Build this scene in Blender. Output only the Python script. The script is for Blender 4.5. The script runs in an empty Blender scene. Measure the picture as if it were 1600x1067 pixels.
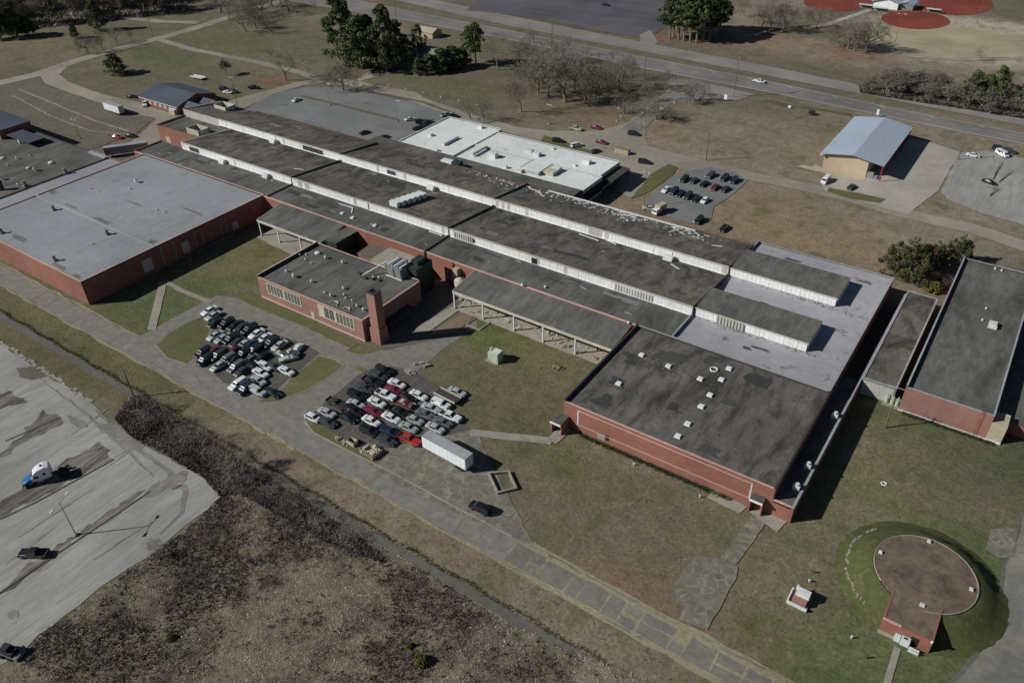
import bpy, math, random
import numpy as np
from mathutils import Vector, Matrix, geometry

random.seed(7); RNG = np.random.default_rng(11)
SC = bpy.context.scene
COL = SC.collection

# ------------------------------------------------------------------ camera
CAM_H = 120.0
FPX = 1231.28                      # focal length in pixels of the 1600 px wide photograph
PITCH, ROLL, YAW = math.radians(35.9126), math.radians(-1.3768), math.radians(144.5986)
def _axes():
    cp, sp = math.cos(PITCH), math.sin(PITCH)
    R = np.array([1, 0, 0.]); F = np.array([0, cp, -sp]); U = np.array([0, sp, cp])
    c, s = math.cos(ROLL), math.sin(ROLL)
    R, U = R*c + U*s, -R*s + U*c
    ex = np.array([-math.cos(YAW), -math.sin(YAW), 0]); ey = np.array([math.sin(YAW), -math.cos(YAW), 0])
    B = np.stack([ex, ey, np.array([0, 0, 1.])])      # world = building grid
    return B@R, B@U, B@F
CR, CU, CF = _axes()
cam_data = bpy.data.cameras.new('camera'); cam = bpy.data.objects.new('camera', cam_data); COL.objects.link(cam)
cam_data.sensor_width = 36; cam_data.lens = FPX/1600*36; cam_data.clip_start = 1; cam_data.clip_end = 9000
m = Matrix.Identity(4)
for i in range(3):
    m[i][0], m[i][1], m[i][2] = CR[i], CU[i], -CF[i]
m[2][3] = CAM_H
cam.matrix_world = m
SC.camera = cam

# ------------------------------------------------------------------ light
SUN_EL, SH_AZ = 33.0, 43.0          # elevation, azimuth the shadows point to (from +X)
world = bpy.data.worlds.new('World'); SC.world = world; world.use_nodes = True
wn = world.node_tree
sky = wn.nodes.new('ShaderNodeTexSky'); sky.sky_type = 'NISHITA'; sky.sun_disc = False
sky.sun_elevation = math.radians(SUN_EL)
_a = math.radians(SH_AZ)
sky.sun_rotation = math.atan2(-math.cos(_a), -math.sin(_a))
sky.air_density = 0.6; sky.dust_density = 0.3
bg = wn.nodes['Background']; bg.inputs['Strength'].default_value = 0.05
wn.links.new(sky.outputs[0], bg.inputs[0])
sd = bpy.data.lights.new('sun', 'SUN'); sd.energy = 5.0; sd.angle = math.radians(0.53); sd.color = (1.0, 0.985, 0.955)
sun = bpy.data.objects.new('sun', sd); COL.objects.link(sun)
e = math.radians(SUN_EL)
sun.rotation_euler = Vector((math.cos(_a)*math.cos(e), math.sin(_a)*math.cos(e), -math.sin(e))).to_track_quat('-Z', 'Y').to_euler()
sun.location = (-100, -20, 200)
SC.view_settings.view_transform = 'Standard'; SC.view_settings.look = 'None'
SC.view_settings.exposure = -0.22; SC.view_settings.gamma = 1.0; SC.view_settings.use_curve_mapping = False

# ------------------------------------------------------------------ helpers
def P(px, py, z=0.0):
    """the point of the place that stands at height z on the sight line of a photo pixel"""
    d = CF*FPX + CR*(px-800) - CU*(py-533.5)
    t = (z-CAM_H)/d[2]
    return Vector((d[0]*t, d[1]*t, z))
def srgb(r, g, b):
    return tuple((c/255/12.92 if c/255 <= .04045 else ((c/255+.055)/1.055)**2.4) for c in (r, g, b))
class MB:
    def __init__(s): s.v = []; s.f = []; s.m = []; s.cur = 0
    def mat(s, i): s.cur = i; return s
    def face(s, pts):
        n = len(s.v); s.v += [tuple(p) for p in pts]; s.f.append(tuple(range(n, n+len(pts)))); s.m.append(s.cur); return s
    def mesh(s, vs, fs):
        n = len(s.v); s.v += [tuple(p) for p in vs]
        for f in fs: s.f.append(tuple(i+n for i in f)); s.m.append(s.cur)
        return s
    def box(s, x0, x1, y0, y1, z0, z1, rz=0, c=None):
        vs = [(x, y, z) for z in (z0, z1) for x, y in ((x0, y0), (x1, y0), (x1, y1), (x0, y1))]
        if rz:
            cx, cy = c or ((x0+x1)/2, (y0+y1)/2); ca, sa = math.cos(rz), math.sin(rz)
            vs = [(cx+(x-cx)*ca-(y-cy)*sa, cy+(x-cx)*sa+(y-cy)*ca, z) for x, y, z in vs]
        return s.mesh(vs, [(3, 2, 1, 0), (4, 5, 6, 7), (0, 1, 5, 4), (1, 2, 6, 5), (2, 3, 7, 6), (3, 0, 4, 7)])
    def prism(s, poly, z0, z1):
        """poly: list of (x, y) or (x, y, ztop) counter-clockwise"""
        n = len(poly)
        a = [(p[0], p[1], z0) for p in poly]; b = [(p[0], p[1], p[2] if len(p) > 2 else z1) for p in poly]
        fs = [tuple(range(n-1, -1, -1)), tuple(range(n, 2*n))] + [(i, (i+1) % n, n+(i+1) % n, n+i) for i in range(n)]
        return s.mesh(a+b, fs)
    def tube(s, p, q, r0, r1=None, n=6):
        r1 = r0 if r1 is None else r1
        p = Vector(p); q = Vector(q); d = (q-p)
        if d.length < 1e-6: return s
        d.normalize(); a = d.orthogonal().normalized(); b = d.cross(a)
        vs = []
        for c, r in ((p, r0), (q, r1)):
            for i in range(n):
                t = 2*math.pi*i/n; vs.append(c + a*(math.cos(t)*r) + b*(math.sin(t)*r))
        fs = [(i, (i+1) % n, n+(i+1) % n, n+i) for i in range(n)]
        if n > 3: fs += [tuple(range(n-1, -1, -1)), tuple(range(n, 2*n))]
        return s.mesh(vs, fs)
    def build(s, name, mats, parent=None, smooth=False, data_name=None):
        me = bpy.data.meshes.new(data_name or name)
        o = bpy.data.objects.new(name, me)
        off = Vector((0, 0, 0))
        if parent is not None:
            q = parent
            while q is not None: off += q.location; q = q.parent
        me.from_pydata([(v[0]-off.x, v[1]-off.y, v[2]-off.z) for v in s.v], [], s.f)
        mats = mats if isinstance(mats, (list, tuple)) else [mats]
        for mm in mats: me.materials.append(mm)
        if len(mats) > 1:
            for p_, mi in zip(me.polygons, s.m): p_.material_index = mi
        if smooth:
            for p_ in me.polygons: p_.use_smooth = True
        COL.objects.link(o)
        if parent is not None: o.parent = parent
        return o
def tag(o, label=None, cat=None, group=None, kind=None):
    if label: o['label'] = label
    if cat: o['category'] = cat
    if group: o['group'] = group
    if kind: o['kind'] = kind
    return o
def thing(name, label, cat, loc=(0, 0, 0), rz=0, group=None):
    o = bpy.data.objects.new(name, None); COL.objects.link(o); o.location = loc; o.rotation_euler = (0, 0, rz)
    o.empty_display_size = .5
    return tag(o, label, cat, group)
KIDS = {}
def kids(o):
    if o.name not in KIDS: KIDS[o.name] = list(o.children)
    return KIDS[o.name]
def copy_tree(o, parent=None):
    c = o.copy(); COL.objects.link(c)
    if parent is not None: c.parent = parent
    for ch in kids(o): copy_tree(ch, c)
    return c

# ------------------------------------------------------------------ materials
def new_mat(name):
    mt = bpy.data.materials.new(name); mt.use_nodes = True
    return mt, mt.node_tree, mt.node_tree.nodes['Principled BSDF']
def N(nt, t, **kw):
    n = nt.nodes.new(t)
    for k, v in kw.items(): setattr(n, k, v)
    return n
def ramp(nt, src, stops):
    r = N(nt, 'ShaderNodeValToRGB'); el = r.color_ramp.elements
    while len(el) < len(stops): el.new(.5)
    for e_, (p, c) in zip(el, stops): e_.position = p; e_.color = (*c, 1) if len(c) == 3 else c
    nt.links.new(src, r.inputs[0]); return r.outputs[0]
def noise(nt, scale, detail=4, rough=.6, stretch=None, rot=0, dist=0.0, coord='world'):
    if coord == 'world':
        g = N(nt, 'ShaderNodeNewGeometry'); src = g.outputs['Position']
    else:
        g = N(nt, 'ShaderNodeTexCoord'); src = g.outputs['Object']
    mp = N(nt, 'ShaderNodeMapping'); nt.links.new(src, mp.inputs[0])
    if stretch: mp.inputs['Scale'].default_value = stretch
    mp.inputs['Rotation'].default_value = (0, 0, rot)
    n = N(nt, 'ShaderNodeTexNoise'); n.inputs['Scale'].default_value = scale
    n.inputs['Detail'].default_value = detail; n.inputs['Roughness'].default_value = rough
    n.inputs['Distortion'].default_value = dist
    nt.links.new(mp.outputs[0], n.inputs['Vector'])
    return n.outputs['Fac']
def mix(nt, fac, a, b, mode='MIX'):
    mx = N(nt, 'ShaderNodeMix', data_type='RGBA', blend_type=mode)
    for inp, v in ((mx.inputs[0], fac), (mx.inputs[6], a), (mx.inputs[7], b)):
        if hasattr(v, 'is_linked') or hasattr(v, 'links'): nt.links.new(v, inp)
        elif isinstance(v, (int, float)): inp.default_value = v
        else: inp.default_value = (*v, 1)
    return mx.outputs[2]
def bump(nt, bs, h, strength=.3, dist=.1):
    b = N(nt, 'ShaderNodeBump'); b.inputs['Strength'].default_value = strength; b.inputs['Distance'].default_value = dist
    nt.links.new(h, b.inputs['Height']); nt.links.new(b.outputs[0], bs.inputs['Normal'])
def varied(name, base, var=.25, scale=.6, scale2=6, rough=.9, spec=.3, big=.05, bmp=.0, stretch=None, metal=0, coord='world', stain=None, stain_pos=(.55, .7), stain_scale=.15, rot=0, valley=0, micro=.10):
    """a colour broken up by three sizes of noise, with optional stains"""
    mt, nt, bs = new_mat(name)
    lo = tuple(c*(1-var) for c in base); hi = tuple(min(1, c*(1+var)) for c in base)
    a = ramp(nt, noise(nt, scale, 6, .65, stretch, rot, coord=coord), [(.3, lo), (.7, hi)])
    b = ramp(nt, noise(nt, scale2, 3, .7, stretch, rot, coord=coord), [(.25, (1-var*.8,)*3), (.75, (1+var*.5,)*3)])
    c = mix(nt, 1.0, a, b, 'MULTIPLY')
    if big:
        g = ramp(nt, noise(nt, .035, 3, .6, coord=coord), [(.35, (1-big*4,)*3), (.65, (1+big*2,)*3)])
        c = mix(nt, 1.0, c, g, 'MULTIPLY')
    if stain:
        sf = noise(nt, stain_scale, 7, .7, stretch, rot, dist=.6, coord=coord)
        if valley:      # silt and moss gather where the sheds drain
            g_ = N(nt, 'ShaderNodeNewGeometry'); sx = N(nt, 'ShaderNodeSeparateXYZ'); nt.links.new(g_.outputs['Position'], sx.inputs[0])
            m1 = N(nt, 'ShaderNodeMath', operation='MULTIPLY_ADD'); m1.inputs[1].default_value = 1/23.1; m1.inputs[2].default_value = -161.3/23.1; nt.links.new(sx.outputs['Y'], m1.inputs[0])
            m2 = N(nt, 'ShaderNodeMath', operation='FRACT'); nt.links.new(m1.outputs[0], m2.inputs[0])
            m3 = N(nt, 'ShaderNodeMapRange'); m3.inputs[1].default_value = .35; m3.inputs[2].default_value = 1.0; m3.inputs[3].default_value = 0; m3.inputs[4].default_value = valley; nt.links.new(m2.outputs[0], m3.inputs[0])
            m4 = N(nt, 'ShaderNodeMath', operation='ADD'); nt.links.new(sf, m4.inputs[0]); nt.links.new(m3.outputs[0], m4.inputs[1]); sf = m4.outputs[0]
        st = ramp(nt, sf, [(stain_pos[0], (0, 0, 0)), (stain_pos[1], (1, 1, 1))])
        c = mix(nt, st, c, stain)
    if micro:
        c = mix(nt, 1., c, ramp(nt, noise(nt, .9, 8, .8, stretch, rot, coord=coord), [(.35, (1-micro,)*3), (.65, (1+micro,)*3)]), 'MULTIPLY')
    nt.links.new(c, bs.inputs['Base Color'])
    bs.inputs['Roughness'].default_value = rough; bs.inputs['Specular IOR Level'].default_value = spec; bs.inputs['Metallic'].default_value = metal
    if bmp: bump(nt, bs, noise(nt, scale2*1.5, 4, .7, coord=coord), bmp, .15)
    return mt
def plain(name, base, rough=.6, metal=0, spec=.5, coat=0):
    mt, nt, bs = new_mat(name)
    n = ramp(nt, noise(nt, 1.3, 3, .6, coord='object'), [(.3, tuple(c*.88 for c in base)), (.7, tuple(min(1, c*1.06) for c in base))])
    nt.links.new(n, bs.inputs['Base Color'])
    bs.inputs['Roughness'].default_value = rough; bs.inputs['Metallic'].default_value = metal; bs.inputs['Specular IOR Level'].default_value = spec
    bs.inputs['Coat Weight'].default_value = coat; bs.inputs['Coat Roughness'].default_value = .08
    return mt
def cracked(name, base, grass, cell=4.0, width=.16, wide=.3, var=.2):
    """old paving broken into plates with dry grass in the joints"""
    mt, nt, bs = new_mat(name)
    a = ramp(nt, noise(nt, .5, 6, .7), [(.3, tuple(c*(1-var) for c in base)), (.7, tuple(c*(1+var) for c in base))])
    f = ramp(nt, noise(nt, 5, 3, .8), [(.3, (.85,)*3), (.7, (1.12,)*3)])
    a = mix(nt, 1., a, f, 'MULTIPLY')
    g = N(nt, 'ShaderNodeNewGeometry')
    ns = N(nt, 'ShaderNodeTexNoise'); ns.inputs['Scale'].default_value = .45; ns.inputs['Detail'].default_value = 4
    nt.links.new(g.outputs['Position'], ns.inputs['Vector'])
    ad = N(nt, 'ShaderNodeVectorMath', operation='MULTIPLY_ADD'); ad.inputs[1].default_value = (2.2, 2.2, 0)
    nt.links.new(ns.outputs['Color'], ad.inputs[0]); nt.links.new(g.outputs['Position'], ad.inputs[2])
    mp = N(nt, 'ShaderNodeMapping'); mp.inputs['Scale'].default_value = (1/cell, 1/cell, 0.0001); nt.links.new(ad.outputs[0], mp.inputs[0])
    v = N(nt, 'ShaderNodeTexVoronoi', feature='DISTANCE_TO_EDGE'); v.inputs['Scale'].default_value = 1.0
    nt.links.new(mp.outputs[0], v.inputs['Vector'])
    k = ramp(nt, v.outputs['Distance'], [(0.0, (1, 1, 1)), (width/cell, (0, 0, 0))])
    br = ramp(nt, noise(nt, .35, 5, .7), [(.42, (0, 0, 0)), (.42+wide, (1, 1, 1))])
    k = mix(nt, 1., k, br, 'MULTIPLY')
    c = mix(nt, k, a, grass)
    pt = ramp(nt, noise(nt, .09, 6, .75, dist=.4), [(.56, (0, 0, 0)), (.66, (1, 1, 1))])
    c = mix(nt, mix(nt, 1., pt, (.55, .55, .55), 'MULTIPLY'), c, tuple(x*.8 for x in grass))
    nt.links.new(c, bs.inputs['Base Color']); bs.inputs['Roughness'].default_value = .92; bs.inputs['Specular IOR Level'].default_value = .2
    return mt

K = 1/.80   # seen radiance of a level sunlit surface -> albedo
def alb(r, g, b, k=K): return tuple(min(.85, c*k) for c in srgb(r, g, b))
M = {}
M['yard'] = cracked('yard_paving', alb(110, 108, 101), alb(130, 124, 106), 5, .2, .4, .25)
M['asphalt'] = varied('asphalt', alb(108, 107, 102), .12, .3, 3, stain=alb(128, 122, 106), stain_pos=(.48, .70), stain_scale=.11, micro=.14)
M['asphalt_blue'] = varied('asphalt_blue', alb(108, 109, 107), .08, .2, 3, stain=alb(118, 118, 116), stain_pos=(.6, .75), stain_scale=.06)
M['asphalt_dark'] = cracked('asphalt_dark', alb(78, 76, 72), alb(108, 103, 84), 3.2, .14, .35)
M['asphalt_purple'] = varied('asphalt_purple', alb(78, 78, 84), .18, .06, 2, stretch=(.4, 1.4, 1), stain=alb(98, 84, 78), stain_pos=(.5, .7), stain_scale=.05)
M['road_old'] = cracked('road_old', alb(112, 110, 104), alb(134, 129, 110), 6.5, .2, .35, .25)
M['slab2'] = varied('slab_pale', alb(114, 111, 101), .16, .6, 5, stain=alb(128, 122, 104), stain_pos=(.5, .7), stain_scale=.35, micro=.18)
M['slab'] = varied('slab', alb(108, 105, 97), .16, .25, 4, stain=alb(114, 110, 96), stain_pos=(.5, .7), stain_scale=.35, micro=.18)
M['broken'] = cracked('broken', alb(102, 98, 89), alb(134, 128, 108), 2.0, .26, .2, .3)
M['drygrass'] = varied('dry_grass', alb(132, 126, 102), .25, 1.2, 6)
M['gravel'] = varied('gravel', alb(140, 139, 133), .12, .3, 2.5, stretch=(2.6, .35, 1), rough=.95, stain=alb(120, 118, 112), stain_pos=(.46, .72), stain_scale=.16, micro=.16)
M['gravel2'] = varied('gravel_dark', alb(116, 112, 104), .16, .3, 3, stretch=(2.2, .4, 1), stain=alb(70, 66, 58), stain_pos=(.42, .58), stain_scale=.2, micro=.25)
M['gravel3'] = varied('gravel_tracked', alb(120, 117, 110), .14, .5, 4, micro=.2, stain=alb(90, 86, 78), stain_pos=(.5, .7), stain_scale=.3)
M['apron'] = varied('apron', alb(150, 144, 134), .07, .2, 2, stain=alb(134, 128, 116), stain_pos=(.55, .7), stain_scale=.08)
M['road_gravel'] = varied('road_gravel', alb(132, 126, 112), .1, .4, 3)
M['highway'] = varied('highway', alb(108, 106, 103), .08, .15, 2, stretch=(.2, 1.5, 1))
M['highway2'] = varied('highway_pale', alb(120, 116, 110), .07, .15, 2, stretch=(.2, 1.5, 1))
M['paint_white'] = varied('road_paint', alb(150, 150, 146), .2, 3, 9)
M['paint_yellow'] = varied('edge_paint', alb(170, 158, 120), .2, 3, 9)
M['concrete'] = varied('concrete', alb(138, 134, 122), .16, .8, 5, stain=alb(104, 100, 84), stain_pos=(.52, .7), stain_scale=.4)
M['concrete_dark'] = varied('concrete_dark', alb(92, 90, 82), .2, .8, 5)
M['red_clay'] = varied('red_clay', alb(116, 56, 44), .1, .2, 3)
M['infield_tan'] = varied('outfield', alb(146, 138, 114), .07, .15, 2, stretch=(.5, 1.5, 1))
M['dirt'] = varied('dirt', alb(98, 91, 80), .22, .5, 3, stain=alb(84, 82, 66), stain_pos=(.46, .64), stain_scale=.16, micro=.2)
M['soil'] = varied('soil', alb(88, 83, 68), .2, .3, 3, stain=alb(84, 80, 50), stain_pos=(.5, .66), stain_scale=.12)
M['roof_dark'] = varied('roof_bitumen', alb(99, 95, 87), .25, .5, 3.2, rough=.95, spec=.1, stretch=(1, .45, 1), stain=alb(46, 46, 44), stain_pos=(.46, .74), stain_scale=.28, valley=.12, micro=.22)
M['roof_dark2'] = varied('roof_bitumen_grey', alb(94, 93, 88), .2, .5, 3.2, rough=.95, spec=.1, stretch=(1, .3, 1), stain=alb(58, 60, 57), stain_pos=(.46, .74), stain_scale=.16, micro=.2)
M['roof_front'] = varied('roof_front', alb(97, 94, 89), .2, .25, 1.4, rough=.95, spec=.1, stretch=(1.5, .45, 1), stain=alb(52, 50, 46), stain_pos=(.46, .66), stain_scale=.17, micro=.2)
M['roof_grey'] = varied('roof_membrane', alb(131, 133, 136), .05, .25, 2.5, rough=.8, big=.03, stretch=(1, .5, 1), stain=alb(104, 106, 108), stain_pos=(.56, .76), stain_scale=.13)
M['roof_grey2'] = varied('roof_coated', alb(144, 144, 147), .07, .5, 2.5, rough=.8, stain=alb(92, 90, 84), stain_pos=(.6, .7), stain_scale=.2)
M['roof_white'] = varied('roof_white', alb(196, 200, 196), .05, .5, 3, rough=.7, big=.02, stain=alb(140, 142, 138), stain_pos=(.56, .76), stain_scale=.3)
M['roof_blue'] = varied('roof_metal_blue', alb(68, 74, 82), .05, .2, 1, rough=.5, spec=.5)
M['roof_metal'] = varied('roof_metal', alb(150, 160, 172), .03, .1, 1.5, rough=.55, stretch=(4, .2, 1), big=.01)
M['brick'] = varied('brick', alb(138, 94, 80, 1.07), .14, .5, 7, stretch=(1, 1, 2.5), stain=alb(150, 102, 84, 1.1), stain_pos=(.52, .75), stain_scale=.22)
M['brick_pink'] = varied('brick_painted', alb(141, 105, 94, 1.12), .08, .4, 7, stretch=(1, 1, .6), stain=alb(148, 112, 98, 1.1), stain_pos=(.55, .8), stain_scale=.2)
M['coping'] = varied('coping', alb(176, 148, 136), .15, 1, 6)
M['coping_grey'] = varied('coping_grey', alb(140, 142, 144), .15, 1, 6)
M['coping_dark'] = varied('coping_dark', alb(64, 60, 58), .2, 1, 6)
M['beige'] = varied('beige_wall', alb(170, 154, 133, 1.12), .03, .3, 2, stretch=(3, 3, .2))
M['panel'] = varied('clerestory_panel', alb(214, 215, 211, 1.16), .08, .7, 6, stretch=(3.0, 1, .25), big=.03, rough=.7, stain=alb(150, 146, 136, 1.0), stain_pos=(.56, .75), stain_scale=.35)
M['panel_dirty'] = varied('panel_dirty', alb(178, 176, 168, 1.08), .18, 1.5, 6, stretch=(3.0, 1, .25))
M['white'] = plain('white_paint', (.74, .75, .73), .5)
M['offwhite'] = varied('offwhite', (.62, .64, .62), .1, 1.5, 8)
M['dirty_white'] = varied('dirty_white', alb(170, 166, 150), .2, 1, 6)
M['dark'] = plain('dark_opening', (.012, .013, .015), .6)
M['grey'] = plain('galvanised', (.38, .39, .39), .45, .5)
M['midgrey'] = varied('mid_grey', (.22, .23, .22), .15, 1, 6)
M['glass'] = plain('window_glass', (.02, .028, .03), .08, 0, .8)
M['oldglass'] = varied('old_panes', alb(52, 62, 52), .7, 1.2, 3, rough=.2, spec=.7, stretch=(1.5, 1, 1.5))
M['tyre'] = plain('tyre', (.015, .015, .015), .85)
M['rim'] = plain('rim', (.35, .35, .36), .35, .8)
M['chrome'] = plain('chrome', (.6, .6, .6), .2, .9)
M['lamp'] = plain('lamp_lens', (.75, .75, .72), .15)
M['tail'] = plain('tail_lens', (.25, .01, .01), .2)
M['wood'] = varied('weathered_wood', alb(118, 104, 84), .2, 2, 8)
M['pole'] = varied('pole_wood', alb(104, 94, 80), .2, 2, 8)
M['bark'] = varied('bark', alb(124, 116, 104, 1.1), .25, 1.5, 6, coord='object')
M['twig'] = varied('twig', alb(124, 117, 105, 1.1), .2, 1.5, 6, coord='object')
M['twig_red'] = varied('twig_red', alb(112, 96, 90, 1.0), .2, 1.5, 6, coord='object')
M['green_box'] = varied('green_box', alb(176, 190, 168, 1.0), .06, .8, 5)
M['teal_metal'] = varied('teal_dark_metal', (.03, .045, .04), .3, 1, 4, rough=.5)
M['red_paint'] = plain('red_paint', (.35, .03, .05), .5)
M['tan_box'] = varied('tan_box', alb(160, 150, 128), .1, 1, 6)
M['brown_roof'] = varied('brown_roof', alb(108, 94, 80), .16, .5, 4, stain=alb(72, 62, 52), stain_pos=(.44, .66), stain_scale=.24, micro=.2)
M['trailer_white'] = varied('trailer_white', (.74, .78, .77), .04, .8, 5, rough=.5, big=0, micro=.04)
M['rubble'] = varied('rubble', alb(150, 144, 130), .35, 1.6, 7, bmp=.6)
def paint(name, c, rough=.3): return plain('car_paint_'+name, c, rough, 0, .5, .6)
PAINT = {'white': paint('white', (.72, .74, .73)), 'silver': paint('silver', (.42, .45, .44)), 'grey': paint('grey', (.13, .135, .14)),
         'dark grey': paint('dark_grey', (.05, .052, .056)), 'black': paint('black', (.012, .013, .014)), 'navy': paint('navy', (.018, .026, .05)),
         'dark green': paint('dark_green', (.015, .028, .022)), 'maroon': paint('maroon', (.14, .02, .035)), 'red': paint('red', (.20, .015, .05)),
         'tan': paint('tan', (.42, .38, .30)), 'brown': paint('brown', (.06, .04, .03)), 'pale green': paint('pale_green', (.32, .38, .35)),
         'bright red': paint('bright_red', (.45, .03, .02))}
def leafmat(name, cols, rough=.8):
    mt, nt, bs = new_mat(name)
    at = N(nt, 'ShaderNodeAttribute', attribute_name='tint')
    c = ramp(nt, at.outputs['Fac'], [(i/(len(cols)-1), c_) for i, c_ in enumerate(cols)])
    nt.links.new(c, bs.inputs['Base Color']); bs.inputs['Roughness'].default_value = rough; bs.inputs['Specular IOR Level'].default_value = .15
    return mt
M['pine'] = leafmat('pine_needles', [(.035, .055, .026), (.075, .10, .04), (.15, .17, .06)])
M['cedar'] = leafmat('cedar_leaves', [(.035, .052, .026), (.075, .098, .042), (.15, .165, .062)])
M['shrub'] = leafmat('shrub_leaves', [(.03, .045, .02), (.05, .068, .028), (.085, .09, .038), (.13, .10, .06)])
M['yellow_bush'] = leafmat('yellow_bush', [(.06, .06, .02), (.13, .12, .03), (.18, .16, .04)])
M['rust_brush'] = leafmat('rust_brush', [(.085, .062, .06), (.16, .12, .105), (.27, .215, .17)])
M['clump'] = leafmat('lawn_clump', [(.045, .06, .025), (.08, .10, .04), (.13, .13, .07)])
M['dry_weed'] = leafmat('dry_weed', [(.08, .07, .045), (.16, .13, .08), (.24, .2, .13)])
M['brush'] = leafmat('brush', [(.055, .040, .042), (.14, .11, .10), (.38, .35, .27), (.50, .465, .355), (.54, .505, .40)])
M['scrub'] = leafmat('scrub', [(.05, .045, .04), (.12, .10, .085), (.20, .17, .14), (.32, .28, .22)])

# ------------------------------------------------------------------ ground
def axis(lo, hi, step, far):
    a = list(np.arange(lo, hi+.1, step)); s = step
    left = []; x = lo
    while x > -far: s *= 1.35; x -= s; left.append(x)
    s = step; right = []; x = hi
    while x < far: s *= 1.35; x += s; right.append(x)
    return np.array(left[::-1]+a+right)
gx = axis(-470, 140, 2.0, 4200); gy = axis(0, 520, 2.0, 4200)
GX, GY = np.meshgrid(gx, gy); nx, ny = len(gx), len(gy)
gcol = np.empty((ny, nx, 3)); gcol[:] = alb(88, 85, 66)
def blob(px, py, rx, ry, c, amt=1., ang=0.0, soft=.5):
    """tint of the turf round a spot: radii in metres along the building grid"""
    q = P(px, py); ca, sa = math.cos(ang), math.sin(ang)
    dx, dy = GX-q.x, GY-q.y
    u = (dx*ca+dy*sa)/rx; v = (-dx*sa+dy*ca)/ry
    d = np.sqrt(u*u+v*v)
    w = np.clip((1+soft-d)/(2*soft), 0, 1); w = w*w*(3-2*w)*amt
    gcol[:] = gcol*(1-w[..., None]) + np.array(c)*w[..., None]
OL, GR, TN, BR, RD = alb(88, 85, 66), alb(74, 84, 48), alb(110, 103, 84), alb(100, 88, 70), alb(106, 80, 64)
blob(1250, 300, 110, 60, TN, .9); blob(1230, 350, 60, 25, alb(112, 98, 74), .8); blob(1130, 210, 45, 30, TN, .6); blob(1560, 370, 60, 25, TN, .8)
blob(1500, 210, 60, 20, TN, .9); blob(1260, 75, 50, 18, alb(116, 99, 80), .9); blob(1180, 85, 30, 10, BR, .7); blob(1440, 105, 70, 20, TN, .8)
blob(1330, 85, 16, 14, RD, .5); blob(1040, 60, 20, 10, RD, .6); blob(1500, 60, 60, 50, alb(140, 132, 110), 1, soft=.2); blob(1200, 15, 22, 60, alb(112, 106, 88), .8)
blob(60, 180, 40, 20, alb(94, 89, 74), 1); blob(150, 215, 40, 22, alb(94, 88, 74), 1); blob(30, 70, 80, 30, alb(96, 92, 70), .8)
blob(250, 90, 40, 14, GR, .45); blob(420, 100, 40, 16, alb(98, 94, 72), .6); blob(330, 60, 50, 20, GR, .3); blob(425, 128, 14, 6, RD, .6); blob(560, 40, 60, 20, alb(104, 98, 76), .6)
blob(930, 180, 45, 12, alb(108, 94, 74), .8); blob(700, 130, 30, 12, GR, .4); blob(620, 100, 30, 10, alb(110, 104, 80), .6); blob(850, 140, 60, 26, alb(86, 78, 62), .6)
blob(1560, 700, 28, 16, GR, .8); blob(1480, 680, 22, 8, GR, .7); blob(1420, 720, 22, 14, alb(96, 90, 66), .6); blob(1300, 900, 24, 22, GR, .75); blob(1440, 860, 20, 20, GR, .9)
blob(1240, 860, 14, 12, GR, .6); blob(1400, 1030, 30, 10, GR, .6); blob(1180, 980, 18, 10, GR, .5); blob(1350, 800, 14, 14, alb(92, 90, 64), .7)
blob(800, 620, 34, 20, alb(84, 82, 58), .9); blob(780, 525, 18, 8, alb(76, 84, 44), .9); blob(950, 740, 40, 16, alb(88, 84, 62), .9); blob(1060, 830, 34, 16, alb(94, 88, 68), .7)
blob(880, 700, 20, 8, alb(74, 78, 48), .5); blob(930, 900, 30, 8, alb(94, 86, 66), .6); blob(1040, 940, 18, 6, alb(100, 86, 66), .6)
blob(330, 420, 22, 16, GR, .6); blob(220, 480, 18, 10, GR, .7); blob(300, 490, 14, 10, GR, .4); blob(360, 400, 12, 10, alb(98, 90, 66), .7); blob(440, 390, 16, 12, alb(88, 84, 54), .8)
blob(300, 640, 90, 8, alb(86, 82, 54), .9); blob(560, 790, 60, 7, alb(82, 86, 54), .8); blob(120, 500, 90, 7, alb(84, 84, 54), .8); blob(60, 545, 60, 7, alb(80, 78, 54), .9)
blob(760, 880, 40, 6, alb(92, 90, 64), .8); blob(950, 990, 34, 6, alb(92, 86, 66), .7)
blob(280, 545, 10, 8, GR, .8); blob(480, 590, 10, 10, alb(88, 84, 56), .8)
blob(960, 700, 14, 6, alb(104, 94, 74), .7); blob(1360, 830, 10, 6, alb(104, 98, 76), .8); blob(1290, 840, 8, 10, alb(98, 92, 70), .7); blob(1470, 760, 14, 8, alb(100, 94, 70), .7); blob(1210, 900, 8, 14, alb(98, 92, 70), .6); blob(860, 560, 12, 6, alb(96, 88, 66), .6); blob(110, 300, 60, 40, alb(90, 88, 74), .3); blob(400, 1000, 90, 45, alb(104, 96, 76), 1, soft=.2)
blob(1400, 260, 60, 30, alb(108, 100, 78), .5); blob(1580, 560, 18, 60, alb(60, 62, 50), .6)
me = bpy.data.meshes.new('ground')
vs = np.stack([GX.ravel(), GY.ravel(), np.zeros(nx*ny)], 1)
ii = (np.arange(ny-1)[:, None]*nx + np.arange(nx-1)[None]).ravel()
fs = np.stack([ii, ii+1, ii+nx+1, ii+nx], 1)
me.from_pydata(vs.tolist(), [], fs.tolist())
ca = me.color_attributes.new('tint', 'FLOAT_COLOR', 'POINT')
ca.data.foreach_set('color', np.concatenate([gcol.reshape(-1, 3), np.ones((nx*ny, 1))], 1).ravel().astype(np.float32))
mt, nt, bs = new_mat('turf')
at = N(nt, 'ShaderNodeAttribute', attribute_name='tint')
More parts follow.
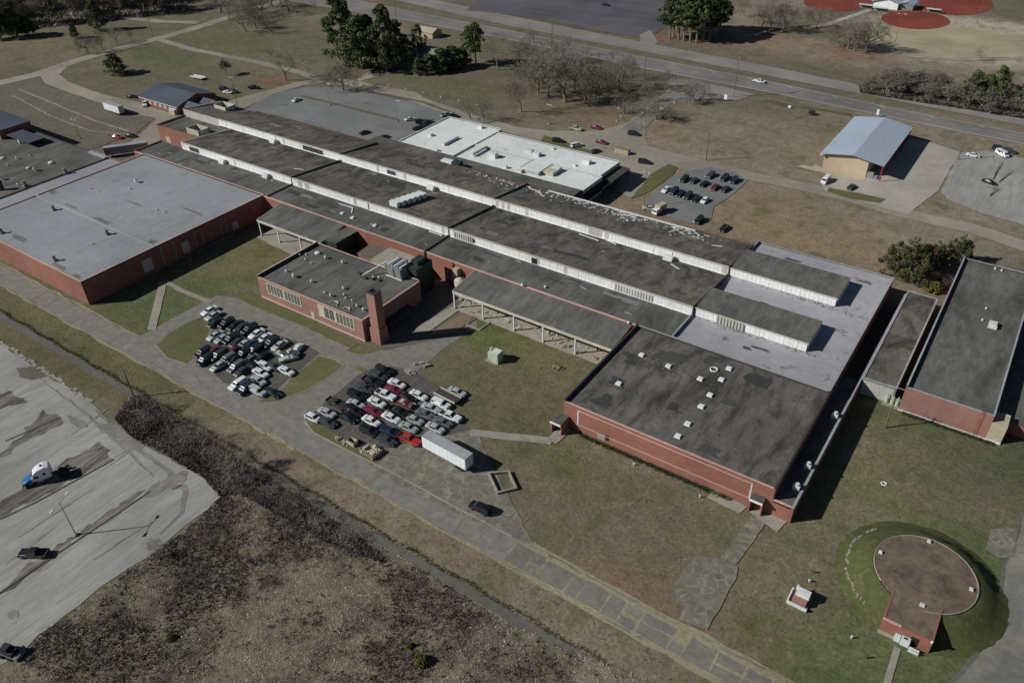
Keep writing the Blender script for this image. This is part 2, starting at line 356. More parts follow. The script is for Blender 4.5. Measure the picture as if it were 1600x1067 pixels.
c = mix(nt, 1., at.outputs['Color'], (1.27, 1.22, 1.42), 'MULTIPLY')
for sc_, lo, hi, det, st in ((.05, .86, 1.12, 5, (1, 1, 1)), (.35, .76, 1.2, 7, (1, 1, 1)), (1.4, .66, 1.34, 7, (1, 1, 1))):
    c = mix(nt, 1., c, ramp(nt, noise(nt, sc_, det, .68, st, dist=.3), [(.3, (lo, lo, lo)), (.7, (hi, hi, hi))]), 'MULTIPLY')
gp = ramp(nt, noise(nt, .11, 6, .7, dist=.5), [(.50, (0, 0, 0)), (.64, (.55, .55, .55))]); c = mix(nt, gp, c, alb(70, 80, 46))
bp = ramp(nt, noise(nt, .16, 6, .72, rot=1.0, dist=.4), [(.56, (0, 0, 0)), (.72, (.55, .55, .55))]); c = mix(nt, bp, c, alb(108, 97, 76))
sp = ramp(nt, noise(nt, .9, 6, .78), [(.60, (0, 0, 0)), (.70, (.6, .6, .6))]); c = mix(nt, sp, c, alb(52, 56, 36))
nt.links.new(c, bs.inputs['Base Color']); bs.inputs['Roughness'].default_value = 1; bs.inputs['Specular IOR Level'].default_value = .05
bump(nt, bs, noise(nt, 1.6, 6, .75), .5, .25)
me.materials.append(mt)
ground = bpy.data.objects.new('ground', me); COL.objects.link(ground); tag(ground, kind='structure')

ZL = [0.0]
def sheet(name, pts, mat, jit=.18, px=True, level=1, parent=None, step=2.2, kind='structure'):
    """a thin ground surface with a slightly ragged edge; higher level lies on lower"""
    w = [P(*p).xy if px else Vector(p) for p in pts]
    out = []
    r = random.Random(len(pts)*31+int(abs(w[0].x)*10))
    for i in range(len(w)):
        a, b = w[i], w[(i+1) % len(w)]
        n = max(1, int((b-a).length/step)) if jit else 1
        for k in range(n):
            q = a.lerp(b, k/n)
            if jit and k: q = q + Vector((r.uniform(-jit, jit), r.uniform(-jit, jit)))
            out.append(q)
    ZL[0] += .0006; z = .012*level+ZL[0]
    tri = geometry.tessellate_polygon([[Vector((q.x, q.y, 0)) for q in out]])
    b = MB(); b.v = [(q.x, q.y, z) for q in out]; 
    for t in tri:
        a0, a1, a2 = (out[i] for i in t)
        t = t if (a1-a0).cross(a2-a0) > 0 else t[::-1]
        b.f.append(tuple(t)); b.m.append(0)
    o = b.build(name, mat, parent)
    if kind and parent is None: tag(o, kind=kind)
    return o
def ribbon(name, pts, width, mat, jit=.12, px=True, level=1, kind='structure', parent=None):
    w = [P(*p).xy if px else Vector(p) for p in pts]
    L, R_ = [], []
    for i, q in enumerate(w):
        d = (w[min(i+1, len(w)-1)]-w[max(i-1, 0)]).normalized(); nn = Vector((-d.y, d.x))
        wd = width[i] if isinstance(width, (list, tuple)) else width
        L.append(q+nn*wd/2); R_.append(q-nn*wd/2)
    return sheet(name, L+R_[::-1], mat, jit, False, level, parent, kind=kind)

# ------------------------------------------------------------------ roads, lots and other ground surfaces
front_road = sheet('front_road', [(-300, 76.2), (20, 76.2), (40, 74), (60, 74), (60, 82), (20, 82.3), (-300, 82.3)], M['road_old'], .25, False, 2)
# the slabs of the road that the photograph shows one by one, joints full of dry grass
sheet('joint_grass', [(-58, 76.2), (2, 76.2), (2, 82.2), (-58, 82.2)], M['drygrass'], .45, False, 3, step=1.2)
r = random.Random(3); x = -57.6
while x < 1:
    w_ = r.choice([3.4, 4.4, 5.0, 2.6, 6.0]); g_ = r.uniform(.16, .42)
    rows = [(76.7, 81.2)] if r.random() < .5 else [(76.7, 79.0+r.uniform(-.4, .4)), (79.3, 81.2)]
    y_hi = 81.2+r.uniform(-.2, .25)
    for y0, y1 in rows:
        b = MB(); j = lambda: r.uniform(-.17, .17)
        y0 = min(y0, y1-.8); z = .035+r.uniform(0, .02); p_ = []
        y1_ = y_hi if y1 > 81 else y1
        sk = r.uniform(-.5, .5)
        for (ax, ay), (bx, by) in (((x, y0), (x+w_-g_, y0)), ((x+w_-g_, y0), (x+w_-g_+sk*.3, y1_)), ((x+w_-g_+sk*.3, y1_), (x, y1_)), ((x, y1_), (x, y0))):
            for q in (0, .33, .66): p_.append((ax+(bx-ax)*q+j(), ay+(by-ay)*q+j()))
        b.prism(p_, 0.0, z); b.build('slab', M['slab'] if r.random() < .7 else M['slab2'], front_road)
    x += w_
# pale grassy strips along both road edges
for y, a in ((75.9, 0), (82.7, 1)):
    pts = [(x_, y+r.uniform(-.25, .25)) for x_ in np.arange(-260, 6, 4)]
    ribbon('verge', pts, [r.uniform(.25, 1.1) for _ in pts], M['drygrass'], .12, False, 1)
r = random.Random(17)
for k in range(26):
    x_ = r.uniform(-235, -62); y_ = 76.4; pts = [(x_, y_)]
    while y_ < 82: x_ += r.uniform(-.5, .5); y_ += r.uniform(.8, 1.6); pts.append((x_, min(y_, 82.2)))
    ribbon('crack_growth', pts, [r.uniform(.06, .22) for _ in pts], M['drygrass'], .05, False, 4)
for k in range(14):
    x_ = r.uniform(-230, -70); L_ = r.uniform(4, 14); y_ = r.choice([76.9, 77.4, 81.6, 80.9, 79.2]); pts = [(x_+L_*t, y_+r.uniform(-.2, .2)) for t in (0, .25, .5, .75, 1)]
    ribbon('crack_growth', pts, [.08, .2, .12, .22, .06], M['drygrass'], .05, False, 4)
for px_, py_, w_, h_ in ((432, 685, 3.2, .8), (405, 672, 2.2, .6), (455, 700, 1.6, .6), (300, 590, 3, .6), (560, 750, 2.4, .5)):
    a = P(px_, py_); sheet('dirt_patch', [(a.x+w_*math.cos(t)*r.uniform(.7, 1.1), a.y+h_*math.sin(t)*r.uniform(.7, 1.1)) for t in np.arange(0, 6.28, .6)], M['drygrass'], .1, False, 5, step=1)
# swale along the road
pts = [(x_, 67.3+.0*x_) for x_ in np.arange(-262, -18, 6)]+[(-16, 66.8), (-8, 65.5), (0, 63.4)]
ribbon('swale', pts, 1.9, M['concrete_dark'], .18, False, 2)
# big paved yard between the buildings
sheet('yard', [(248, 510), (322, 470), (338, 462), (375, 466), (400, 480), (470, 508), (560, 545), (600, 548), (655, 536), (690, 500), (740, 470), (745, 512), (700, 540), (652, 580), (680, 600), (705, 640), (735, 672), (760, 720), (800, 790), (832, 850), (700, 792), (560, 716), (470, 668), (400, 628), (330, 590), (210, 532)], M['yard'], .3, level=1)
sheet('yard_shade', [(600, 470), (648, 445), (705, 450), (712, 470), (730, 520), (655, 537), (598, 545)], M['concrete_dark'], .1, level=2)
sheet('parking_lot', [(307, 560), (318, 535), (345, 500), (375, 503), (410, 515), (475, 538), (500, 552), (455, 588), (430, 612), (380, 614), (350, 598)], M['asphalt_dark'], .2, level=3)
sheet('parking_lot', [(478, 655), (560, 585), (610, 572), (650, 580), (680, 600), (705, 640), (735, 672), (700, 680), (610, 700), (560, 712)], M['asphalt_dark'], .2, level=3)
sheet('old_parking', [(560, 712), (620, 696), (700, 680), (745, 672), (765, 722), (808, 800), (834, 852), (700, 796), (600, 744)], M['broken'], .25, level=3)
isl = [[(244, 541), (262, 522), (290, 506), (320, 493), (334, 502), (322, 525), (306, 556), (290, 568), (262, 560)],
       [(455, 592), (500, 556), (525, 563), (538, 572), (520, 586), (475, 612), (437, 626), (405, 628), (440, 610)],
       [(540, 548), (560, 540), (592, 548), (592, 548), (566, 554)],
       [(553, 574), (566, 574), (577, 579), (568, 583)],
       [(372, 460), (390, 455), (404, 464), (470, 492), (560, 538), (548, 545), (470, 508), (400, 480), (375, 468)],
       [(476, 658), (500, 664), (555, 694), (600, 716), (585, 724), (540, 702), (490, 676)]]
mt_turf = bpy.data.materials.get('turf')
M['island'] = varied('island_turf', alb(88, 88, 56), .18, .4, 4, stain=alb(74, 84, 44), stain_pos=(.5, .65), stain_scale=.2)
for q in isl: sheet('turf_island', q, M['island'], .2, level=5)
# kerb strips round islands
def kerb(pts, w=.22, h=.13, mat='concrete', px=True):
    b = MB(); q = [P(*p) if px else Vector((*p, 0)) for p in pts]
    for a, c in zip(q, q[1:]):
        d = c-a; L = d.length; n = max(1, int(L/3)); u = d/L; v = Vector((-u.y, u.x, 0))*w/2
        for k in range(n):
            s0 = a+u*(L*k/n+.03); s1 = a+u*(L*(k+1)/n-.03)
            b.prism([(s0-v).xy[:], (s1-v).xy[:], (s1+v).xy[:], (s0+v).xy[:]], 0, h)
    return b.build('kerb', M[mat]) 
kl = [kerb([(244, 541), (262, 560), (290, 568)]), kerb([(500, 556), (525, 563), (538, 572), (520, 586), (475, 612), (437, 626)]), kerb([(476, 658), (490, 676), (540, 702), (620, 742), (700, 786), (800, 838)], .3)]
for o in kl: tag(o, kind='structure')
# worn stall lines
for k in range(9):
    a = P(636+k*21, 748+k*10.5); b_ = a+Vector((.2, 4.4, 0)); ribbon('stall_line', [(a.x, a.y), (b_.x, b_.y)], .14, M['drygrass'], 0, False, 6)
for k in range(10):
    a = P(352+k*12.5, 590+k*3.2-(k % 3)*2) if False else None
for (px, py, n_, dx, dy, L_) in ((352, 585, 6, 14, 7, 4.4), (470, 548, 5, -11, -6, 4.2), (655, 590, 5, 11, 10, -4.4), (520, 682, 7, 13, 6, 4.0)):
    for k in range(n_):
        a = P(px+dx*k, py+dy*k); ribbon('stall_line', [(a.x, a.y), (a.x+.15, a.y+L_)], .12, M['concrete'], 0, False, 6)
# walks
ribbon('path', [(255, 441), (237, 516)], 2.2, M['concrete'], .1, level=6)
ribbon('path', [(258, 441), (295, 459), (330, 473)], 1.6, M['road_gravel'], .2, level=5)
ribbon('path', [(735, 676), (780, 681), (830, 686), (862, 690)], 2.3, M['concrete'], .12, level=6)
ribbon('path', [(862, 690), (885, 668)], 2.6, M['concrete'], .1, level=7)
sheet('path', [(1178, 800), (1202, 812), (1150, 882), (1126, 872)], M['broken'], .1, level=6)
sheet('broken_paving', [(1088, 868), (1110, 872), (1126, 872), (1153, 886), (1150, 905), (1105, 985), (1060, 968), (1068, 948), (1042, 930), (1065, 896)], M['broken'], .2, level=6)
sheet('door_slab', [(1113, 765), (1168, 792), (1155, 802), (1105, 778)], M['concrete'], .1, level=6)
sheet('door_slab', [(1170, 800), (1200, 780), (1232, 812), (1214, 832)], M['concrete'], .1, level=7)
ribbon('path', [(1402, 1012), (1386, 1067), (1376, 1100)], 1.1, M['concrete'], .06, level=6)
sheet('concrete_pad', [(1548, 826), (1590, 826), (1585, 870), (1560, 872), (1540, 858)], M['broken'], .1, level=6)
for a, c in (((180, 0), 0),): pass
# curved drive at the lower right
sheet('drive', [(1640, 760), (1600, 800), (1592, 835), (1572, 880), (1566, 930), (1548, 995), (1510, 1045), (1470, 1090), (1700, 1090), (1720, 760)], M['asphalt'], .1, level=3)
ribbon('gutter', [(1596, 800), (1588, 835), (1569, 880), (1563, 930), (1545, 995), (1507, 1045), (1465, 1090)], .7, M['concrete_dark'], .06, level=4)
# gravel lot with old foundations at the lower left
sheet('gravel_lot', [(-160, 455), (0, 537), (70, 585), (140, 628), (205, 688), (240, 704), (272, 716), (300, 732), (322, 748), (338, 764), (345, 776), (336, 788), (310, 806), (270, 838), (245, 860), (180, 902), (60, 992), (42, 1012), (-30, 1060), (-300, 1060), (-300, 600)], M['gravel'], .3, level=2)
for q in ([(-20, 735), (68, 640), (100, 660), (0, 715), (-60, 770)], [(-20, 800), (40, 760), (110, 715), (155, 690), (178, 718), (120, 742), (60, 780), (0, 812), (-60, 850)],
          [(-40, 960), (30, 895), (100, 848), (205, 775), (232, 765), (190, 800), (110, 850), (50, 895), (-20, 945)], [(-30, 620), (20, 612), (45, 628), (0, 640), (-40, 650)],
          [(88, 742), (150, 700), (176, 716), (110, 752)]):
    sheet('old_foundation', q, M['gravel2'], .9, level=3, step=1.3)
for k in range(7):      # wheel tracks along the lanes
    px0 = random.Random(k).uniform(-20, 190); off = random.Random(k+50).uniform(-1, 1); a = P(px0, 960-px0*.79+random.Random(k+9).uniform(-220, 40)); L_ = random.Random(k+3).uniform(8, 18)
    ribbon('wheel_track', [(a.x, a.y), (a.x+off*.4, a.y+L_/2), (a.x+off*1.4, a.y+L_)], [.2, .5, .2], M['gravel3'], .15, False, 4)
ribbon('wheel_track', [(150, 640), (210, 700), (262, 735), (290, 765), (285, 800), (250, 835)], [.5, .8, 1, 1.2, .8, .4], M['gravel3'], .3, level=4)
ribbon('wheel_track', [(60, 590), (140, 650), (200, 705), (240, 745)], [.3, .7, .7, .3], M['gravel3'], .3, level=4)
for px_, py_, w_, h_ in ((205, 690, 5, 2), (120, 660, 4, 1.2), (245, 765, 2, 3), (275, 750, 2.2, 3.4), (243, 850, 2.4, 1.4), (20, 960, 1.4, 1)):
    a = P(px_, py_); rr_ = random.Random(px_); sheet('damp_patch', [(a.x+w_*math.cos(t)*rr_.uniform(.6, 1.1), a.y+h_*math.sin(t)*rr_.uniform(.6, 1.1)) for t in np.arange(0, 6.28, .5)], M['gravel3'], .2, False, 5, step=1)
sheet('puddle_stain', [(150, 665), (175, 660), (205, 672), (200, 682), (180, 684), (160, 676)], M['asphalt'], .4, level=4)
sheet('puddle_stain', [(25, 576), (55, 572), (75, 588), (50, 594), (30, 590)], M['dirt'], .4, level=4)
sheet('puddle_stain', [(262, 740), (278, 742), (285, 760), (270, 766), (262, 755)], M['gravel2'], .4, level=4)
# upstanding foundation edges and row of kerb blocks
def low_wall(name, pts, w, h, mat):
    return tag(kerb(pts, w, h, mat), kind='structure')
fe = [low_wall('x', [(8, 690), (95, 652)], .3, .2, 'concrete_dark'), low_wall('x', [(0, 812), (62, 782), (178, 718)], .3, .22, 'concrete_dark'),
      low_wall('x', [(-20, 940), (60, 885), (135, 835), (235, 768)], .3, .22, 'concrete_dark'), low_wall('x', [(112, 716), (150, 700)], .3, .2, 'concrete')]
for o in fe: o.name = 'foundation_edge'
blk = thing('kerb_rubble', 'broken pale paving blocks in a row between the gravel lot and the swale', 'paving', P(70, 580))
for k in range(34):
    a = P(2+k*4.2, 536+k*2.75); a.x += r.uniform(-.3, .3); a.y += r.uniform(-.5, .5)
    MB().box(a.x-.8, a.x+.5, a.y-.45, a.y+.45, .0, r.uniform(.06, .16), r.uniform(-.3, .3)).build('paving_block', M['concrete'], blk)
# ground behind the mill
ribbon('gravel_road', [(-60, 146), (0, 130), (57, 117), (120, 95), (175, 80), (245, 61), (300, 46), (350, 30), (420, 8), (480, -12)], [9, 9, 9, 8, 8, 8, 8, 8, 8, 8], M['road_gravel'], .4, level=2)
sheet('gravel_drive', [(92, 102), (62, 117), (70, 131), (110, 146), (160, 163), (210, 178), (245, 186), (222, 208), (205, 222), (150, 245), (250, 245), (252, 206), (340, 176), (372, 168), (420, 152), (410, 144), (350, 160), (275, 180), (215, 160), (160, 148), (110, 130), (92, 117), (105, 106)], M['road_gravel'], .3, level=3)
ribbon('gravel_road', [(248, 62), (300, 78), (400, 97), (470, 114), (500, 126), (540, 132)], 4.5, M['road_gravel'], .25, level=3)
ribbon('gravel_road', [(-20, 6), (190, 28), (250, 34), (310, 36)], 6, M['road_gravel'], .4, level=1)
sheet('north_lot', [(376, 178), (405, 158), (440, 144), (480, 137), (520, 137), (560, 142), (640, 160), (712, 182), (700, 200), (640, 230), (500, 210)], M['asphalt_blue'], .2, level=4)
ribbon('loop_road', [(372, 168), (420, 146), (470, 131), (520, 125), (560, 132), (640, 152), (720, 180), (800, 203), (870, 224)], 7, M['road_gravel'], .25, level=3)
sheet('loop_road', [(545, 135), (575, 113), (600, 111), (590, 120), (560, 128), (650, 145), (662, 152), (600, 144)], M['road_gravel'], .3, level=3)
sheet('campus_lot', [(775, 200), (800, 198), (860, 205), (935, 205), (975, 195), (1000, 178), (1020, 182), (1008, 200), (1012, 230), (1060, 250), (1170, 272), (1165, 284), (1050, 262), (1030, 270), (1000, 300), (985, 310), (960, 295), (980, 262), (900, 240), (810, 212)], M['road_gravel'], .25, level=3)
ribbon('campus_road', [(985, 205), (1010, 183), (1035, 160), (1070, 138), (1110, 140)], [9, 8, 8, 10, 14], M['asphalt'], .2, level=4)
sheet('campus_road', [(1040, 150), (1040, 122), (1090, 128), (1180, 148), (1150, 158), (1080, 155)], M['highway2'], .2, level=3)
ribbon('campus_road', [(1000, 232), (1100, 258), (1180, 277), (1250, 291), (1330, 310), (1400, 331), (1460, 345), (1520, 358), (1600, 385), (1700, 415)], 7, M['road_gravel'], .2, level=4)
sheet('turf_island', [(1018, 272), (1045, 257), (1060, 262), (1050, 275), (1015, 300), (985, 312)], M['island'], .2, level=6)
sheet('turf_island', [(850, 212), (930, 238), (925, 246), (880, 232), (845, 222)], M['island'], .2, level=6)
sheet('east_lot', [(1012, 312), (1050, 278), (1075, 268), (1110, 262), (1150, 270), (1168, 284), (1150, 300), (1115, 325), (1110, 345), (1080, 350), (1010, 330)], M['asphalt_blue'], .25, level=5)
sheet('apron', [(1274, 258), (1284, 262), (1350, 278), (1382, 262), (1420, 218), (1448, 222), (1500, 238), (1465, 300), (1418, 335), (1330, 312), (1290, 300), (1282, 285), (1294, 275), (1268, 262)], M['apron'], .12, level=5)
sheet('turf_island', [(1295, 294), (1340, 302), (1385, 312), (1375, 318), (1330, 312), (1292, 300)], M['island'], .15, level=6)
sheet('gravel_lot', [(1498, 240), (1540, 236), (1600, 248), (1720, 270), (1720, 400), (1600, 352), (1540, 336), (1480, 312), (1470, 300)], M['gravel'], .3, level=4)
# highway: two carriageways, median, edge and lane lines
hw1 = [(-900, -150), (250, -72), (460, -20), (640, 18), (800, 49), (1000, 88), (1200, 127), (1400, 170), (1600, 209), (1900, 275)]
hw2 = [(-900, -120), (250, -50), (460, 4), (640, 34), (800, 64), (1000, 107), (1200, 145), (1400, 187), (1600, 227), (1900, 296)]
sheet('highway', hw1+hw2[::-1], M['highway'], 0, level=3)
sheet('highway', [(-900, -190), (250, -105), (460, -52), (640, -8), (800, 26), (1000, 66), (1200, 104), (1400, 145), (1600, 184), (1900, 250)]+[(1900, 264), (1600, 197), (1400, 158), (1200, 119), (1000, 80), (800, 42), (640, 6), (460, -38), (250, -92), (-900, -172)], M['highway2'], 0, level=3)
def on(line, x):
    for (a, b_), (c_, d) in zip(line, line[1:]):
        if a <= x <= c_: return b_+(d-b_)*(x-a)/(c_-a)
ribbon('edge_line', [(x_, on(hw2, x_)-1.2) for x_ in range(460, 1640, 60)], .5, M['paint_yellow'], 0, level=5)
ribbon('edge_line', [(x_, on(hw1, x_)+.8) for x_ in range(460, 1640, 60)], .35, M['paint_yellow'], 0, level=5)
for k in range(26):
    x_ = 640+k*40; y_ = on(hw1, x_)*.55+on(hw2, x_)*.45; y2 = on(hw1, x_+15)*.55+on(hw2, x_+15)*.45
    ribbon('lane_line', [(x_, y_), (x_+14, y2)], .45, M['paint_white'], 0, level=6)
for x_ in (988, 1048, 1110, 1168, 1230, 1300, 1375, 1452, 1530):
    y_ = on(hw1, x_)
    ribbon('lane_line', [(x_, y_+1), (x_+8, y_+5.5)], .5, M['paint_white'], 0, level=6)
sheet('store_lot', [(728, 17), (800, 24), (860, 34), (900, 44), (985, 58), (1012, 61), (1045, 40), (1060, -20), (1060, -80), (800, -80), (760, -10)], M['asphalt_purple'], .3, level=3)
sheet('store_lot', [(1000, 55), (1016, 48), (1028, 66), (1020, 74), (1000, 70)], M['highway2'], .2, level=4)
ribbon('median', [(472, 151), (520, 162), (570, 175), (622, 188)], 1.6, M['soil'], .25, level=6)
ribbon('median', [(545, 140), (600, 148), (660, 160), (710, 178)], 1.8, M['soil'], .25, level=6)
# ball fields
def disc(name, c, rr, mat, level, n=48, ry=None):
    return sheet(name, [(c[0]+rr*math.cos(2*math.pi*k/n), c[1]+(ry or rr)*math.sin(2*math.pi*k/n)) for k in range(n)], mat, 0, False, level)
sheet('outfield', [(1352, 60), (1390, 20), (1500, 45), (1600, 55), (1800, 60), (1800, 130), (1600, 90), (1480, 92), (1400, 84)], M['infield_tan'], .3, level=1)
for (lx, rx_, ty, by) in ((1376, 1482, 17, 47), (1256, 1358, -14, 20), (1435, 1549, -12, 25)):
    a = P(lx, (ty+by)/2-2); b_ = P(rx_, (ty+by)/2+4); c0 = (a+b_)/2
    t_ = P((lx+rx_)/2, ty); u_ = P((lx+rx_)/2, by)
    disc('infield', (c0.x, (t_.y+u_.y)/2), (b_-a).length/2, M['red_clay'], 3, ry=(t_.y-u_.y)/2)
ribbon('path', [(1370, 82), (1430, 90), (1500, 95), (1560, 94), (1640, 90)], 2.5, M['road_gravel'], .2, level=3)
ribbon('path', [(1255, 45), (1290, 40), (1330, 26), (1360, 16)], 4, M['apron'], .5, level=3)
ribbon('ditch', [(1195, 158), (1230, 165), (1280, 172), (1330, 180)], 3.0, M['soil'], .6, level=2)
sheet('dirt_yard', [(-40, 205), (-40, 148), (20, 134), (58, 132), (110, 148), (160, 166), (205, 182), (235, 190), (215, 208), (150, 232), (120, 240), (100, 232), (52, 192)], M['dirt'], .5, level=1)
ribbon('rut', [(30, 140), (90, 165), (150, 190), (200, 205)], .8, M['road_gravel'], .3, level=2)
ribbon('rut', [(20, 150), (80, 182), (140, 205), (190, 210)], .6, M['road_gravel'], .3, level=2)
# grassy mound round the tank
TC = (7.9, 114.0)
b = MB(); nseg = 72; rings = [(8.7, 2.95), (9.8, 2.7), (11.6, 1.3), (13.2, .35), (14.8, -.05)]
rr = random.Random(5)
jr = [[rr.uniform(-.25, .25) for _ in range(nseg)] for _ in rings]
for ri, (rad, z) in enumerate(rings):
    for k in range(nseg):
        t = 2*math.pi*k/nseg; q = rad + (jr[ri][k] if ri else 0)
        b.v.append((TC[0]+q*math.cos(t), TC[1]+q*math.sin(t)*1.0, z+(rr.uniform(-.1, .1) if 0 < ri < 4 else 0)))
for ri in range(len(rings)-1):
    for k in range(nseg):
        a = ri*nseg+k; c_ = ri*nseg+(k+1) % nseg
        b.f.append((a, a+nseg, c_+nseg, c_)); b.m.append(0)
M['mound_grass'] = varied('mound_grass', alb(74, 78, 44), .25, .8, 5, bmp=.6, stain=alb(112, 112, 78), stain_pos=(.55, .75), stain_scale=.5)
tag(b.build('mound', M['mound_grass'], smooth=True), kind='structure')

# ------------------------------------------------------------------ buildings
def flat_block(parent, x0, x1, y0, y1, z, roof, wall, par=(.15, .15, .15, .15), cop='coping', t=.35, skip='', wallname='wall', z0=0):
    """walls with a parapet (heights above the roof for W, E, S, N) round a flat roof"""
    zr = z - max(par)
    h = {k: zr+p for k, p in zip('WESN', par)}
    for k in 'WESN':
        if k in skip: continue
        b = MB()
        bx = {'W': (x0, x0+t, y0, y1), 'E': (x1-t, x1, y0, y1), 'S': (x0+t, x1-t, y0, y0+t), 'N': (x0+t, x1-t, y1-t, y1)}[k]
        b.box(*bx, z0, h[k]); b.build(wallname, wall, parent)
        c = MB(); o = .05
        bx = (bx[0]-(o if k in 'W' else 0), bx[1]+(o if k in 'E' else 0), bx[2]-(o if k == 'S' else 0), bx[3]+(o if k == 'N' else 0))
        c.box(*bx, h[k]+.003, h[k]+.09); c.build('coping', M[cop[k] if isinstance(cop, dict) else cop], parent)
    b = MB(); b.box(x0+t, x1-t, y0+t, y1-t, zr-.3, zr); b.build('roof', roof, parent)
    for k, bx in (('N', (x0+t+.03, x1-t-.03, y1-t-.025, y1-t-.003)), ('W', (x0+t+.003, x0+t+.025, y0+t+.03, y1-t-.03)), ('E', (x1-t-.025, x1-t-.003, y0+t+.03, y1-t-.03))):
        if k not in skip and h[k] > zr+.04: MB().box(*bx, zr+.002, h[k]-.004).build('flashing', M['coping_dark'], parent)
    return zr
def vent(parent, x, y, z, kind='cap', s=1.0, name='roof_vent'):
    b = MB()
    if kind == 'cap':
        b.tube((x, y, z), (x, y, z+.55*s), .22*s, .22*s, 8); b.tube((x, y, z+.55*s), (x, y, z+.9*s), .42*s, .12*s, 8)
        return b.build(name, M['offwhite'], parent)
    if kind == 'goose':
        b.tube((x, y, z), (x, y, z+.8*s), .2*s, .2*s, 8); b.tube((x, y, z+.8*s), (x+.45*s, y-.35*s, z+1.0*s), .24*s, .3*s, 8); b.tube((x+.45*s, y-.35*s, z+1.0*s), (x+.6*s, y-.45*s, z+.6*s), .3*s, .34*s, 8)
        return b.build(name, M['white'], parent)
    if kind == 'pipe':
        b.tube((x, y, z), (x, y, z+1.6*s), .07, .07, 6); b.box(x-.16, x+.16, y-.16, y+.16, z, z+.12)
        return b.build(name, M['grey'], parent)
    if kind == 'dome':
        b.tube((x, y, z), (x, y, z+.35*s), .75*s, .8*s, 14); b.tube((x, y, z+.35*s), (x, y, z+.6*s), .8*s, .35*s, 14)
        return b.build(name, M['offwhite'], parent)
    if kind == 'arc':
        for k in range(7):
            t0, t1 = math.pi*(k/7), math.pi*((k+1)/7)
            b.tube((x+1.2*s*math.cos(t0), y+1.2*s*math.sin(t0), z+.12), (x+1.2*s*math.cos(t1), y+1.2*s*math.sin(t1), z+.12), .18, .18, 6)
        return b.build('curved_duct', M['dirty_white'], parent)
    if kind == 'exhaust':
        b.box(x-.5*s, x+.5*s, y-.5*s, y+.5*s, z, z+.5*s); b.tube((x, y, z+.5*s), (x, y, z+1.3*s), .38*s, .38*s, 10); b.box(x-.55*s, x+.2*s, y-.45*s, y+.45*s, z+1.3*s, z+1.45*s)
        return b.build(name, M['midgrey'], parent)
    if kind == 'hatch':
        b.box(x-.62*s, x+.62*s, y-.62*s, y+.62*s, z, z+.3).box(x-.5*s, x+.5*s, y-.5*s, y+.5*s, z+.3, z+.42)
        return b.build('roof_hatch', M['white'], parent)
def roller(parent, x, y0, y1, z0, z1, side='E', mat='dirty_white'):
    """a door in a wall that faces +X"""
    f = MB(); f.box(x+.0, x+.06, y0-.12, y1+.12, z0, z1+.15); fo = f.build('door_frame', M['coping_dark'], parent)
    b = MB(); n = 7
    for k in range(n):
        a = z0+(z1-z0)*k/n; b.box(x+.062, x+.10+.02*(k % 2), y0, y1, a+.01, z0+(z1-z0)*(k+1)/n-.01)
    b.build('door', M[mat], parent)

# ---- the mill: sawtooth weaving sheds, flat strips, east end and front block
mill = thing('mill_building', 'huge brick mill of dark strip roofs stepped by long white clerestory bands', 'factory', (-150, 150, 0))
X0, X1, XE = -264, -58.2, -20.3
Z0, ZT = 7.3, 9.7
# walls
flat_block(mill, X1, XE, 149.8, 206.9, 7.45, M['roof_grey2'], M['brick'], (.1, .28, .1, .2), 'coping_grey', skip='')
flat_block(mill, -68, XE, 114.9, 149.8, 7.55, M['roof_front'], M['brick'], (.75, .25, .2, .55), dict(W='coping_dark', E='coping_dark', S='coping', N='coping_grey'), skip='')
# south strip with the brick court wall
rc = MB(); rc.box(-277, X1, 149.7, 161.1, 7.0, 7.3); rc.build('roof', M['roof_dark2'], mill)
MB().box(-277, -68.1, 149.3, 149.7, 0, 7.3).build('wall', M['brick'], mill)
MB().box(-277, -68.1, 149.22, 149.75, 7.303, 7.45).build('coping', M['coping'], mill)
MB().box(-277.4, -277.02, 149.3, 161.1, 0, 7.8).build('wall', M['brick'], mill)
MB().box(-277.45, -264.5, 161.15, 161.5, 0, 7.6).build('wall', M['brick'], mill)
MB().box(X0, X1, 203.3, 203.7, 0, 7.42).build('wall', M['brick'], mill)
MB().box(X0, -128.1, 203.28, 203.72, 7.423, 7.5).build('coping', M['coping_dark'], mill); MB().box(-75.9, X1, 203.28, 203.72, 7.423, 7.5).build('coping', M['coping_dark'], mill)
MB().box(-302.5, X0-.02, 203.0, 203.4, 0, 6.5).build('wall', M['brick'], mill)
# shed roofs: high at the clerestory, falling north
def shed(y0, y1, x0, x1, zt, zb, mat, nseg=1):
    b = MB(); b.prism([(x0, y0, zt), (x1, y0, zt), (x1, y1, zb), (x0, y1, zb)], 6.8, 0)
    return b.build('roof', mat, mill)
bays = [(X0, -204.6), (-204.4, -136.7), (-136.5, X1)]
for x0, x1 in bays:
    shed(161.35, 184.2, x0, x1, ZT, Z0-.05, M['roof_dark'])
bA = [(-295.0, -272), (-271.8, -204.6), (-204.4, -136.7), (-136.5, X1)]
for x0, x1 in bA[1:]:
    shed(184.65, 203.25, x0, x1, ZT+.05, Z0, M['roof_dark'])
shed(184.65, 203.0, -294, -272, ZT+.0, 6.6, M['roof_dark'])
shed(171.5, 184.2, -294, X0-.1, 7.0, 6.4, M['roof_dark2'])
MB().box(-294.4, -294.02, 171.1, 203.3, 0, 7.3).build('wall', M['brick'], mill)
MB().box(-294.0, X0-.1, 171.1, 171.45, 0, 7.25).build('wall', M['brick'], mill)
MB().box(-294.6, -294.0, 171.0, 203.3, 7.303, 7.42).build('coping', M['coping_dark'], mill)
MB().box(-290.5, -287.5, 171.02, 171.09, 0.5, 3.4).build('door', M['tan_box'], mill)
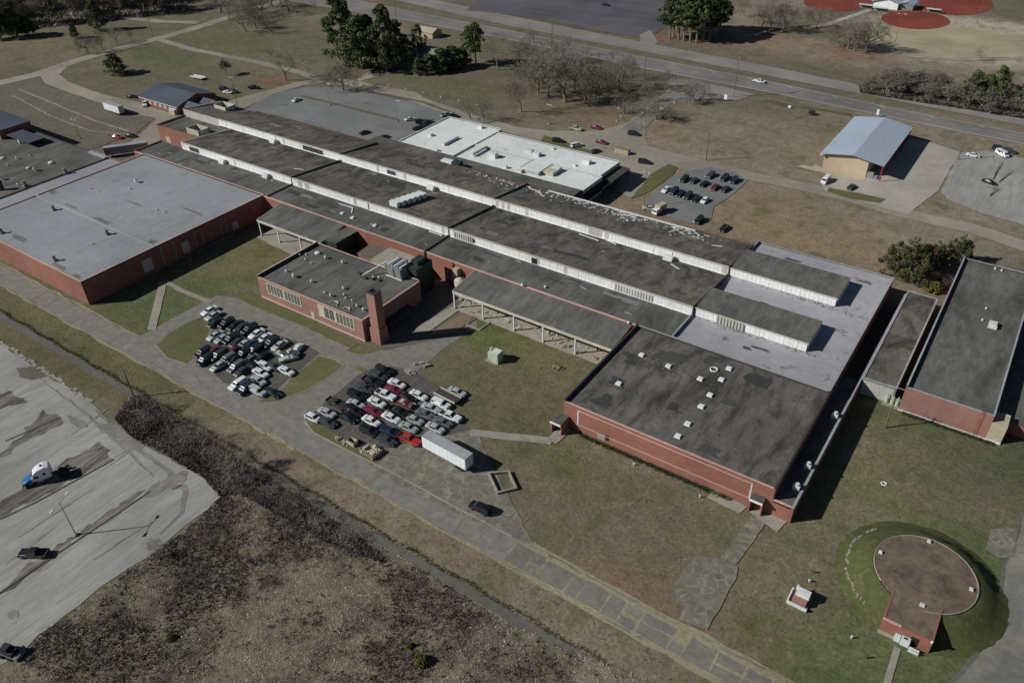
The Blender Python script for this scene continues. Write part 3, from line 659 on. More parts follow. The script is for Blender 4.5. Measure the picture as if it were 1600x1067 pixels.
# clerestory bands: each a run of upright panels between the wall posts
def clerestory(y, x0, x1, zb, zt, gaps=()):
    x = x0; rr = random.Random(int(y)); n = 0
    sill = MB(); sill.box(x0, x1, y-.32, y-.02, zb, zb+.10); sill.build('sill', M['white'], mill)
    head = MB(); head.box(x0, x1, y-.28, y+.3, zt-.02, zt+.16); head.build('fascia', M['dirty_white'], mill)
    while x < x1-.01:
        w = min(6.8, x1-x); mats = [M['panel'], M['panel_dirty']]
        b = MB(); k = 0; xx = x
        dirty = rr.random() < .12
        while xx < x+w-.05:
            ww = min(1.13, x+w-xx); b.mat(1 if (dirty and rr.random() < .55) or rr.random() < .03 else 0)
            b.box(xx+.02, xx+ww-.02, y-.14+rr.uniform(0, .05), y+.05, zb+.1, zt-.02); xx += ww
        b.mat(0); b.box(x, x+w, y+.0, y+.3, zb, zt-.03)
        b.build('clerestory_panel', mats, mill)
        x += w
clerestory(161.05, X0, X1, Z0, ZT-.02)
clerestory(184.35, -272, X1, Z0, ZT+.02)
MB().box(-294, -272, 184.3, 184.62, 6.5, ZT).build('wall', M['panel_dirty'], mill)
# raking white ends
def rake(x, y0, y1, zb, z0_, z1_, d=.5):
    b = MB(); b.mesh([(x, y0, zb), (x+d, y0, zb), (x+d, y1, zb), (x, y1, zb), (x, y0, z0_), (x+d, y0, z0_), (x+d, y1, z1_), (x, y1, z1_)], [(3, 2, 1, 0), (4, 5, 6, 7), (0, 1, 5, 4), (1, 2, 6, 5), (2, 3, 7, 6), (3, 0, 4, 7)])
    b.build('gable_end', M['dirty_white'], mill)
rake(X0-.55, 161.0, 184.0, 6.9, ZT+.15, 7.5)
rake(-294.6, 184.4, 203, 7.43, ZT+.2, 7.55)
# small white dormers at the west end
for x_, y_ in ((-277, 172.4), (-289.5, 195.5)):
    b = MB(); b.box(x_, x_+8, y_, y_+.3, 7.0, 9.2).box(x_, x_+.3, y_, y_+5, 7.0, 9.2).box(x_+7.7, x_+8, y_, y_+5, 7, 9.2); b.box(x_, x_+8, y_+4.7, y_+5, 7, 9.2)
    b.build('dormer', M['dirty_white'], mill)
# fire walls between bays
for y0, y1 in ((161.0, 184.0), (184.4, 203.4)):
    for x_ in (-204.5, -136.6, X1+.02):
        b = MB(); b.prism([(x_-.18, y0-.15, ZT+.5), (x_+.18, y0-.15, ZT+.5), (x_+.18, y1, Z0+.65), (x_-.18, y1, Z0+.65)], 6.9, 0); b.build('fire_wall', M['coping_dark'], mill)
MB().box(-136.8, -136.4, 149.8, 160.9, 7.3, 7.75).build('fire_wall', M['coping_dark'], mill)
MB().box(-204.7, -204.3, 149.8, 160.9, 7.3, 7.7).build('fire_wall', M['coping_dark'], mill)
MB().box(X1-.3, X1+.1, 149.9, 160.9, 7.45, 7.95).build('coping', M['coping_grey'], mill)
MB().box(X1+.2, X1+.5, 198, 206.8, 7.46, 7.9).build('coping', M['coping_grey'], mill)
# monitors on the grey east end
for y0, y1 in ((184.3, 196.3), (161.2, 172.2)):
    MB().box(X1+.4, -29.4, y0+.3, y1, 7.2, ZT-.12).build('monitor_wall', M['panel_dirty'], mill)
    MB().box(X1+.4, -29.3, y0, y1+.1, ZT-.1, ZT+.12).build('roof', M['roof_dark2'], mill)
    x = X1+.45
    while x < -29.6:
        w = min(4.8, -29.5-x); b = MB()
        for k in range(4): b.box(x+k*w/4+.03, x+(k+1)*w/4-.03, y0+.15, y0+.298, 7.3, ZT-.12)
        b.build('clerestory_panel', M['panel'] if x > -52 or y0 > 180 else M['panel'], mill); x += w
    MB().box(X1+.4, -29.2, y0-.1, y0+.02, ZT-.1, ZT+.2).build('fascia', M['dirty_white'], mill)
# clerestory openings
def opening(y, x0, x1, z0, z1, n=1, name='window'):
    f = MB(); f.box(x0, x1, y-.24, y-.16, z0, z1); fo = f.build(name, M['dark'], mill)
    w = (x1-x0)/n
    if n > 1:
        g = MB()
        for k in range(n+1): g.box(x0+k*w-.05, x0+k*w+.05, y-.30, y-.24, z0, z1)
        g.box(x0, x1, y-.29, y-.245, (z0+z1)/2-.04, (z0+z1)/2+.04)
        g.build('mullion', M['midgrey'], fo)
opening(184.35, -223.7, -213.5, 7.7, 9.3, 8); opening(184.35, -182, -178.4, 8.0, 9.3, 2); opening(161.05, -259.4, -254.2, 7.6, 9.2, 4)
opening(161.05, -106.9, -105.2, 7.4, 9.2, 1, 'doorway'); opening(161.05, -128.2, -126.9, 7.8, 9.0, 1, 'doorway')
for y, x0, x1 in ((161.05, -174, -169.2), (184.35, -79, -74.8)):
    MB().box(x0, x1, y-.34, y-.20, 7.5, 9.4).build('patch_panel', M['white'], mill)
# patches of slatted glazing
for y, x0, n in ((161.05, -134.6, 9), (161.05, -80.5, 14), (161.2, -52, 9)):
    b = MB()
    for k in range(n): b.box(x0+k*.82, x0+k*.82+.42, y-.3, y-.16 if y < 161.1 else y+.1, 7.5, 9.4)
    b.build('louvre', M['panel_dirty'], mill)
# brick front of the front block: framed recess, plinth, door canopies
ZB = 114.9
for bx in ((-64.4, -24.6, 5.95, 6.15), (-64.4, -24.6, 1.95, 2.12)):
    MB().box(bx[0], bx[1], ZB-.07, ZB-.004, bx[2], bx[3]).build('string_course', M['coping'], mill)
for x_ in (-64.4, -24.9): MB().box(x_, x_+.3, ZB-.075, ZB-.006, 2.12, 5.95).build('string_course', M['offwhite'], mill)
MB().box(-57.2, -56.4, ZB-.05, ZB-.004, 1.0, 2.5).build('wall_opening', M['dark'], mill)
MB().box(-59.2, -57.4, ZB-.06, ZB-.004, .6, 2.2).build('patch', M['concrete'], mill)
def porch(x0, x1, y0, z, parent=mill):
    MB().box(x0, x1, y0, ZB-.01, z-.25, z).build('porch_roof', M['roof_dark2'], parent)
    MB().box(x0-.02, x1+.02, y0-.15, y0-.01, z-.45, z+.05).build('porch_fascia', M['white'], parent)
    MB().box(x1-.2, x1, y0+.4, ZB-.01, 0, z-.26).build('porch_wall', M['brick'], parent)
    MB().box(x0, x0+.2, y0+.4, ZB-.01, 0, z-.26).build('porch_wall', M['brick'], parent)
porch(-69.2, -66.5, 111.2, 3.4); porch(-24.2, -21.6, 112.9, 4.0)
# east lean-to under the high wall
MB().box(XE+.02, -16.6, 114.9, 162, 3.6, 3.9).build('lean_to_roof', M['roof_dark2'], mill)
MB().box(-16.6, -16.2, 114.9, 206, 0, 4.1).build('lean_to_wall', M['brick'], mill)
MB().box(-16.65, -16.15, 114.85, 206, 4.103, 4.22).build('coping', M['coping_grey'], mill)
MB().box(XE+.02, -16.65, 114.9, 115.25, 0, 4.1).build('lean_to_wall', M['brick'], mill)
MB().box(XE-.02, -16.6, 114.85, 115.3, 4.103, 4.2).build('coping', M['coping'], mill)
for y_ in (127.5, 120.5, 146):
    b = MB(); b.box(-18.2, -16.9, y_-.6, y_+.6, 3.9, 4.9).tube((-17.5, y_, 4.9), (-17.5, y_, 5.4), .3, .4, 8); b.build('roof_fan', M['offwhite'], mill)
# white coating along the far edge of the north strip
b = MB(); b.box(-128, -76, 202.6, 203.2, 7.44, 7.62); b.build('coping', M['white'], mill)
# roof hatches and odds on the front block, vents on the strips
ZF = 6.8
for x_, y_ in ((-60.9, 127.1), (-54.3, 139.1), (-46.2, 138.7), (-42.2, 145.9), (-42.1, 141.1), (-42.1, 134.6), (-42.1, 129.9), (-42.2, 123.1), (-42.3, 118.5), (-61.5, 139.6)):
    vent(mill, x_, y_, ZF, 'hatch', 1.05)
b = MB()
for k in range(8):
    t0, t1 = k*.78, (k+1)*.78; b.tube((-45.0+.85*math.cos(t0), 143.6+.85*math.sin(t0), ZF+.2), (-45.0+.85*math.cos(t1), 143.6+.85*math.sin(t1), ZF+.2), .16, .16, 5)
b.build('vent_curb', M['white'], mill)
for px, py in ((535, 334), (551, 341), (586, 353)): q = P(px, py, 7.3); vent(mill, q.x, q.y, 7.3, 'hatch', .9)
for px, py in ((815, 447), (852, 450), (982, 506)): q = P(px, py, 7.3); vent(mill, q.x, q.y, 7.3, 'goose' if px < 830 else 'cap', .9)
# row of white condensers on the middle strip, seen in a line
for k in range(6):
    t = k/5; x_ = -160.4+1.3*t; y_ = 163.9+11.2*t; zr = ZT-(y_-161.3)/23*(ZT-Z0)
    b = MB(); b.box(x_-1.6, x_+1.6, y_-.75, y_+.75, zr+.3, zr+1.7); b.box(x_-1.7, x_+1.7, y_-.85, y_+.85, zr+1.7, zr+1.85); b.box(x_-1.4, x_-1.2, y_-.6, y_+.6, zr-.1, zr+.3).box(x_+1.2, x_+1.4, y_-.6, y_+.6, zr-.1, zr+.3)
    b.build('condenser', M['offwhite'], mill)
# curved cowls poking out of the clerestories
for px, py, y_ in ((674, 293, 184), (1050, 398, 184), (133, 0, 0), (432, 218, 184), (420, 272, 161), (352, 250, 161)):
    if not y_: continue
    q = P(px, py, 8.2); x_ = q.x; b = MB()
    for k in range(6):
        t0, t1 = math.pi*k/6, math.pi*(k+1)/6
        b.box(x_-1.5, x_+1.2, y_-.9-.9*math.cos(t0), y_-.9-.9*math.cos(t1)+.02, 7.3, 7.6+1.3*math.sin((t0+t1)/2))
    b.build('cowl', M['offwhite'], mill)
# loose boards and scraps on the strip roofs: countless
b = MB(); rr = random.Random(9)
def roofz(x, y):
    if 161.4 < y < 184: return ZT-(y-161.35)/22.85*(ZT-Z0+.05)
    if 184.7 < y < 203: return ZT-(y-184.65)/18.6*(ZT-Z0)
    return 7.3
def scrap(x, y, L, w, h=.06, rz=None):
    rz = rr.uniform(-.5, .5) if rz is None else rz; z = roofz(x, y)+.12
    b.box(x-L/2, x+L/2, y-w/2, y+w/2, z, z+h, rz)
for k in range(110):
    y = rr.choice([rr.uniform(150.5, 160.5), rr.uniform(176, 183.8), rr.uniform(186, 202)]); x = rr.uniform(-270, -60)
    b.mat(0 if rr.random() < .2 else 1); scrap(x, y, rr.uniform(.4, 2.6), rr.uniform(.06, .18), .04)
for px, py, L, a_ in ((540, 320, 6, .05), (550, 327, 4, -.9), (920, 370, 7, -.08), (955, 377, 4, -.25), (1055, 417, 3.5, -.4), (845, 305, 4, -.5), (835, 297, 5, -.1), (680, 363, 5, 0), (1120, 387, 3, .3), (468, 270, 4, .3)):
    q = P(px, py, 7.8); b.mat(0); scrap(q.x, q.y, L, .3, .1, a_)
for k in range(300):     # peeled white coating flakes by the north edge
    x = rr.choice([rr.gauss(-112, 8), rr.gauss(-98, 4), rr.gauss(-79, 4), rr.gauss(-140, 8)]); y = 202.2-abs(rr.gauss(0, 2.4))
    b.mat(0); scrap(x, y, rr.uniform(.2, 1.0), rr.uniform(.12, .45), .015)
o = b.build('roof_scraps', [M['white'], M['wood']]); tag(o, 'loose boards and peeled white flakes scattered over the mill strip roofs', 'debris', kind='stuff')
# repair patches, seams and ponding marks on the roofs
M['tar'] = varied('tar_patch', alb(58, 58, 56), .2, .8, 4, rough=.8)
M['patch_pale'] = varied('patch_pale', alb(112, 110, 104), .15, .8, 4)
M['roof_stain'] = varied('roof_stain', alb(70, 69, 64), .2, .5, 3)
def roofpatch(parent, x, y, w, h, z, mat, slope=None, name='roof_patch', jag=.15):
    n = 8; pts = []
    for (ax, ay), (bx, by) in (((-1, -1), (1, -1)), ((1, -1), (1, 1)), ((1, 1), (-1, 1)), ((-1, 1), (-1, -1))):
        for k in range(3):
            t = k/3; pts.append((x+w*.5*(ax+(bx-ax)*t)+rr.uniform(-1, 1)*jag*w*.5, y+h*.5*(ay+(by-ay)*t)+rr.uniform(-1, 1)*jag*h*.5))
    rz_ = slope or (lambda x_, y_: z)
    b = MB(); cz = (x, y, rz_(x, y)+.035); ring = [(p_[0], p_[1], rz_(*p_)+.03) for p_ in pts]
    for k in range(len(ring)): b.f.append((0, 1+k, 1+(k+1) % len(ring))); b.m.append(0)
    b.v = [cz]+ring; b.build(name, M[mat], parent)
rr = random.Random(99)
def shedz(x, y):
    if y < 161.2: return 7.3
    if y < 184.3: return ZT-(y-161.35)/22.85*(ZT-Z0+.05)
    return ZT+.05-(y-184.65)/18.6*(ZT+.05-Z0)
for k in range(70):
    x_ = rr.uniform(-255, -64); y_ = rr.choice([rr.uniform(152, 159.5), rr.uniform(165, 182), rr.uniform(187, 201)])
    w_, h_ = rr.uniform(1, 7), rr.uniform(.5, 2.4)
    if any(abs(x_-s_) < w_*.5+.8 for s_ in (-204.5, -136.6)): continue
    roofpatch(mill, x_, y_, w_, h_, 0, rr.choice(['tar', 'tar', 'roof_stain', 'roof_stain', 'patch_pale']), shedz, jag=.35)
for k in range(16): roofpatch(mill, rr.uniform(-65, -24), rr.uniform(118, 147), rr.uniform(1, 5), rr.uniform(.8, 4), 6.8, rr.choice(['tar', 'roof_stain', 'roof_stain']), jag=.4)
for k in range(9): roofpatch(mill, rr.uniform(-55, -24), rr.choice([176+rr.uniform(-2, 4), 155+rr.uniform(-3, 3), 201+rr.uniform(-2, 3)]), rr.uniform(1, 5), rr.uniform(.4, 1.5), 7.17, 'roof_stain', jag=.5)
for k in range(9): MB().box(-67.6, -20.7, 118.3+k*3.6, 118.36+k*3.6, 6.8, 6.822).build('seam', M['roof_stain'], mill)
WS = []
for k in range(11):
    WS.append(90+k*5.2)
# weeds growing on the roofs
def tufts(name, pts, mats, tint, size, parent=None, seed=1, h=1.0, blades=5, zoff=0, mat=None):
    """many small leaning blades; pts: (n,3); tint: (n,) 0..1; size: (n,)"""
    rg = np.random.default_rng(seed); n = len(pts); m_ = n*blades
    base = np.repeat(pts, blades, 0); sz = np.repeat(size, blades); tn = np.repeat(tint, blades)
    a = rg.uniform(0, 2*np.pi, m_); rad = rg.uniform(0, .55, m_)*sz
    cx = base[:, 0]+rad*np.cos(a); cy = base[:, 1]+rad*np.sin(a)
    w = rg.uniform(.12, .28, m_)*sz; hh = rg.uniform(.45, 1.1, m_)*sz*h; la = rg.uniform(0, 2*np.pi, m_); lean = rg.uniform(.3, 1.6, m_)*hh
    v0 = np.stack([cx-w*np.sin(a), cy+w*np.cos(a), base[:, 2]+rg.uniform(0, .35, m_)*hh], 1)
    v1 = np.stack([cx+w*np.sin(a), cy-w*np.cos(a), base[:, 2]+rg.uniform(0, .35, m_)*hh], 1)
    v2 = np.stack([cx+lean*np.cos(la), cy+lean*np.sin(la), base[:, 2]+hh], 1)
    V = np.stack([v0, v1, v2], 1).reshape(-1, 3)
    me = bpy.data.meshes.new(name); me.vertices.add(3*m_); me.loops.add(3*m_); me.polygons.add(m_)
    if parent is not None: V = V-np.array(parent.location)
    me.vertices.foreach_set('co', V.astype(np.float32).ravel())
    me.loops.foreach_set('vertex_index', np.arange(3*m_, dtype=np.int32))
    me.polygons.foreach_set('loop_start', np.arange(0, 3*m_, 3, dtype=np.int32)); me.polygons.foreach_set('loop_total', np.full(m_, 3, dtype=np.int32))
    me.update(); at = me.attributes.new('tint', 'FLOAT', 'POINT')
    t = np.clip(np.repeat(tn, 3)+np.repeat(rg.uniform(-.14, .14, m_), 3)+np.tile([-.05, -.05, .08], m_), 0, 1)
    at.data.foreach_set('value', t.astype(np.float32)); me.materials.append(mat)
    o = bpy.data.objects.new(name, me); COL.objects.link(o)
    if parent is not None: o.parent = parent
    return o
rg = np.random.default_rng(4); pts = []
for px, py, n, sx, sy in ((1035, 575, 60, 3.5, 1.6), (925+20, 598, 30, 2, 1), (985, 555, 60, 3, 2), (1060, 580, 60, 5, 1.4), (988, 610, 25, 2, .8), (1035, 640, 40, 2.5, 1.2), (1110, 600, 30, 4, 1), (1130, 700, 30, 6, 2)):
    q = P(px, py, ZF); pts += [(q.x+rg.normal()*sx, q.y+rg.normal()*sy, ZF) for _ in range(n)]
for x, y, n, sx, z in ((-40, 183.6, 40, 7, 7.3), (-33, 183.3, 40, 3, 7.3), (-42, 160.7, 50, 8, 7.3), (-30, 160.5, 30, 2, 7.3), (-26, 174, 16, 2, 7.3), (-25, 183, 30, 3, 7.3)):
    pts += [(x+rg.normal()*sx, y+rg.normal()*.5, z) for _ in range(n)]
pts = np.array([p_ for p_ in pts if -67 < p_[0] < -21])
tag(tufts('roof_weeds', pts, None, rg.uniform(.1, .8, len(pts)), rg.uniform(.3, .6, len(pts)), seed=3, h=.5, mat=M['dry_weed']), 'dry weeds sprouting on the front block and grey east roof', 'weeds', kind='stuff')

# ---- brick front office with chimney
off = thing('office_building', 'small brick block with tall square chimney and ribbon windows before the mill court', 'building', (-148, 114, 0))
flat_block(off, -168.0, -128.0, 114.0, 137.0, 7.25, M['roof_dark2'], M['brick_pink'], (.85, .25, .2, .5), 'coping')
def ribbon_window(x0, x1, z0, z1, n, y=114.0, blank=0):
    fr = MB(); f_ = .28
    fr.box(x0-f_, x1+f_, y-.1, y-.005, z1, z1+f_).box(x0-f_, x1+f_, y-.12, y-.005, z0-f_, z0).box(x0-f_, x0, y-.11, y-.005, z0, z1).box(x1, x1+f_, y-.11, y-.005, z0, z1)
    w_ = fr.build('window', M['dirty_white'], off)
    w = (x1-x0)/n
    for k in range(n):
        a = x0+k*w
        if k < blank:
            MB().box(a, a+w-.04, y-.08, y-.01, z0, z1).build('blank_panel', M['dirty_white'], w_); continue
        MB().box(a+.05, a+w-.05, y-.05, y-.01, z0, z1).build('pane', M['oldglass'], w_)
    g = MB()
    for k in range(n*2+1):
        xx = x0+k*w/2
        if xx < x0+blank*w-.01: continue
        t = .13 if k % 2 == 0 else .03; g.box(xx-t, xx+t, y-.10, y-.052, z0, z1)
    for k in range(1, 4):
        zz = z0+(z1-z0)*k/4; g.box(x0+blank*w, x1, y-.085, y-.055, zz-.025, zz+.025)
    g.build('mullion', M['dirty_white'], w_)
ribbon_window(-164.2, -158.0, 2.9, 5.8, 5); ribbon_window(-157.3, -151.2, 2.9, 5.8, 5)
ribbon_window(-144.0, -138.2, 2.7, 5.9, 3, blank=1); ribbon_window(-137.6, -131.3, 2.7, 5.9, 5)
MB().box(-147.6, -146.4, 113.94, 113.995, 0.1, 2.5).build('door', M['dirty_white'], off)
MB().box(-168.1, -127.9, 113.93, 113.994, 0, .55).build('plinth', M['coping'], off)
chim = MB(); cx0, cx1, cy0, cy1 = -126.5, -123.8, 115.4, 118.0
chim.box(cx0-.3, cx1+.3, cy0-.3, cy1+.3, 0, 4.5).box(cx0, cx1, cy0, cy1, 4.5, 14.9); ch = chim.build('chimney', M['brick_pink'], off)
c = MB(); c.box(cx0-.08, cx1+.08, cy0-.08, cy0+.4, 14.9, 15.2).box(cx0-.08, cx1+.08, cy1-.4, cy1+.08, 14.9, 15.2).box(cx0-.08, cx0+.4, cy0+.4, cy1-.4, 14.9, 15.2).box(cx1-.4, cx1+.08, cy0+.4, cy1-.4, 14.9, 15.2); c.build('chimney_rim', M['coping_dark'], ch)
MB().box(cx0+.45, cx1-.45, cy0+.45, cy1-.45, 14.9, 14.93).build('flue', M['dark'], ch)
MB().box(-128.0, cx0-.3, 116, 117.4, 0, 6).build('flue_duct', M['brick'], off)
# shaded east side: ledge, door, hanging gear
MB().box(-127.98, -125.6, 121, 131, 0, 2.4).build('coal_bunker', M['coping_dark'], off)
MB().box(-127.99, -127.9, 126.5, 128, 3.0, 5.6).build('door', M['midgrey'], off)
MB().box(-127.99, -127.7, 119.6, 120.6, 3.8, 5.0).build('vent_louvre', M['grey'], off)
zr = 7.25-.85
for px, py, k_, s_ in ((496, 395, 'dome', 1.1), (508, 402, 'goose', 1), (535, 410, 'cap', 1.1), (447, 424, 'cap', 1), (458, 431, 'goose', 1.2), (486, 439, 'goose', .9), (529, 439, 'pipe', 1.2), (536, 450, 'goose', .9), (507, 457, 'cap', .7), (516, 461, 'goose', .9),
                       (537, 460, 'cap', .7), (531, 462, 'pipe', 1), (540, 465, 'cap', .7), (554, 465, 'pipe', 1.3), (550, 469, 'cap', .7), (557, 477, 'goose', .8), (567, 483, 'goose', .9), (468, 398, 'cap', .7), (477, 405, 'cap', .7), (478, 397, 'cap', .7), (486, 411, 'cap', .7), (463, 396, 'pipe', .8),
                       (520, 474, 'arc', 1.1), (540, 483, 'arc', .9), (583, 433, 'cap', .9), (592, 434, 'cap', .9), (577, 425, 'pipe', 1)):
    q = P(px, py-1, zr+.5); vent(off, q.x, q.y, zr, k_, s_)
# hopper and dust collector leaning on the north-east corner
dc = thing('dust_collector', 'dark green steel dust hopper with grey chute behind the brick office roof', 'machine', (-130, 139, 0))
b = MB()
b.mesh([(-137.6, 135.0, 6.5), (-132.6, 135.0, 6.5), (-132.6, 140, 6.5), (-137.6, 140, 6.5), (-138.4, 134.8, 9.6), (-132.9, 134.8, 9.5), (-132.9, 140.5, 9.5), (-138.4, 140.5, 9.6)], [(3, 2, 1, 0), (4, 5, 6, 7), (0, 1, 5, 4), (1, 2, 6, 5), (2, 3, 7, 6), (3, 0, 4, 7)])
b.build('hopper', M['midgrey'], dc)
for x_ in (-138.35, -135.6, -132.95): MB().box(x_-.09, x_+.09, 134.62, 134.78, 6.6, 9.6).build('rib', M['grey'], dc)
MB().box(-138.5, -132.5, 134.55, 134.78, 6.42, 6.6).build('base_beam', M['white'], dc)
MB().box(-134.4, -129.6, 137.6, 144.6, 0, 9.2).build('casing', M['teal_metal'], dc)
MB().box(-133.0, -130.6, 139.6, 143.2, 9.2, 10.6).build('fan_housing', M['teal_metal'], dc)
for k in range(5): MB().box(-138.0+k*1.05, -137.5+k*1.05, 135.6, 139.8, 9.62, 9.9+.25*(k % 2)).build('duct', M['grey'] if k % 2 else M['offwhite'], dc)
b = MB(); b.tube((-139.5, 136.6, 9.4), (-143.2, 130.3, 6.9), .22, .22, 8); b.build('pipe', M['white'], dc)
for k, (x_, y_) in enumerate(((-145, 131), (-142, 130), (-140, 130.8), (-138, 131.2))): MB().box(x_-.6, x_+.6, y_-.4, y_+.4, 6.42, 6.9).build('pipe_stand', M['coping_dark'], dc)
MB().tube((-131.4, 144, 9.2), (-131.4, 144, 11.6), .4, .4, 10).build('stack', M['teal_metal'], dc)
MB().tube((-133.8, 138.4, 9.2), (-133.8, 138.4, 10.8), .3, .3, 8).build('stack', M['grey'], dc)
# yellow-grey sheds and tarps in the court
cs = thing('court_shed', 'low pale concrete flat roof shed squeezed in the court behind the brick office', 'shed', (-142, 143, 0))
b = MB(); b.box(-148.5, -137.5, 139.5, 147.5, 0, 5.6); b.build('wall', M['dirty_white'], cs)
b = MB(); b.box(-148.8, -137.2, 139.2, 147.8, 5.6, 5.9); b.build('roof', M['rubble'], cs)
cs2 = thing('court_shed', 'small rusty lean-to beside the pale shed in the brick court', 'shed', (-153, 145, 0))
b = MB(); b.box(-157.5, -150, 143, 148.8, 0, 3.4); b.build('wall', M['wood'], cs2)
b = MB(); b.prism([(-157.8, 142.8, 3.5), (-149.8, 142.8, 3.8), (-149.8, 149, 4.4), (-157.8, 149, 4.1)], 3.35, 0); b.build('roof', M['dirt'], cs2)
tk = thing('silo_tank', 'pale round tank against the court wall of the mill', 'tank', (-123, 146.5, 0))
b = MB(); b.tube((-121.5, 146.5, 0), (-121.5, 146.5, 4.2), 1.7, 1.7, 16).tube((-121.5, 146.5, 4.2), (-121.5, 146.5, 5.0), 1.7, .3, 16); b.build('shell', M['dirty_white'], tk)
b = MB(); b.box(-125, -123.4, 147.6, 149.2, 0, 6.3); b.build('duct', M['tan_box'], tk)
pile = thing('rubble_pile', 'heap of pale debris at the foot of the court wall beside the round tank', 'rubble', (-117, 146, 0))
b = MB(); rr = random.Random(12)
for k in range(60):
    x_, y_ = -118+rr.gauss(0, 1.8), 145.5+rr.gauss(0, 1.3); s_ = rr.uniform(.2, .7); z_ = max(0, 1.2-.4*math.hypot(x_+118, y_-145.5))
    b.box(x_-s_, x_+s_, y_-s_*.6, y_+s_*.6, z_*.3, z_+s_*.5, rr.uniform(0, 3))
tag(b.build('debris', M['rubble'], pile), kind='stuff')

# ---- loading canopies in front of the mill
def canopy(name, label, x0, x1, y0, y1, z, posts, loc):
    c = thing(name, label, 'canopy', loc)
    MB().mesh([(x0, y0, z-.25), (x1, y0, z-.25), (x1, y1, 6.9), (x0, y1, 6.9), (x0, y0, z), (x1, y0, z), (x1, y1, 7.15), (x0, y1, 7.15)], [(3, 2, 1, 0), (4, 5, 6, 7), (0, 1, 5, 4), (1, 2, 6, 5), (2, 3, 7, 6), (3, 0, 4, 7)]).build('roof', M['roof_dark2'], c)
    MB().box(x0-.05, x1+.05, y0-.12, y0-.005, z-.75, z+.08).build('fascia', M['dirty_white'], c)
    MB().mesh([(x0-.12, y0, z-.6), (x0-.005, y0, z-.6), (x0-.005, y1, 6.6), (x0-.12, y1, 6.6), (x0-.12, y0, z+.08), (x0-.005, y0, z+.08), (x0-.005, y1, 7.2), (x0-.12, y1, 7.2)], [(3, 2, 1, 0), (4, 5, 6, 7), (0, 1, 5, 4), (1, 2, 6, 5), (2, 3, 7, 6), (3, 0, 4, 7)]).build('fascia', M['dirty_white'], c)
    for x_ in posts:
        b = MB(); b.box(x_-.17, x_+.17, y0+.05, y0+.39, 0, z-.26); b.build('post', M['offwhite'], c)
        b = MB(); b.box(x_-.45, x_+.45, y0-.2, y0+.7, 0, .35); b.build('post_base', M['concrete'], c)
    MB().box(x0+.2, x1-.2, y1-.5, y1-.1, z-.9, z-.27).build('beam', M['dark'], c)
    return c
cR = canopy('loading_canopy', 'long grey flat canopy on white posts between the brick court and front block', -118.2, -69.0, 139.0, 149.1, 5.8, (-118, -108.3, -98.2, -89.1, -79.5), (-95, 144, 0))
cL = canopy('loading_canopy', 'shorter grey canopy on white posts between the pale warehouse and brick office', -197, -168.4, 138.6, 149.1, 5.8, (-196.6, -188.1, -178.1), (-185, 144, 0))
sheet('loading_floor', [(-118, 138.6), (-69, 138.6), (-69, 149), (-118, 149)], M['rubble'], .2, False, 4)
sheet('loading_floor', [(-197, 137), (-168.4, 134), (-168.4, 149), (-197, 149)], M['concrete'], .2, False, 4)
b = MB(); b.box(-168.3, -163.4, 140.2, 149.1, 0, 6.4); b.build('corrugated_wall', M['teal_metal'], cL)
MB().box(-168.38, -163.2, 140, 149.1, 6.405, 6.6).build('roof', M['roof_dark2'], cL)
for y_ in (143, 147): MB().box(-163.39, -163.3, y_-.7, y_+.7, 2.5, 4.6).build('window', M['dark'], cL)
# clutter under the long canopy
b = MB(); rr = random.Random(21)
for k in range(150):
    x_, y_ = rr.uniform(-117, -70), rr.uniform(139.8, 146); b.mat(rr.choice([0, 1])); s_ = rr.uniform(.1, .7)
    b.box(x_-s_, x_+s_, y_-.15, y_+.15, .05, .1+s_*.5, rr.uniform(0, 3))
tag(b.build('yard_scrap', [M['dirty_white'], M['wood']]), 'scrap and broken boards littering the floor under the long canopy', 'debris', kind='stuff')
for k, (a, b_) in enumerate((((725, 508), (752, 525)), ((740, 492), (728, 512)))):
    pass
# loading ramps in the shade
for k, q in enumerate(([(646, 521), (652, 512), (705, 480), (716, 486), (672, 518)], [(672, 523), (696, 506), (722, 492), (743, 495), (712, 520), (700, 523)])):
    o = sheet('ramp', q, M['concrete'] if k == 0 else M['wood'], .1, level=8)
fr_ = thing('low_frame', 'low square concrete kerb frame in the grass by the canopy post', 'kerb', P(745, 508))
def frame(parent, pts, w=.3, h=.3, mat='concrete', name='edge'):
    q = [P(*p) for p in pts]
    for a, c in zip(q, q[1:]+q[:1]):
        d = (c-a); u = d.normalized(); v = Vector((-u.y, u.x, 0))*w/2
        a2 = a-u*w/2*.99; c2 = c-u*w/2*1.01
        MB().prism([(a2-v).xy[:], (c2-v).xy[:], (c2+v).xy[:], (a2+v).xy[:]], 0, h).build(name, M[mat], parent)
frame(fr_, [(729, 508), (750, 516), (765, 505), (745, 497)])
gen = thing('transformer_box', 'pale green metal equipment cabinet on a concrete pad in the lawn', 'cabinet', P(775, 565))
a = P(775, 563); 
b = MB(); b.box(a.x-2.4, a.x+1.6, a.y-1.6, a.y+1.4, 0, .18); b.build('pad', M['concrete'], gen)
b = MB(); b.box(a.x-.9, a.x+1.4, a.y-1.2, a.y+1.2, .18, 2.9); b.build('cabinet', M['green_box'], gen)
b = MB(); b.box(a.x-2.0, a.x-.92, a.y-.7, a.y+1.0, .18, 2.3); b.tube((a.x-1.5, a.y+.2, 2.3), (a.x-1.5, a.y+.2, 3.2), .4, .4, 10); b.build('radiator', M['green_box'], gen)
b = MB()
for k in range(4): b.box(a.x-.8, a.x+1.3, a.y-1.1+k*.6, a.y-.8+k*.6, 2.9, 3.0)
b.build('top_plate', M['offwhite'], gen)
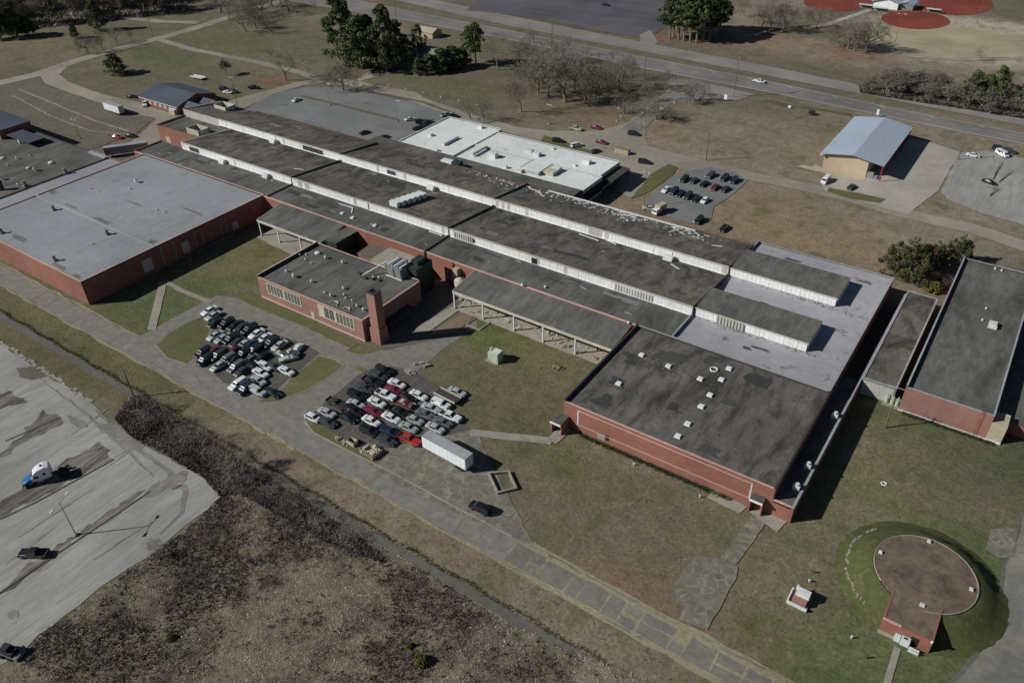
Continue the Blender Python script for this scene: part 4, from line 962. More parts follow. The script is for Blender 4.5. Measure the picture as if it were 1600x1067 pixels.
bb = thing('spool_pair', 'pair of pale yellow round hoops standing on the lawn before the canopy', 'spool', P(868, 575))
a = P(866, 575)
for d_ in (0, 1.1):
    b = MB()
    for k in range(12):
        t0, t1 = 2*math.pi*k/12, 2*math.pi*(k+1)/12
        b.tube((a.x+d_, a.y+.6*math.cos(t0), .65+.6*math.sin(t0)), (a.x+d_, a.y+.6*math.cos(t1), .65+.6*math.sin(t1)), .13, .13, 5)
    b.build('hoop', M['tan_box'], bb)

# ---- pale grey warehouse on the left
wh = thing('warehouse', 'wide brick warehouse with pale grey membrane roof at the left edge', 'warehouse', (-240, 84, 0))
flat_block(wh, -271.5, -206.0, 84.3, 149.9, 7.65, M['roof_grey'], M['brick'], (.2, .16, .12, .2), 'coping', t=.4)
MB().box(-330, -271.9, 84.35, 84.75, 0, 7.5).build('wall', M['brick'], wh)
MB().box(-271.1, -206.5, 108.0, 108.4, 7.44, 7.75).build('parapet', M['coping_grey'], wh)
MB().box(-206.0, -205.9, 84.3, 149.9, 7.3, 7.62).build('fascia', M['coping_dark'], wh)
for y_ in WS: MB().box(-271, -206.5, y_, y_+.05, 7.45, 7.468).build('seam', M['coping_grey'], wh)
M['mem_stain'] = varied('membrane_stain', alb(106, 104, 102), .15, .5, 4, micro=.15); M['mem_pale'] = varied('membrane_new', alb(136, 138, 140), .05, .5, 4)
for (px_, py_, w_, h_, m_) in ((225, 345, 12, 8, 'mem_pale'), (80, 300, 5, 2, 'mem_stain'), (110, 322, 7, 1.2, 'mem_stain'), (160, 345, 8, 1.5, 'mem_stain'), (238, 378, 3, 1.6, 'mem_stain'), (30, 372, 7, 1.6, 'mem_stain'), (90, 415, 6, 1.4, 'mem_stain'), (120, 432, 3, 1.2, 'mem_stain'), (210, 318, 6, .8, 'mem_stain'), (300, 330, 9, .7, 'mem_stain')):
    q = P(px_, py_, 7.45); roofpatch(wh, q.x, q.y, w_, h_, 7.45, m_, jag=.35)
for y0, y1, z1 in ((102.6, 105.8, 5.3), (116.3, 118.9, 5.0)): roller(wh, -206, y0, y1, 1.2, z1)
roller(wh, -206, 135.1, 137.6, 1.0, 3.6)
for y_ in (109.5, 121.3, 131, 113.8, 124, 133): MB().box(-206, -205.82, y_-.12, y_+.12, 0.5, 6.6).build('downpipe', M['coping_grey'], wh)
MB().box(-206, -205.9, 142.5, 143.8, 3.5, 6.4).build('door', M['red_paint'], wh)
MB().box(-206, -204.4, 120, 134, 0, 1.1).build('dock', M['concrete_dark'], wh)
for px, py in ((84, 328), (3, 364), (168, 366), (86, 407)): q = P(px, py, 7.6); vent(wh, q.x, q.y, 7.45, 'exhaust', 1.1)
q = P(213, 284, 7.6); vent(wh, q.x, q.y, 7.45, 'goose', 1.3)
for px, py in ((141, 295), (154, 300), (245, 328), (257, 332), (144, 381), (203, 295)): q = P(px, py, 7.6); vent(wh, q.x, q.y, 7.45, 'cap', .7)
MB().box(-309, -306, 80, 81, 0, .1) 
# ---- roofs at the far left
dy = thing('dye_house', 'low dark roofed works with many pale roof vents at the far left', 'factory', (-300, 120, 0))
flat_block(dy, -345, -281.2, 90, 141, 7.0, M['roof_dark2'], M['brick'], (.2, .2, .2, .2), 'coping_dark')
MB().box(-281.0, -272.0, 84.8, 141, 6.4, 6.7).build('roof', M['roof_grey'], dy)
MB().box(-281.0, -272.0, 141.05, 141.4, 0, 6.9).build('wall', M['brick'], dy)
for px, py, k_, s_ in ((4, 247, 'dome', 1.2), (10, 258, 'pipe', 1.2), (27, 247, 'goose', 1), (12, 258, 'cap', .9), (80, 254, 'dome', 1.3), (44, 262, 'dome', .9), (55, 265, 'goose', 1.3), (66, 273, 'pipe', 1), (3, 279, 'goose', 1.4), (40, 290, 'exhaust', 1.4), (103, 270, 'exhaust', 1.3), (28, 288, 'cap', .9), (47, 243, 'cap', .8)):
    q = P(px, py+1, 6.9); vent(dy, q.x, q.y, 6.8, k_, s_)
b = MB(); q = P(3, 297, 6.8); b.tube((q.x, q.y, 6.7), (q.x, q.y, 9.6), .9, .9, 14).tube((q.x, q.y, 9.6), (q.x, q.y, 10.2), 1.1, .6, 14); b.build('cyclone', M['teal_metal'], dy)
b = MB(); b.box(-292, -281.3, 139.5, 141.0, 7.0, 7.5); b.build('parapet', M['coping_grey'], dy)
tb = thing('tall_shed', 'tall dark red shed with blue-grey roof in the upper left corner', 'shed', (-350, 140, 0))
b = MB(); b.box(-420, -334.2, 129, 141.6, 0, 10.2); b.build('wall', M['brick'], tb)
b = MB(); b.box(-420.3, -333.9, 128.5, 142.0, 10.2, 10.5); b.build('roof', M['roof_blue'], tb)
b = MB(); b.box(-420, -345.2, 84, 128.9, 0, 7); b.build('annex', M['brick'], tb)
b = MB(); b.box(-334, -316, 130.5, 137, 8.6, 8.9); b.build('lean_roof', M['roof_blue'], tb)
b = MB(); b.box(-331, -321, 133, 136.5, 6.9, 8.55); b.build('lean_wall', M['red_paint'], tb)
b = MB(); b.box(-324.5, -323.8, 130.6, 131.3, 6.9, 8.55); b.build('post', M['offwhite'], tb)

# ---- white roofed office wing behind the mill
wo = thing('white_roof_wing', 'long low office wing with bright white stepped roofs behind the mill', 'building', (-150, 220, 0))
def wblock(x0, x1, y0, y1, z, par=.25, roof='roof_white', wall='panel_dirty'):
    flat_block(wo, x0, x1, y0, y1, z, M[roof], M[wall], (par, .12, .1, par), 'white', t=.3)
MB().box(-212, -120.5, 203.8, 211.8, 5.8, 6.1).build('roof', M['roof_dark2'], wo)
wblock(-201.5, -175.2, 212.0, 242.9, 6.1); wblock(-175.0, -121.0, 225.2, 239.6, 6.1); wblock(-175.0, -147.5, 212.0, 225.0, 5.6, .15); wblock(-147.3, -120.0, 212.0, 225.0, 6.0, .12)
wblock(-147.2, -139, 213.8, 223, 7.2, .05)
b = MB(); b.box(-138.8, -134.5, 216, 222, 5.9, 7.1); b.build('roof_unit', M['dirty_white'], wo)
MB().box(-120.0, -119.9, 212.2, 224.9, 1.0, 4.6).build('window', M['glass'], wo)
MB().box(-120.9, -120.8, 226, 239.2, 1.0, 4.6).build('window', M['glass'], wo)
MB().box(-120.85, -116.5, 226, 239, 4.3, 4.6).build('entrance_canopy', M['coping_dark'], wo)
for x_ in (-117, -119): 
    for y_ in (226.3, 238.7): MB().box(x_-.1, x_+.1, y_-.1, y_+.1, 0, 4.29).build('post', M['coping_dark'], wo)
for px, py, s_ in ((672, 211, .9), (751, 199, .9), (828, 237, 1.1), (839, 242, 1.2), (917, 254, 1.2), (771, 243, 1.3), (864, 232, .6), (682, 235, .7), (790, 260, .6), (812, 268, 1.0), (898, 258, .5), (870, 266, 1.3)):
    q = P(px, py, 6.2); b = MB(); b.box(q.x-1.1*s_, q.x+1.1*s_, q.y-.8*s_, q.y+.8*s_, 5.4, 5.9+1.1*s_); b.build('roof_unit', M['offwhite'], wo)
for px, py in ((703, 222), (748, 237)):
    q = P(px, py, 6.1); b = MB(); b.box(q.x-.4, q.x+.4, q.y-4, q.y+5, 5.9, 6.9); b.build('roof_duct', M['offwhite'], wo)
q = P(700, 253, 7.3); b = MB(); b.box(q.x-2.4, q.x+2.4, q.y-1.2, q.y+1.2, 7.2, 7.9); b.build('roof_unit', M['offwhite'], mill)
b = MB(); b.box(q.x+2.5, q.x+6, q.y-1.2, q.y+1.2, 7.2, 8.4); b.build('roof_unit', M['teal_metal'], mill)

# ---- buildings at the right edge
cn = thing('link_building', 'narrow dark flat roofed link building between the mill and the right warehouse', 'building', (-13, 180, 0))
flat_block(cn, -17.0+.9, -8.6, 162.4, 207, 4.7, M['roof_dark'], M['midgrey'], (.1, .1, .12, .1), 'coping_grey')
MB().box(-15.7, -8.9, 162.3, 162.37, .3, 4.2).build('cladding', M['panel_dirty'], cn)
rw = thing('warehouse', 'painted brick warehouse with flat charcoal roof at the right edge', 'warehouse', (5, 161, 0))
flat_block(rw, -6.9, 11.0, 161.4, 229.6, 7.2, M['roof_dark2'], M['brick_pink'], (.8, .2, .2, .4), 'coping_grey')
MB().box(-7.0, 14.0, 161.15, 161.39, 0, .35).build('plinth', M['offwhite'], rw)
MB().box(8.5, 9.2, 161.3, 161.395, .36, 7.0).build('downpipe_stain', M['brick'], rw)
MB().box(11.02, 14.0, 161.42, 166, 0, 4.9).build('annex', M['tan_box'], rw)
MB().box(11.02, 30, 166.02, 229, 0, 3.0).build('annex', M['brick'], rw)
MB().box(11.02, 60, 166.0, 229, 3.0, 3.2).build('roof', M['roof_dark2'], rw)
q = P(1552, 507, 7); b = MB(); b.box(q.x-1.0, q.x+1.0, q.y-1.2, q.y+1.2, 6.3, 7.3); b.box(q.x-.8, q.x+.8, q.y-1, q.y+1, 7.3, 7.5); b.build('roof_unit', M['offwhite'], rw)
for px, py in ((1541, 482), (1535, 500), (1555, 420), (1565, 423)): q = P(px, py, 6.6); vent(rw, q.x, q.y, 6.3, 'cap', .8)
tr = thing('transformer', 'cluster of pale transformers on a rack beside the right warehouse corner', 'transformer', P(1392, 634))
a = P(1392, 634)
for dx in (-1.2, 0, 1.1): 
    b = MB(); b.tube((a.x+dx, a.y, .6), (a.x+dx, a.y, 2.4), .45, .45, 10).tube((a.x+dx, a.y, 2.4), (a.x+dx, a.y, 3.1), .12, .12, 6); b.build('can', M['green_box'], tr)
b = MB(); b.box(a.x-2, a.x+1.9, a.y-.6, a.y+.6, 0, .6); b.build('rack', M['concrete'], tr)
b = MB()
for x_ in (-1.9, 1.8): b.tube((a.x+x_, a.y+.9, 0), (a.x+x_, a.y+.9, 5), .1, .1, 6)
b.tube((a.x-1.9, a.y+.9, 4.8), (a.x+1.8, a.y+.9, 4.8), .08, .08, 6); b.build('frame', M['grey'], tr)

# ---- tan metal building up right
mb_ = thing('metal_building', 'tan metal shed building with pale grey low gable roof and open lean-to', 'building', (-52, 290, 0))
b = MB(); b.prism([(-62.2, 286.0, 5.9), (-52.3, 286.0, 7.4), (-46.9, 286.0, 6.7), (-46.9, 327, 6.7), (-52.3, 327, 7.4), (-62.2, 327, 5.9)], 0, 0)
b = MB()
prof = [(-62.2, 5.9), (-52.3, 7.5), (-46.9, 6.6)]
vs = [(x_, y_, z_) for y_ in (285.6, 327) for x_, z_ in [(-62.2, 0)]+prof+[(-46.9, 0)]]
b.mesh(vs, [(0, 4, 3, 2, 1), (5, 6, 7, 8, 9), (0, 1, 6, 5), (3, 4, 9, 8), (1, 2, 7, 6), (2, 3, 8, 7)]); b.build('wall', M['beige'], mb_)
b = MB()
for (x0, z0), (x1, z1) in (((-63.4, 6.0), (-52.3, 7.75)), ((-52.3, 7.75), (-41.5, 5.9))):
    for k in range(6):
        ya, yb = 284.0+k*7.3, 284.0+(k+1)*7.3-.05
        bb_ = MB(); bb_.mesh([(x0, ya, z0), (x1, ya, z1), (x1, yb, z1), (x0, yb, z0), (x0, ya, z0+.12), (x1, ya, z1+.12), (x1, yb, z1+.12), (x0, yb, z0+.12)], [(3, 2, 1, 0), (4, 5, 6, 7), (0, 1, 5, 4), (1, 2, 6, 5), (2, 3, 7, 6), (3, 0, 4, 7)])
        bb_.build('roof_panel', M['roof_metal'], mb_)
MB().box(-63.5, -62.5, 283.85, 327.9, 5.7, 5.95).build('gutter', M['white'], mb_)
for y_ in (284.6, 295, 306, 317, 327.4): MB().box(-42.1, -41.8, y_-.15, y_+.15, 0, 5.85).build('post', M['red_paint'], mb_)
MB().box(-46.88, -42.6, 286, 286.3, 0, 1.0).build('kerb', M['concrete'], mb_)
b = MB(); b.box(-46.6, -44.4, 285.5, 286.6, 0, 2.2).box(-44.2, -43.1, 285.6, 286.4, 0, 1.4); b.build('machinery', M['midgrey'], mb_)
sheet('apron', [(-70, 281.8), (-60, 281.5), (-46.5, 281), (-46.5, 285.4), (-64, 285.4), (-69, 284.4)], M['tan_box'], .1, False, 7)

# ---- brick lodge with blue roof and twin porches, upper left
hs = thing('lodge', 'brick lodge with dark blue-grey gable roof and twin gabled porches', 'house', (-325, 200, 0))
def gable(parent, x0, x1, y0, y1, zw, zr, axis='x', ov=.5, wall='brick', roof='roof_blue', open_=False, name=''):
    cx, cy = (x0+x1)/2, (y0+y1)/2
    b = MB()
    if axis == 'x':
        if not open_:
            b.mesh([(x0, y0, 0), (x1, y0, 0), (x1, y1, 0), (x0, y1, 0), (x0, y0, zw), (x1, y0, zw), (x1, y1, zw), (x0, y1, zw), (x0, cy, zr), (x1, cy, zr)], [(0, 1, 5, 4), (2, 3, 7, 6), (1, 2, 6, 9, 5), (3, 0, 4, 8, 7), (4, 5, 9, 8), (6, 7, 8, 9)])
            b.build('wall', M[wall], parent)
        r_ = MB(); s = (zr-zw)/((y1-y0)/2); zl = zw-ov*s
        for ya, yb in ((y0-ov, cy), (y1+ov, cy)):
            r_.mesh([(x0-ov, ya, zl+.02), (x1+ov, ya, zl+.02), (x1+ov, yb, zr+.02), (x0-ov, yb, zr+.02), (x0-ov, ya, zl+.2), (x1+ov, ya, zl+.2), (x1+ov, yb, zr+.2), (x0-ov, yb, zr+.2)], [(3, 2, 1, 0), (4, 5, 6, 7), (0, 1, 5, 4), (1, 2, 6, 5), (2, 3, 7, 6), (3, 0, 4, 7)])
    else:
        if not open_:
            b.mesh([(x0, y0, 0), (x1, y0, 0), (x1, y1, 0), (x0, y1, 0), (x0, y0, zw), (x1, y0, zw), (x1, y1, zw), (x0, y1, zw), (cx, y0, zr), (cx, y1, zr)], [(1, 2, 6, 5), (3, 0, 4, 7), (0, 1, 5, 8, 4), (2, 3, 7, 9, 6), (5, 6, 9, 8), (7, 4, 8, 9)])
            b.build('wall', M[wall], parent)
        r_ = MB(); s = (zr-zw)/((x1-x0)/2); zl = zw-ov*s
        for xa, xb in ((x0-ov, cx), (x1+ov, cx)):
            r_.mesh([(xa, y0-ov, zl+.02), (xb, y0-ov, zr+.02), (xb, y1+ov, zr+.02), (xa, y1+ov, zl+.02), (xa, y0-ov, zl+.2), (xb, y0-ov, zr+.2), (xb, y1+ov, zr+.2), (xa, y1+ov, zl+.2)], [(3, 2, 1, 0), (4, 5, 6, 7), (0, 1, 5, 4), (1, 2, 6, 5), (2, 3, 7, 6), (3, 0, 4, 7)])
    r_.build('roof', M[roof], parent)
gable(hs, -343, -316.0, 195.5, 216, 3.4, 6.2, 'x', .7)
MB().box(-343.6, -315.4, 194.7, 194.85, 2.95, 3.2).build('gutter', M['offwhite'], hs)
for k in range(6): MB().box(-340.5+k*3.6, -339.2+k*3.6, 195.42, 195.495, .8, 2.4).build('window', M['dirty_white'], hs)
MB().box(-315.99, -315.9, 200, 212, .1, 2.8).build('front', M['roof_blue'], hs)
for y0 in (197.8, 204.8):
    b = thing('x', None, None) if False else None
    gable(hs, -315.2, -305.5, y0, y0+5.6, 3.0, 4.4, 'x', .3, open_=True)
    for x_, y_ in ((-305.6, y0+.2), (-305.6, y0+5.4)): MB().box(x_-.18, x_+.18, y_-.18, y_+.18, 0, 2.95).build('porch_post', M['offwhite'], hs)
    MB().box(-305.3, -305.2, y0, y0+5.6, 2.7, 3.1).build('porch_fascia', M['offwhite'], hs)
ac = thing('utility_box', 'pale boxy unit standing at the near corner of the brick lodge', 'cabinet', P(272, 178))
a = P(272, 179); b = MB(); b.box(a.x-2, a.x+2, a.y-.9, a.y+.9, .1, 2.2); b.build('body', M['tan_box'], ac)
b = MB(); b.box(a.x-1.8, a.x+1.8, a.y-.8, a.y+.8, 2.2, 2.35); b.build('lid', M['offwhite'], ac)

# house among the trees
h2 = thing('white_house', 'white house half hidden by evergreens near the highway', 'house', P(680, 80))
a = P(672, 92); gable(h2, a.x-9, a.x+7, a.y-4, a.y+6, 3.4, 6, 'x', .5, 'offwhite', 'midgrey'); gable(h2, a.x+7.2, a.x+17, a.y-7, a.y+5, 3.2, 5.4, 'y', .5, 'offwhite', 'roof_metal')
for k in range(4): MB().box(a.x-7+k*3.6, a.x-5.8+k*3.6, a.y-4.08, a.y-4.01, 1, 2.4).build('window', M['glass'], h2)
h3 = thing('garage', 'small shed with pale roof behind the evergreens beside the highway', 'garage', P(665, 52))
a = P(668, 56); gable(h3, a.x-7, a.x+7, a.y-4, a.y+4, 3, 4.6, 'x', .4, 'beige', 'tan_box')
# ball field pavilion and dugouts
pv = thing('concession_stand', 'pale roofed stand between the red infields at the top right', 'pavilion', P(1390, 8))
a = P(1385, 12); gable(pv, a.x-7, a.x+7, a.y-4, a.y+9, 4, 6, 'y', 1.2, 'panel', 'roof_metal'); gable(pv, a.x+7.5, a.x+15, a.y-2, a.y+8, 3.4, 4.6, 'y', .6, 'midgrey', 'roof_metal')
for (px, py, lab) in ((1352, 14, 'long dugout shelter with pale roof beside the left red infield'), (1375, 19, 'short dugout shelter by the near red infield'), (1458, 21, 'grey bleachers shelter between the two right red infields')):
    a = P(px, py); d = thing('dugout', lab, 'shelter', (a.x, a.y, 0), group='dugouts at the ball fields')
    MB().box(a.x-4, a.x+4, a.y-1.2, a.y+1.2, 2.2, 2.4).build('roof', M['offwhite'], d)
    MB().box(a.x-3.8, a.x+3.8, a.y+.9, a.y+1.1, 0, 2.19).build('wall', M['midgrey'], d)
    MB().box(a.x-3.6, a.x+3.6, a.y-.2, a.y+.2, .3, .5).build('bench', M['wood'], d)

mst = thing('stone_edging', 'broken arc of pale stones round the left foot of the tank mound', 'edging', (*TC, 0))
b = MB(); rr = random.Random(6)
for k in range(46):
    t = math.radians(140+k*2.1); q = 12.6+rr.uniform(-.25, .25); x_, y_ = TC[0]+q*math.cos(t), TC[1]+q*math.sin(t)
    if rr.random() < .8: b.box(x_-.24, x_+.24, y_-.14, y_+.14, .4, .85, rr.uniform(0, 3))
tag(b.build('stone', M['concrete'], mst), kind='stuff')
# ---- round tank, pump house, kiosk
tank = thing('round_tank', 'round brown flat roof of a sunken tank inside the grass mound', 'tank', (*TC, 0))
b = MB(); b.tube((*TC, 0), (*TC, 3.1), 8.4, 8.4, 64); b.build('cover', M['brown_roof'], tank)
b = MB()
for k in range(64):
    t0, t1 = 2*math.pi*k/64, 2*math.pi*(k+1)/64
    if 3.9 < t0 < 4.9: continue
    b.tube((TC[0]+8.5*math.cos(t0), TC[1]+8.5*math.sin(t0), 3.08), (TC[0]+8.5*math.cos(t1), TC[1]+8.5*math.sin(t1), 3.08), .13, .13, 5)
b.build('rim', M['concrete'], tank)
for px, py in ((1376, 862), (1452, 845), (1518, 920)):
    q = P(px, py, 3.3); b = MB(); b.box(q.x-.32, q.x+.32, q.y-.3, q.y+.3, 3.1, 3.45); b.box(q.x-.2, q.x+.2, q.y-.2, q.y+.2, 3.45, 3.55); b.build('hatch', M['offwhite'], tank)
ph = thing('pump_house', 'low brick pump house with brown flat roof joined to the round tank', 'pump house', (8, 102, 0))
MB().box(4.1, 12.0, 100.1, 100.45, 0, 3.2).build('wall', M['brick'], ph)
MB().box(4.1, 4.4, 100.46, 107, 0, 3.2).build('wall', M['brick'], ph); MB().box(11.7, 12.0, 100.46, 107.5, 0, 3.2).build('wall', M['brick'], ph)
MB().box(4.42, 11.68, 100.47, 108.5, 2.9, 3.12).build('roof', M['brown_roof'], ph)
MB().box(4.05, 7, 100.02, 100.47, 3.2, 3.3).build('coping', M['coping'], ph)
MB().box(4.0, 6.9, 99.6, 100.09, 0, .35).build('plinth', M['concrete'], ph)
MB().box(8.9, 10.1, 100.03, 100.09, .1, 2.3).build('doorway', M['dark'], ph)
b = MB(); b.box(7.6, 9.0, 99.1, 100.0, .2, 1.7).box(6.6, 7.5, 99.3, 100.0, .2, 1.5); b.build('meter_box', M['offwhite'], ph)
b = MB(); b.box(7.95, 8.5, 99.4, 99.7, 1.7, 1.8); b.build('meter_window', M['dark'], ph)
for y_ in (98.5, 99.0): MB().box(9.1, 10.7, y_, y_+.1, .2, .9).build('rail', M['offwhite'], ph)
q = P(1441, 945, 3.2); MB().box(q.x-.4, q.x+.4, q.y-.35, q.y+.35, 3.12, 3.35).build('roof_hatch', M['offwhite'], ph)
q = P(1451, 1000, 3.0); MB().tube((11.8, 99.8, 3.2), (11.8, 99.8, 3.6), .18, .18, 8).build('pipe', M['white'], ph)
kb = thing('pump_kiosk', 'tiny brick kiosk with white lid on the lawn left of the round tank', 'kiosk', (-8.8, 98, 0))
MB().box(-10.6, -7.2, 96.6, 100.0, 0, .35).build('base', M['concrete'], kb)
MB().box(-10.0, -7.6, 97.2, 99.4, .35, 1.5).build('wall', M['brick_pink'], kb)
MB().box(-9.8, -7.5, 98.1, 99.6, 1.5, 2.2).build('lid', M['offwhite'], kb)
for bx in ((-10.7, -7.2, 96.5, 96.8), ): MB().box(*bx, .35, .9).build('rail', M['offwhite'], kb)
MB().box(-10.75, -10.5, 96.8, 99.8, .35, 1.0).build('rail', M['offwhite'], kb)
b = MB(); b.tube((-9.9, 99.7, .35), (-9.9, 99.7, 2.3), .18, .18, 8); b.build('pipe', M['offwhite'], kb)
# little posts and valves on the lawn
for px, py, lab in ((1271, 895, 'small dark valve post above the brick kiosk'), (1264, 909, 'short pale valve post nearest the brick kiosk'), (1330, 997, 'pale stub on the lawn left of the pump house'), (1354, 1028, 'dark stub in the grass left of the narrow path'),
                    (990, 727, 'small pale post on the lawn before the long brick front'), (1093, 777, 'small pale post beside the concrete door slab'), (1381, 756, 'round pale manhole ring on the right lawn')):
    a = P(px, py); o = thing('valve_post', lab, 'post', (a.x, a.y, 0))
    if 'ring' in lab:
        b = MB()
        for k in range(14):
            t0, t1 = 2*math.pi*k/14, 2*math.pi*(k+1)/14; b.tube((a.x+.5*math.cos(t0), a.y+.5*math.sin(t0), .1), (a.x+.5*math.cos(t1), a.y+.5*math.sin(t1), .1), .16, .16, 5)
        b.build('ring', M['offwhite'], o)
    else:
        b = MB(); b.tube((a.x, a.y, 0), (a.x, a.y, .8), .12, .12, 8).tube((a.x-.25, a.y, .6), (a.x+.25, a.y, .6), .07, .07, 6); b.build('stem', M['offwhite'] if 'pale' in lab else M['coping_dark'], o)
# planter boxes of broken concrete in the yard
pl = thing('concrete_planter', 'square broken concrete kerb enclosure right of the long white trailer', 'planter', P(785, 755))
frame(pl, [(764, 742), (778, 772), (807, 765), (795, 739)], .35, .7)
pl2 = thing('rubble_bin', 'open square pen heaped with pale rubble beside the road', 'pen', P(578, 706))
frame(pl2, [(562, 705), (583, 720), (598, 708), (577, 697)], .2, 1.0, 'wood')
b = MB(); a = P(580, 707); rr = random.Random(2)
for k in range(50):
    s_ = rr.uniform(.15, .5); x_, y_ = a.x+rr.uniform(-1.9, 1.9), a.y+rr.uniform(-1.4, 1.4); b.box(x_-s_, x_+s_, y_-s_, y_+s_*.4, .05, rr.uniform(.3, 1.2), rr.uniform(0, 3))
tag(b.build('rubble', M['dirty_white'], pl2), kind='stuff')
pl3 = thing('steel_bin', 'small tan open steel bin beside the rubble pen', 'bin', P(552, 693))
a = P(551, 694)
for bx in ((-1.1, 1.1, -.7, -.62), (-1.1, 1.1, .62, .7), (-1.1, -1.02, -.61, .61), (1.02, 1.1, -.61, .61)): MB().box(a.x+bx[0], a.x+bx[1], a.y+bx[2], a.y+bx[3], .1, 1.3).build('side', M['tan_box'], pl3)
MB().box(a.x-1, a.x+1, a.y-.6, a.y+.6, .05, .12).build('floor', M['wood'], pl3)
for px, py, lab in ((535, 690, 'heap of grey paving blocks left of the steel bin'), (641, 583, 'concrete blocks and old tyres at the yard edge above the packed cars'), (660, 570, 'row of broken blocks further up the yard edge')):
    a = P(px, py); o = thing('block_heap', lab, 'rubble', (a.x, a.y, 0)); b = MB()
    for k in range(16):
        s_ = rr.uniform(.25, .55); x_, y_ = a.x+rr.uniform(-1.8, 1.8), a.y+rr.uniform(-.8, .8); b.box(x_-s_, x_+s_, y_-s_*.6, y_+s_*.6, 0, rr.uniform(.2, .6), rr.uniform(0, 3))
    tag(b.build('blocks', M['concrete'], o), kind='stuff')
ds = thing('dumpster', 'long tan dumpster on the gravel behind the white roofed wing', 'dumpster', P(973, 238))
a = P(972, 240); b = MB(); b.box(a.x-3, a.x+3, a.y-1, a.y+1, .2, 1.9); b.build('body', M['tan_box'], ds)
b = MB(); b.box(a.x-2.9, a.x+2.9, a.y-.9, a.y+.9, 1.9, 1.96); b.build('load', M['wood'], ds)
for k in range(7): MB().box(a.x-2.9+k*.95, a.x-2.8+k*.95, a.y-1.08, a.y-1.005, .2, 1.9).build('rib', M['tan_box'], ds)

# ------------------------------------------------------------------ vehicles
def loft(st):
    b = MB(); n = 8; vs = []
    for x, w, zl, zb, wr, zr in st:
        vs += [(x, -w*.92, zl), (x, -w, zl+.18), (x, -w, zb), (x, -wr, zr), (x, wr, zr), (x, w, zb), (x, w, zl+.18), (x, w*.92, zl)]
    fs = []
    for i in range(len(st)-1):
        for k in range(n):
            a = i*n+k; c = i*n+(k+1) % n; fs.append((a, c, c+n, a+n))
    fs.append(tuple(range(n))); fs.append(tuple(range((len(st)-1)*n+n-1, (len(st)-1)*n-1, -1)))
    b.mesh(vs, [f[::-1] for f in fs]); return b
TYPES = {
 'sedan': dict(st=[(-2.42, .78, .35, .72, .70, .78), (-2.32, .88, .25, .90, .74, .97), (-1.62, .91, .22, .94, .72, 1.02), (-.92, .91, .22, .97, .58, 1.42), (-.3, .91, .22, .97, .6, 1.46), (.42, .91, .22, .96, .58, 1.40), (1.22, .90, .22, .92, .74, .99), (2.15, .87, .25, .80, .70, .84), (2.40, .76, .34, .60, .62, .66)], wr=(2, 3), ws=(5, 6), sd=(2, 6), wx=(1.45, -1.45), wheel=.33),
 'suv': dict(st=[(-2.38, .86, .40, .95, .68, 1.05), (-2.30, .93, .32, 1.02, .66, 1.68), (-1.6, .95, .28, 1.05, .66, 1.76), (.1, .95, .28, 1.05, .66, 1.76), (.62, .95, .28, 1.04, .64, 1.70), (1.30, .94, .28, 1.04, .78, 1.12), (2.25, .92, .30, .95, .76, 1.0), (2.42, .86, .38, .74, .7, .8)], wr=(0, 1), ws=(4, 5), sd=(1, 5), wx=(1.5, -1.45), wheel=.38),
 'pickup': dict(st=[(-2.85, .92, .5, .74, .86, .76), (-1.02, .95, .34, .76, .86, .78), (-.98, .95, .34, 1.1, .68, 1.74), (-.8, .95, .34, 1.1, .66, 1.78), (.35, .95, .34, 1.1, .66, 1.76), (1.05, .95, .34, 1.08, .8, 1.16), (2.6, .93, .34, 1.0, .78, 1.05), (2.8, .88, .42, .8, .7, .84)], wr=(1, 2), ws=(4, 5), sd=(2, 5), wx=(1.9, -1.8), wheel=.40),
 'hatchback': dict(st=[(-2.0, .78, .35, .80, .66, .86), (-1.95, .86, .26, .95, .64, 1.05), (-1.45, .88, .22, .96, .58, 1.46), (-.4, .88, .22, .96, .6, 1.5), (.4, .88, .22, .95, .58, 1.43), (1.15, .87, .22, .92, .7, 1.0), (1.85, .84, .25, .82, .66, .86), (2.05, .74, .34, .6, .6, .66)], wr=(1, 2), ws=(4, 5), sd=(1, 5), wx=(1.3, -1.25), wheel=.31),
 'van': dict(st=[(-2.7, .95, .38, 1.0, .82, 2.0), (-2.6, .98, .32, 1.1, .82, 2.12), (.9, .98, .3, 1.12, .82, 2.1), (1.5, .97, .3, 1.1, .74, 1.9), (2.15, .95, .3, 1.08, .8, 1.2), (2.65, .9, .36, .8, .7, .9)], wr=(0, 1), ws=(3, 4), sd=(1, 3), wx=(1.8, -1.7), wheel=.36)}
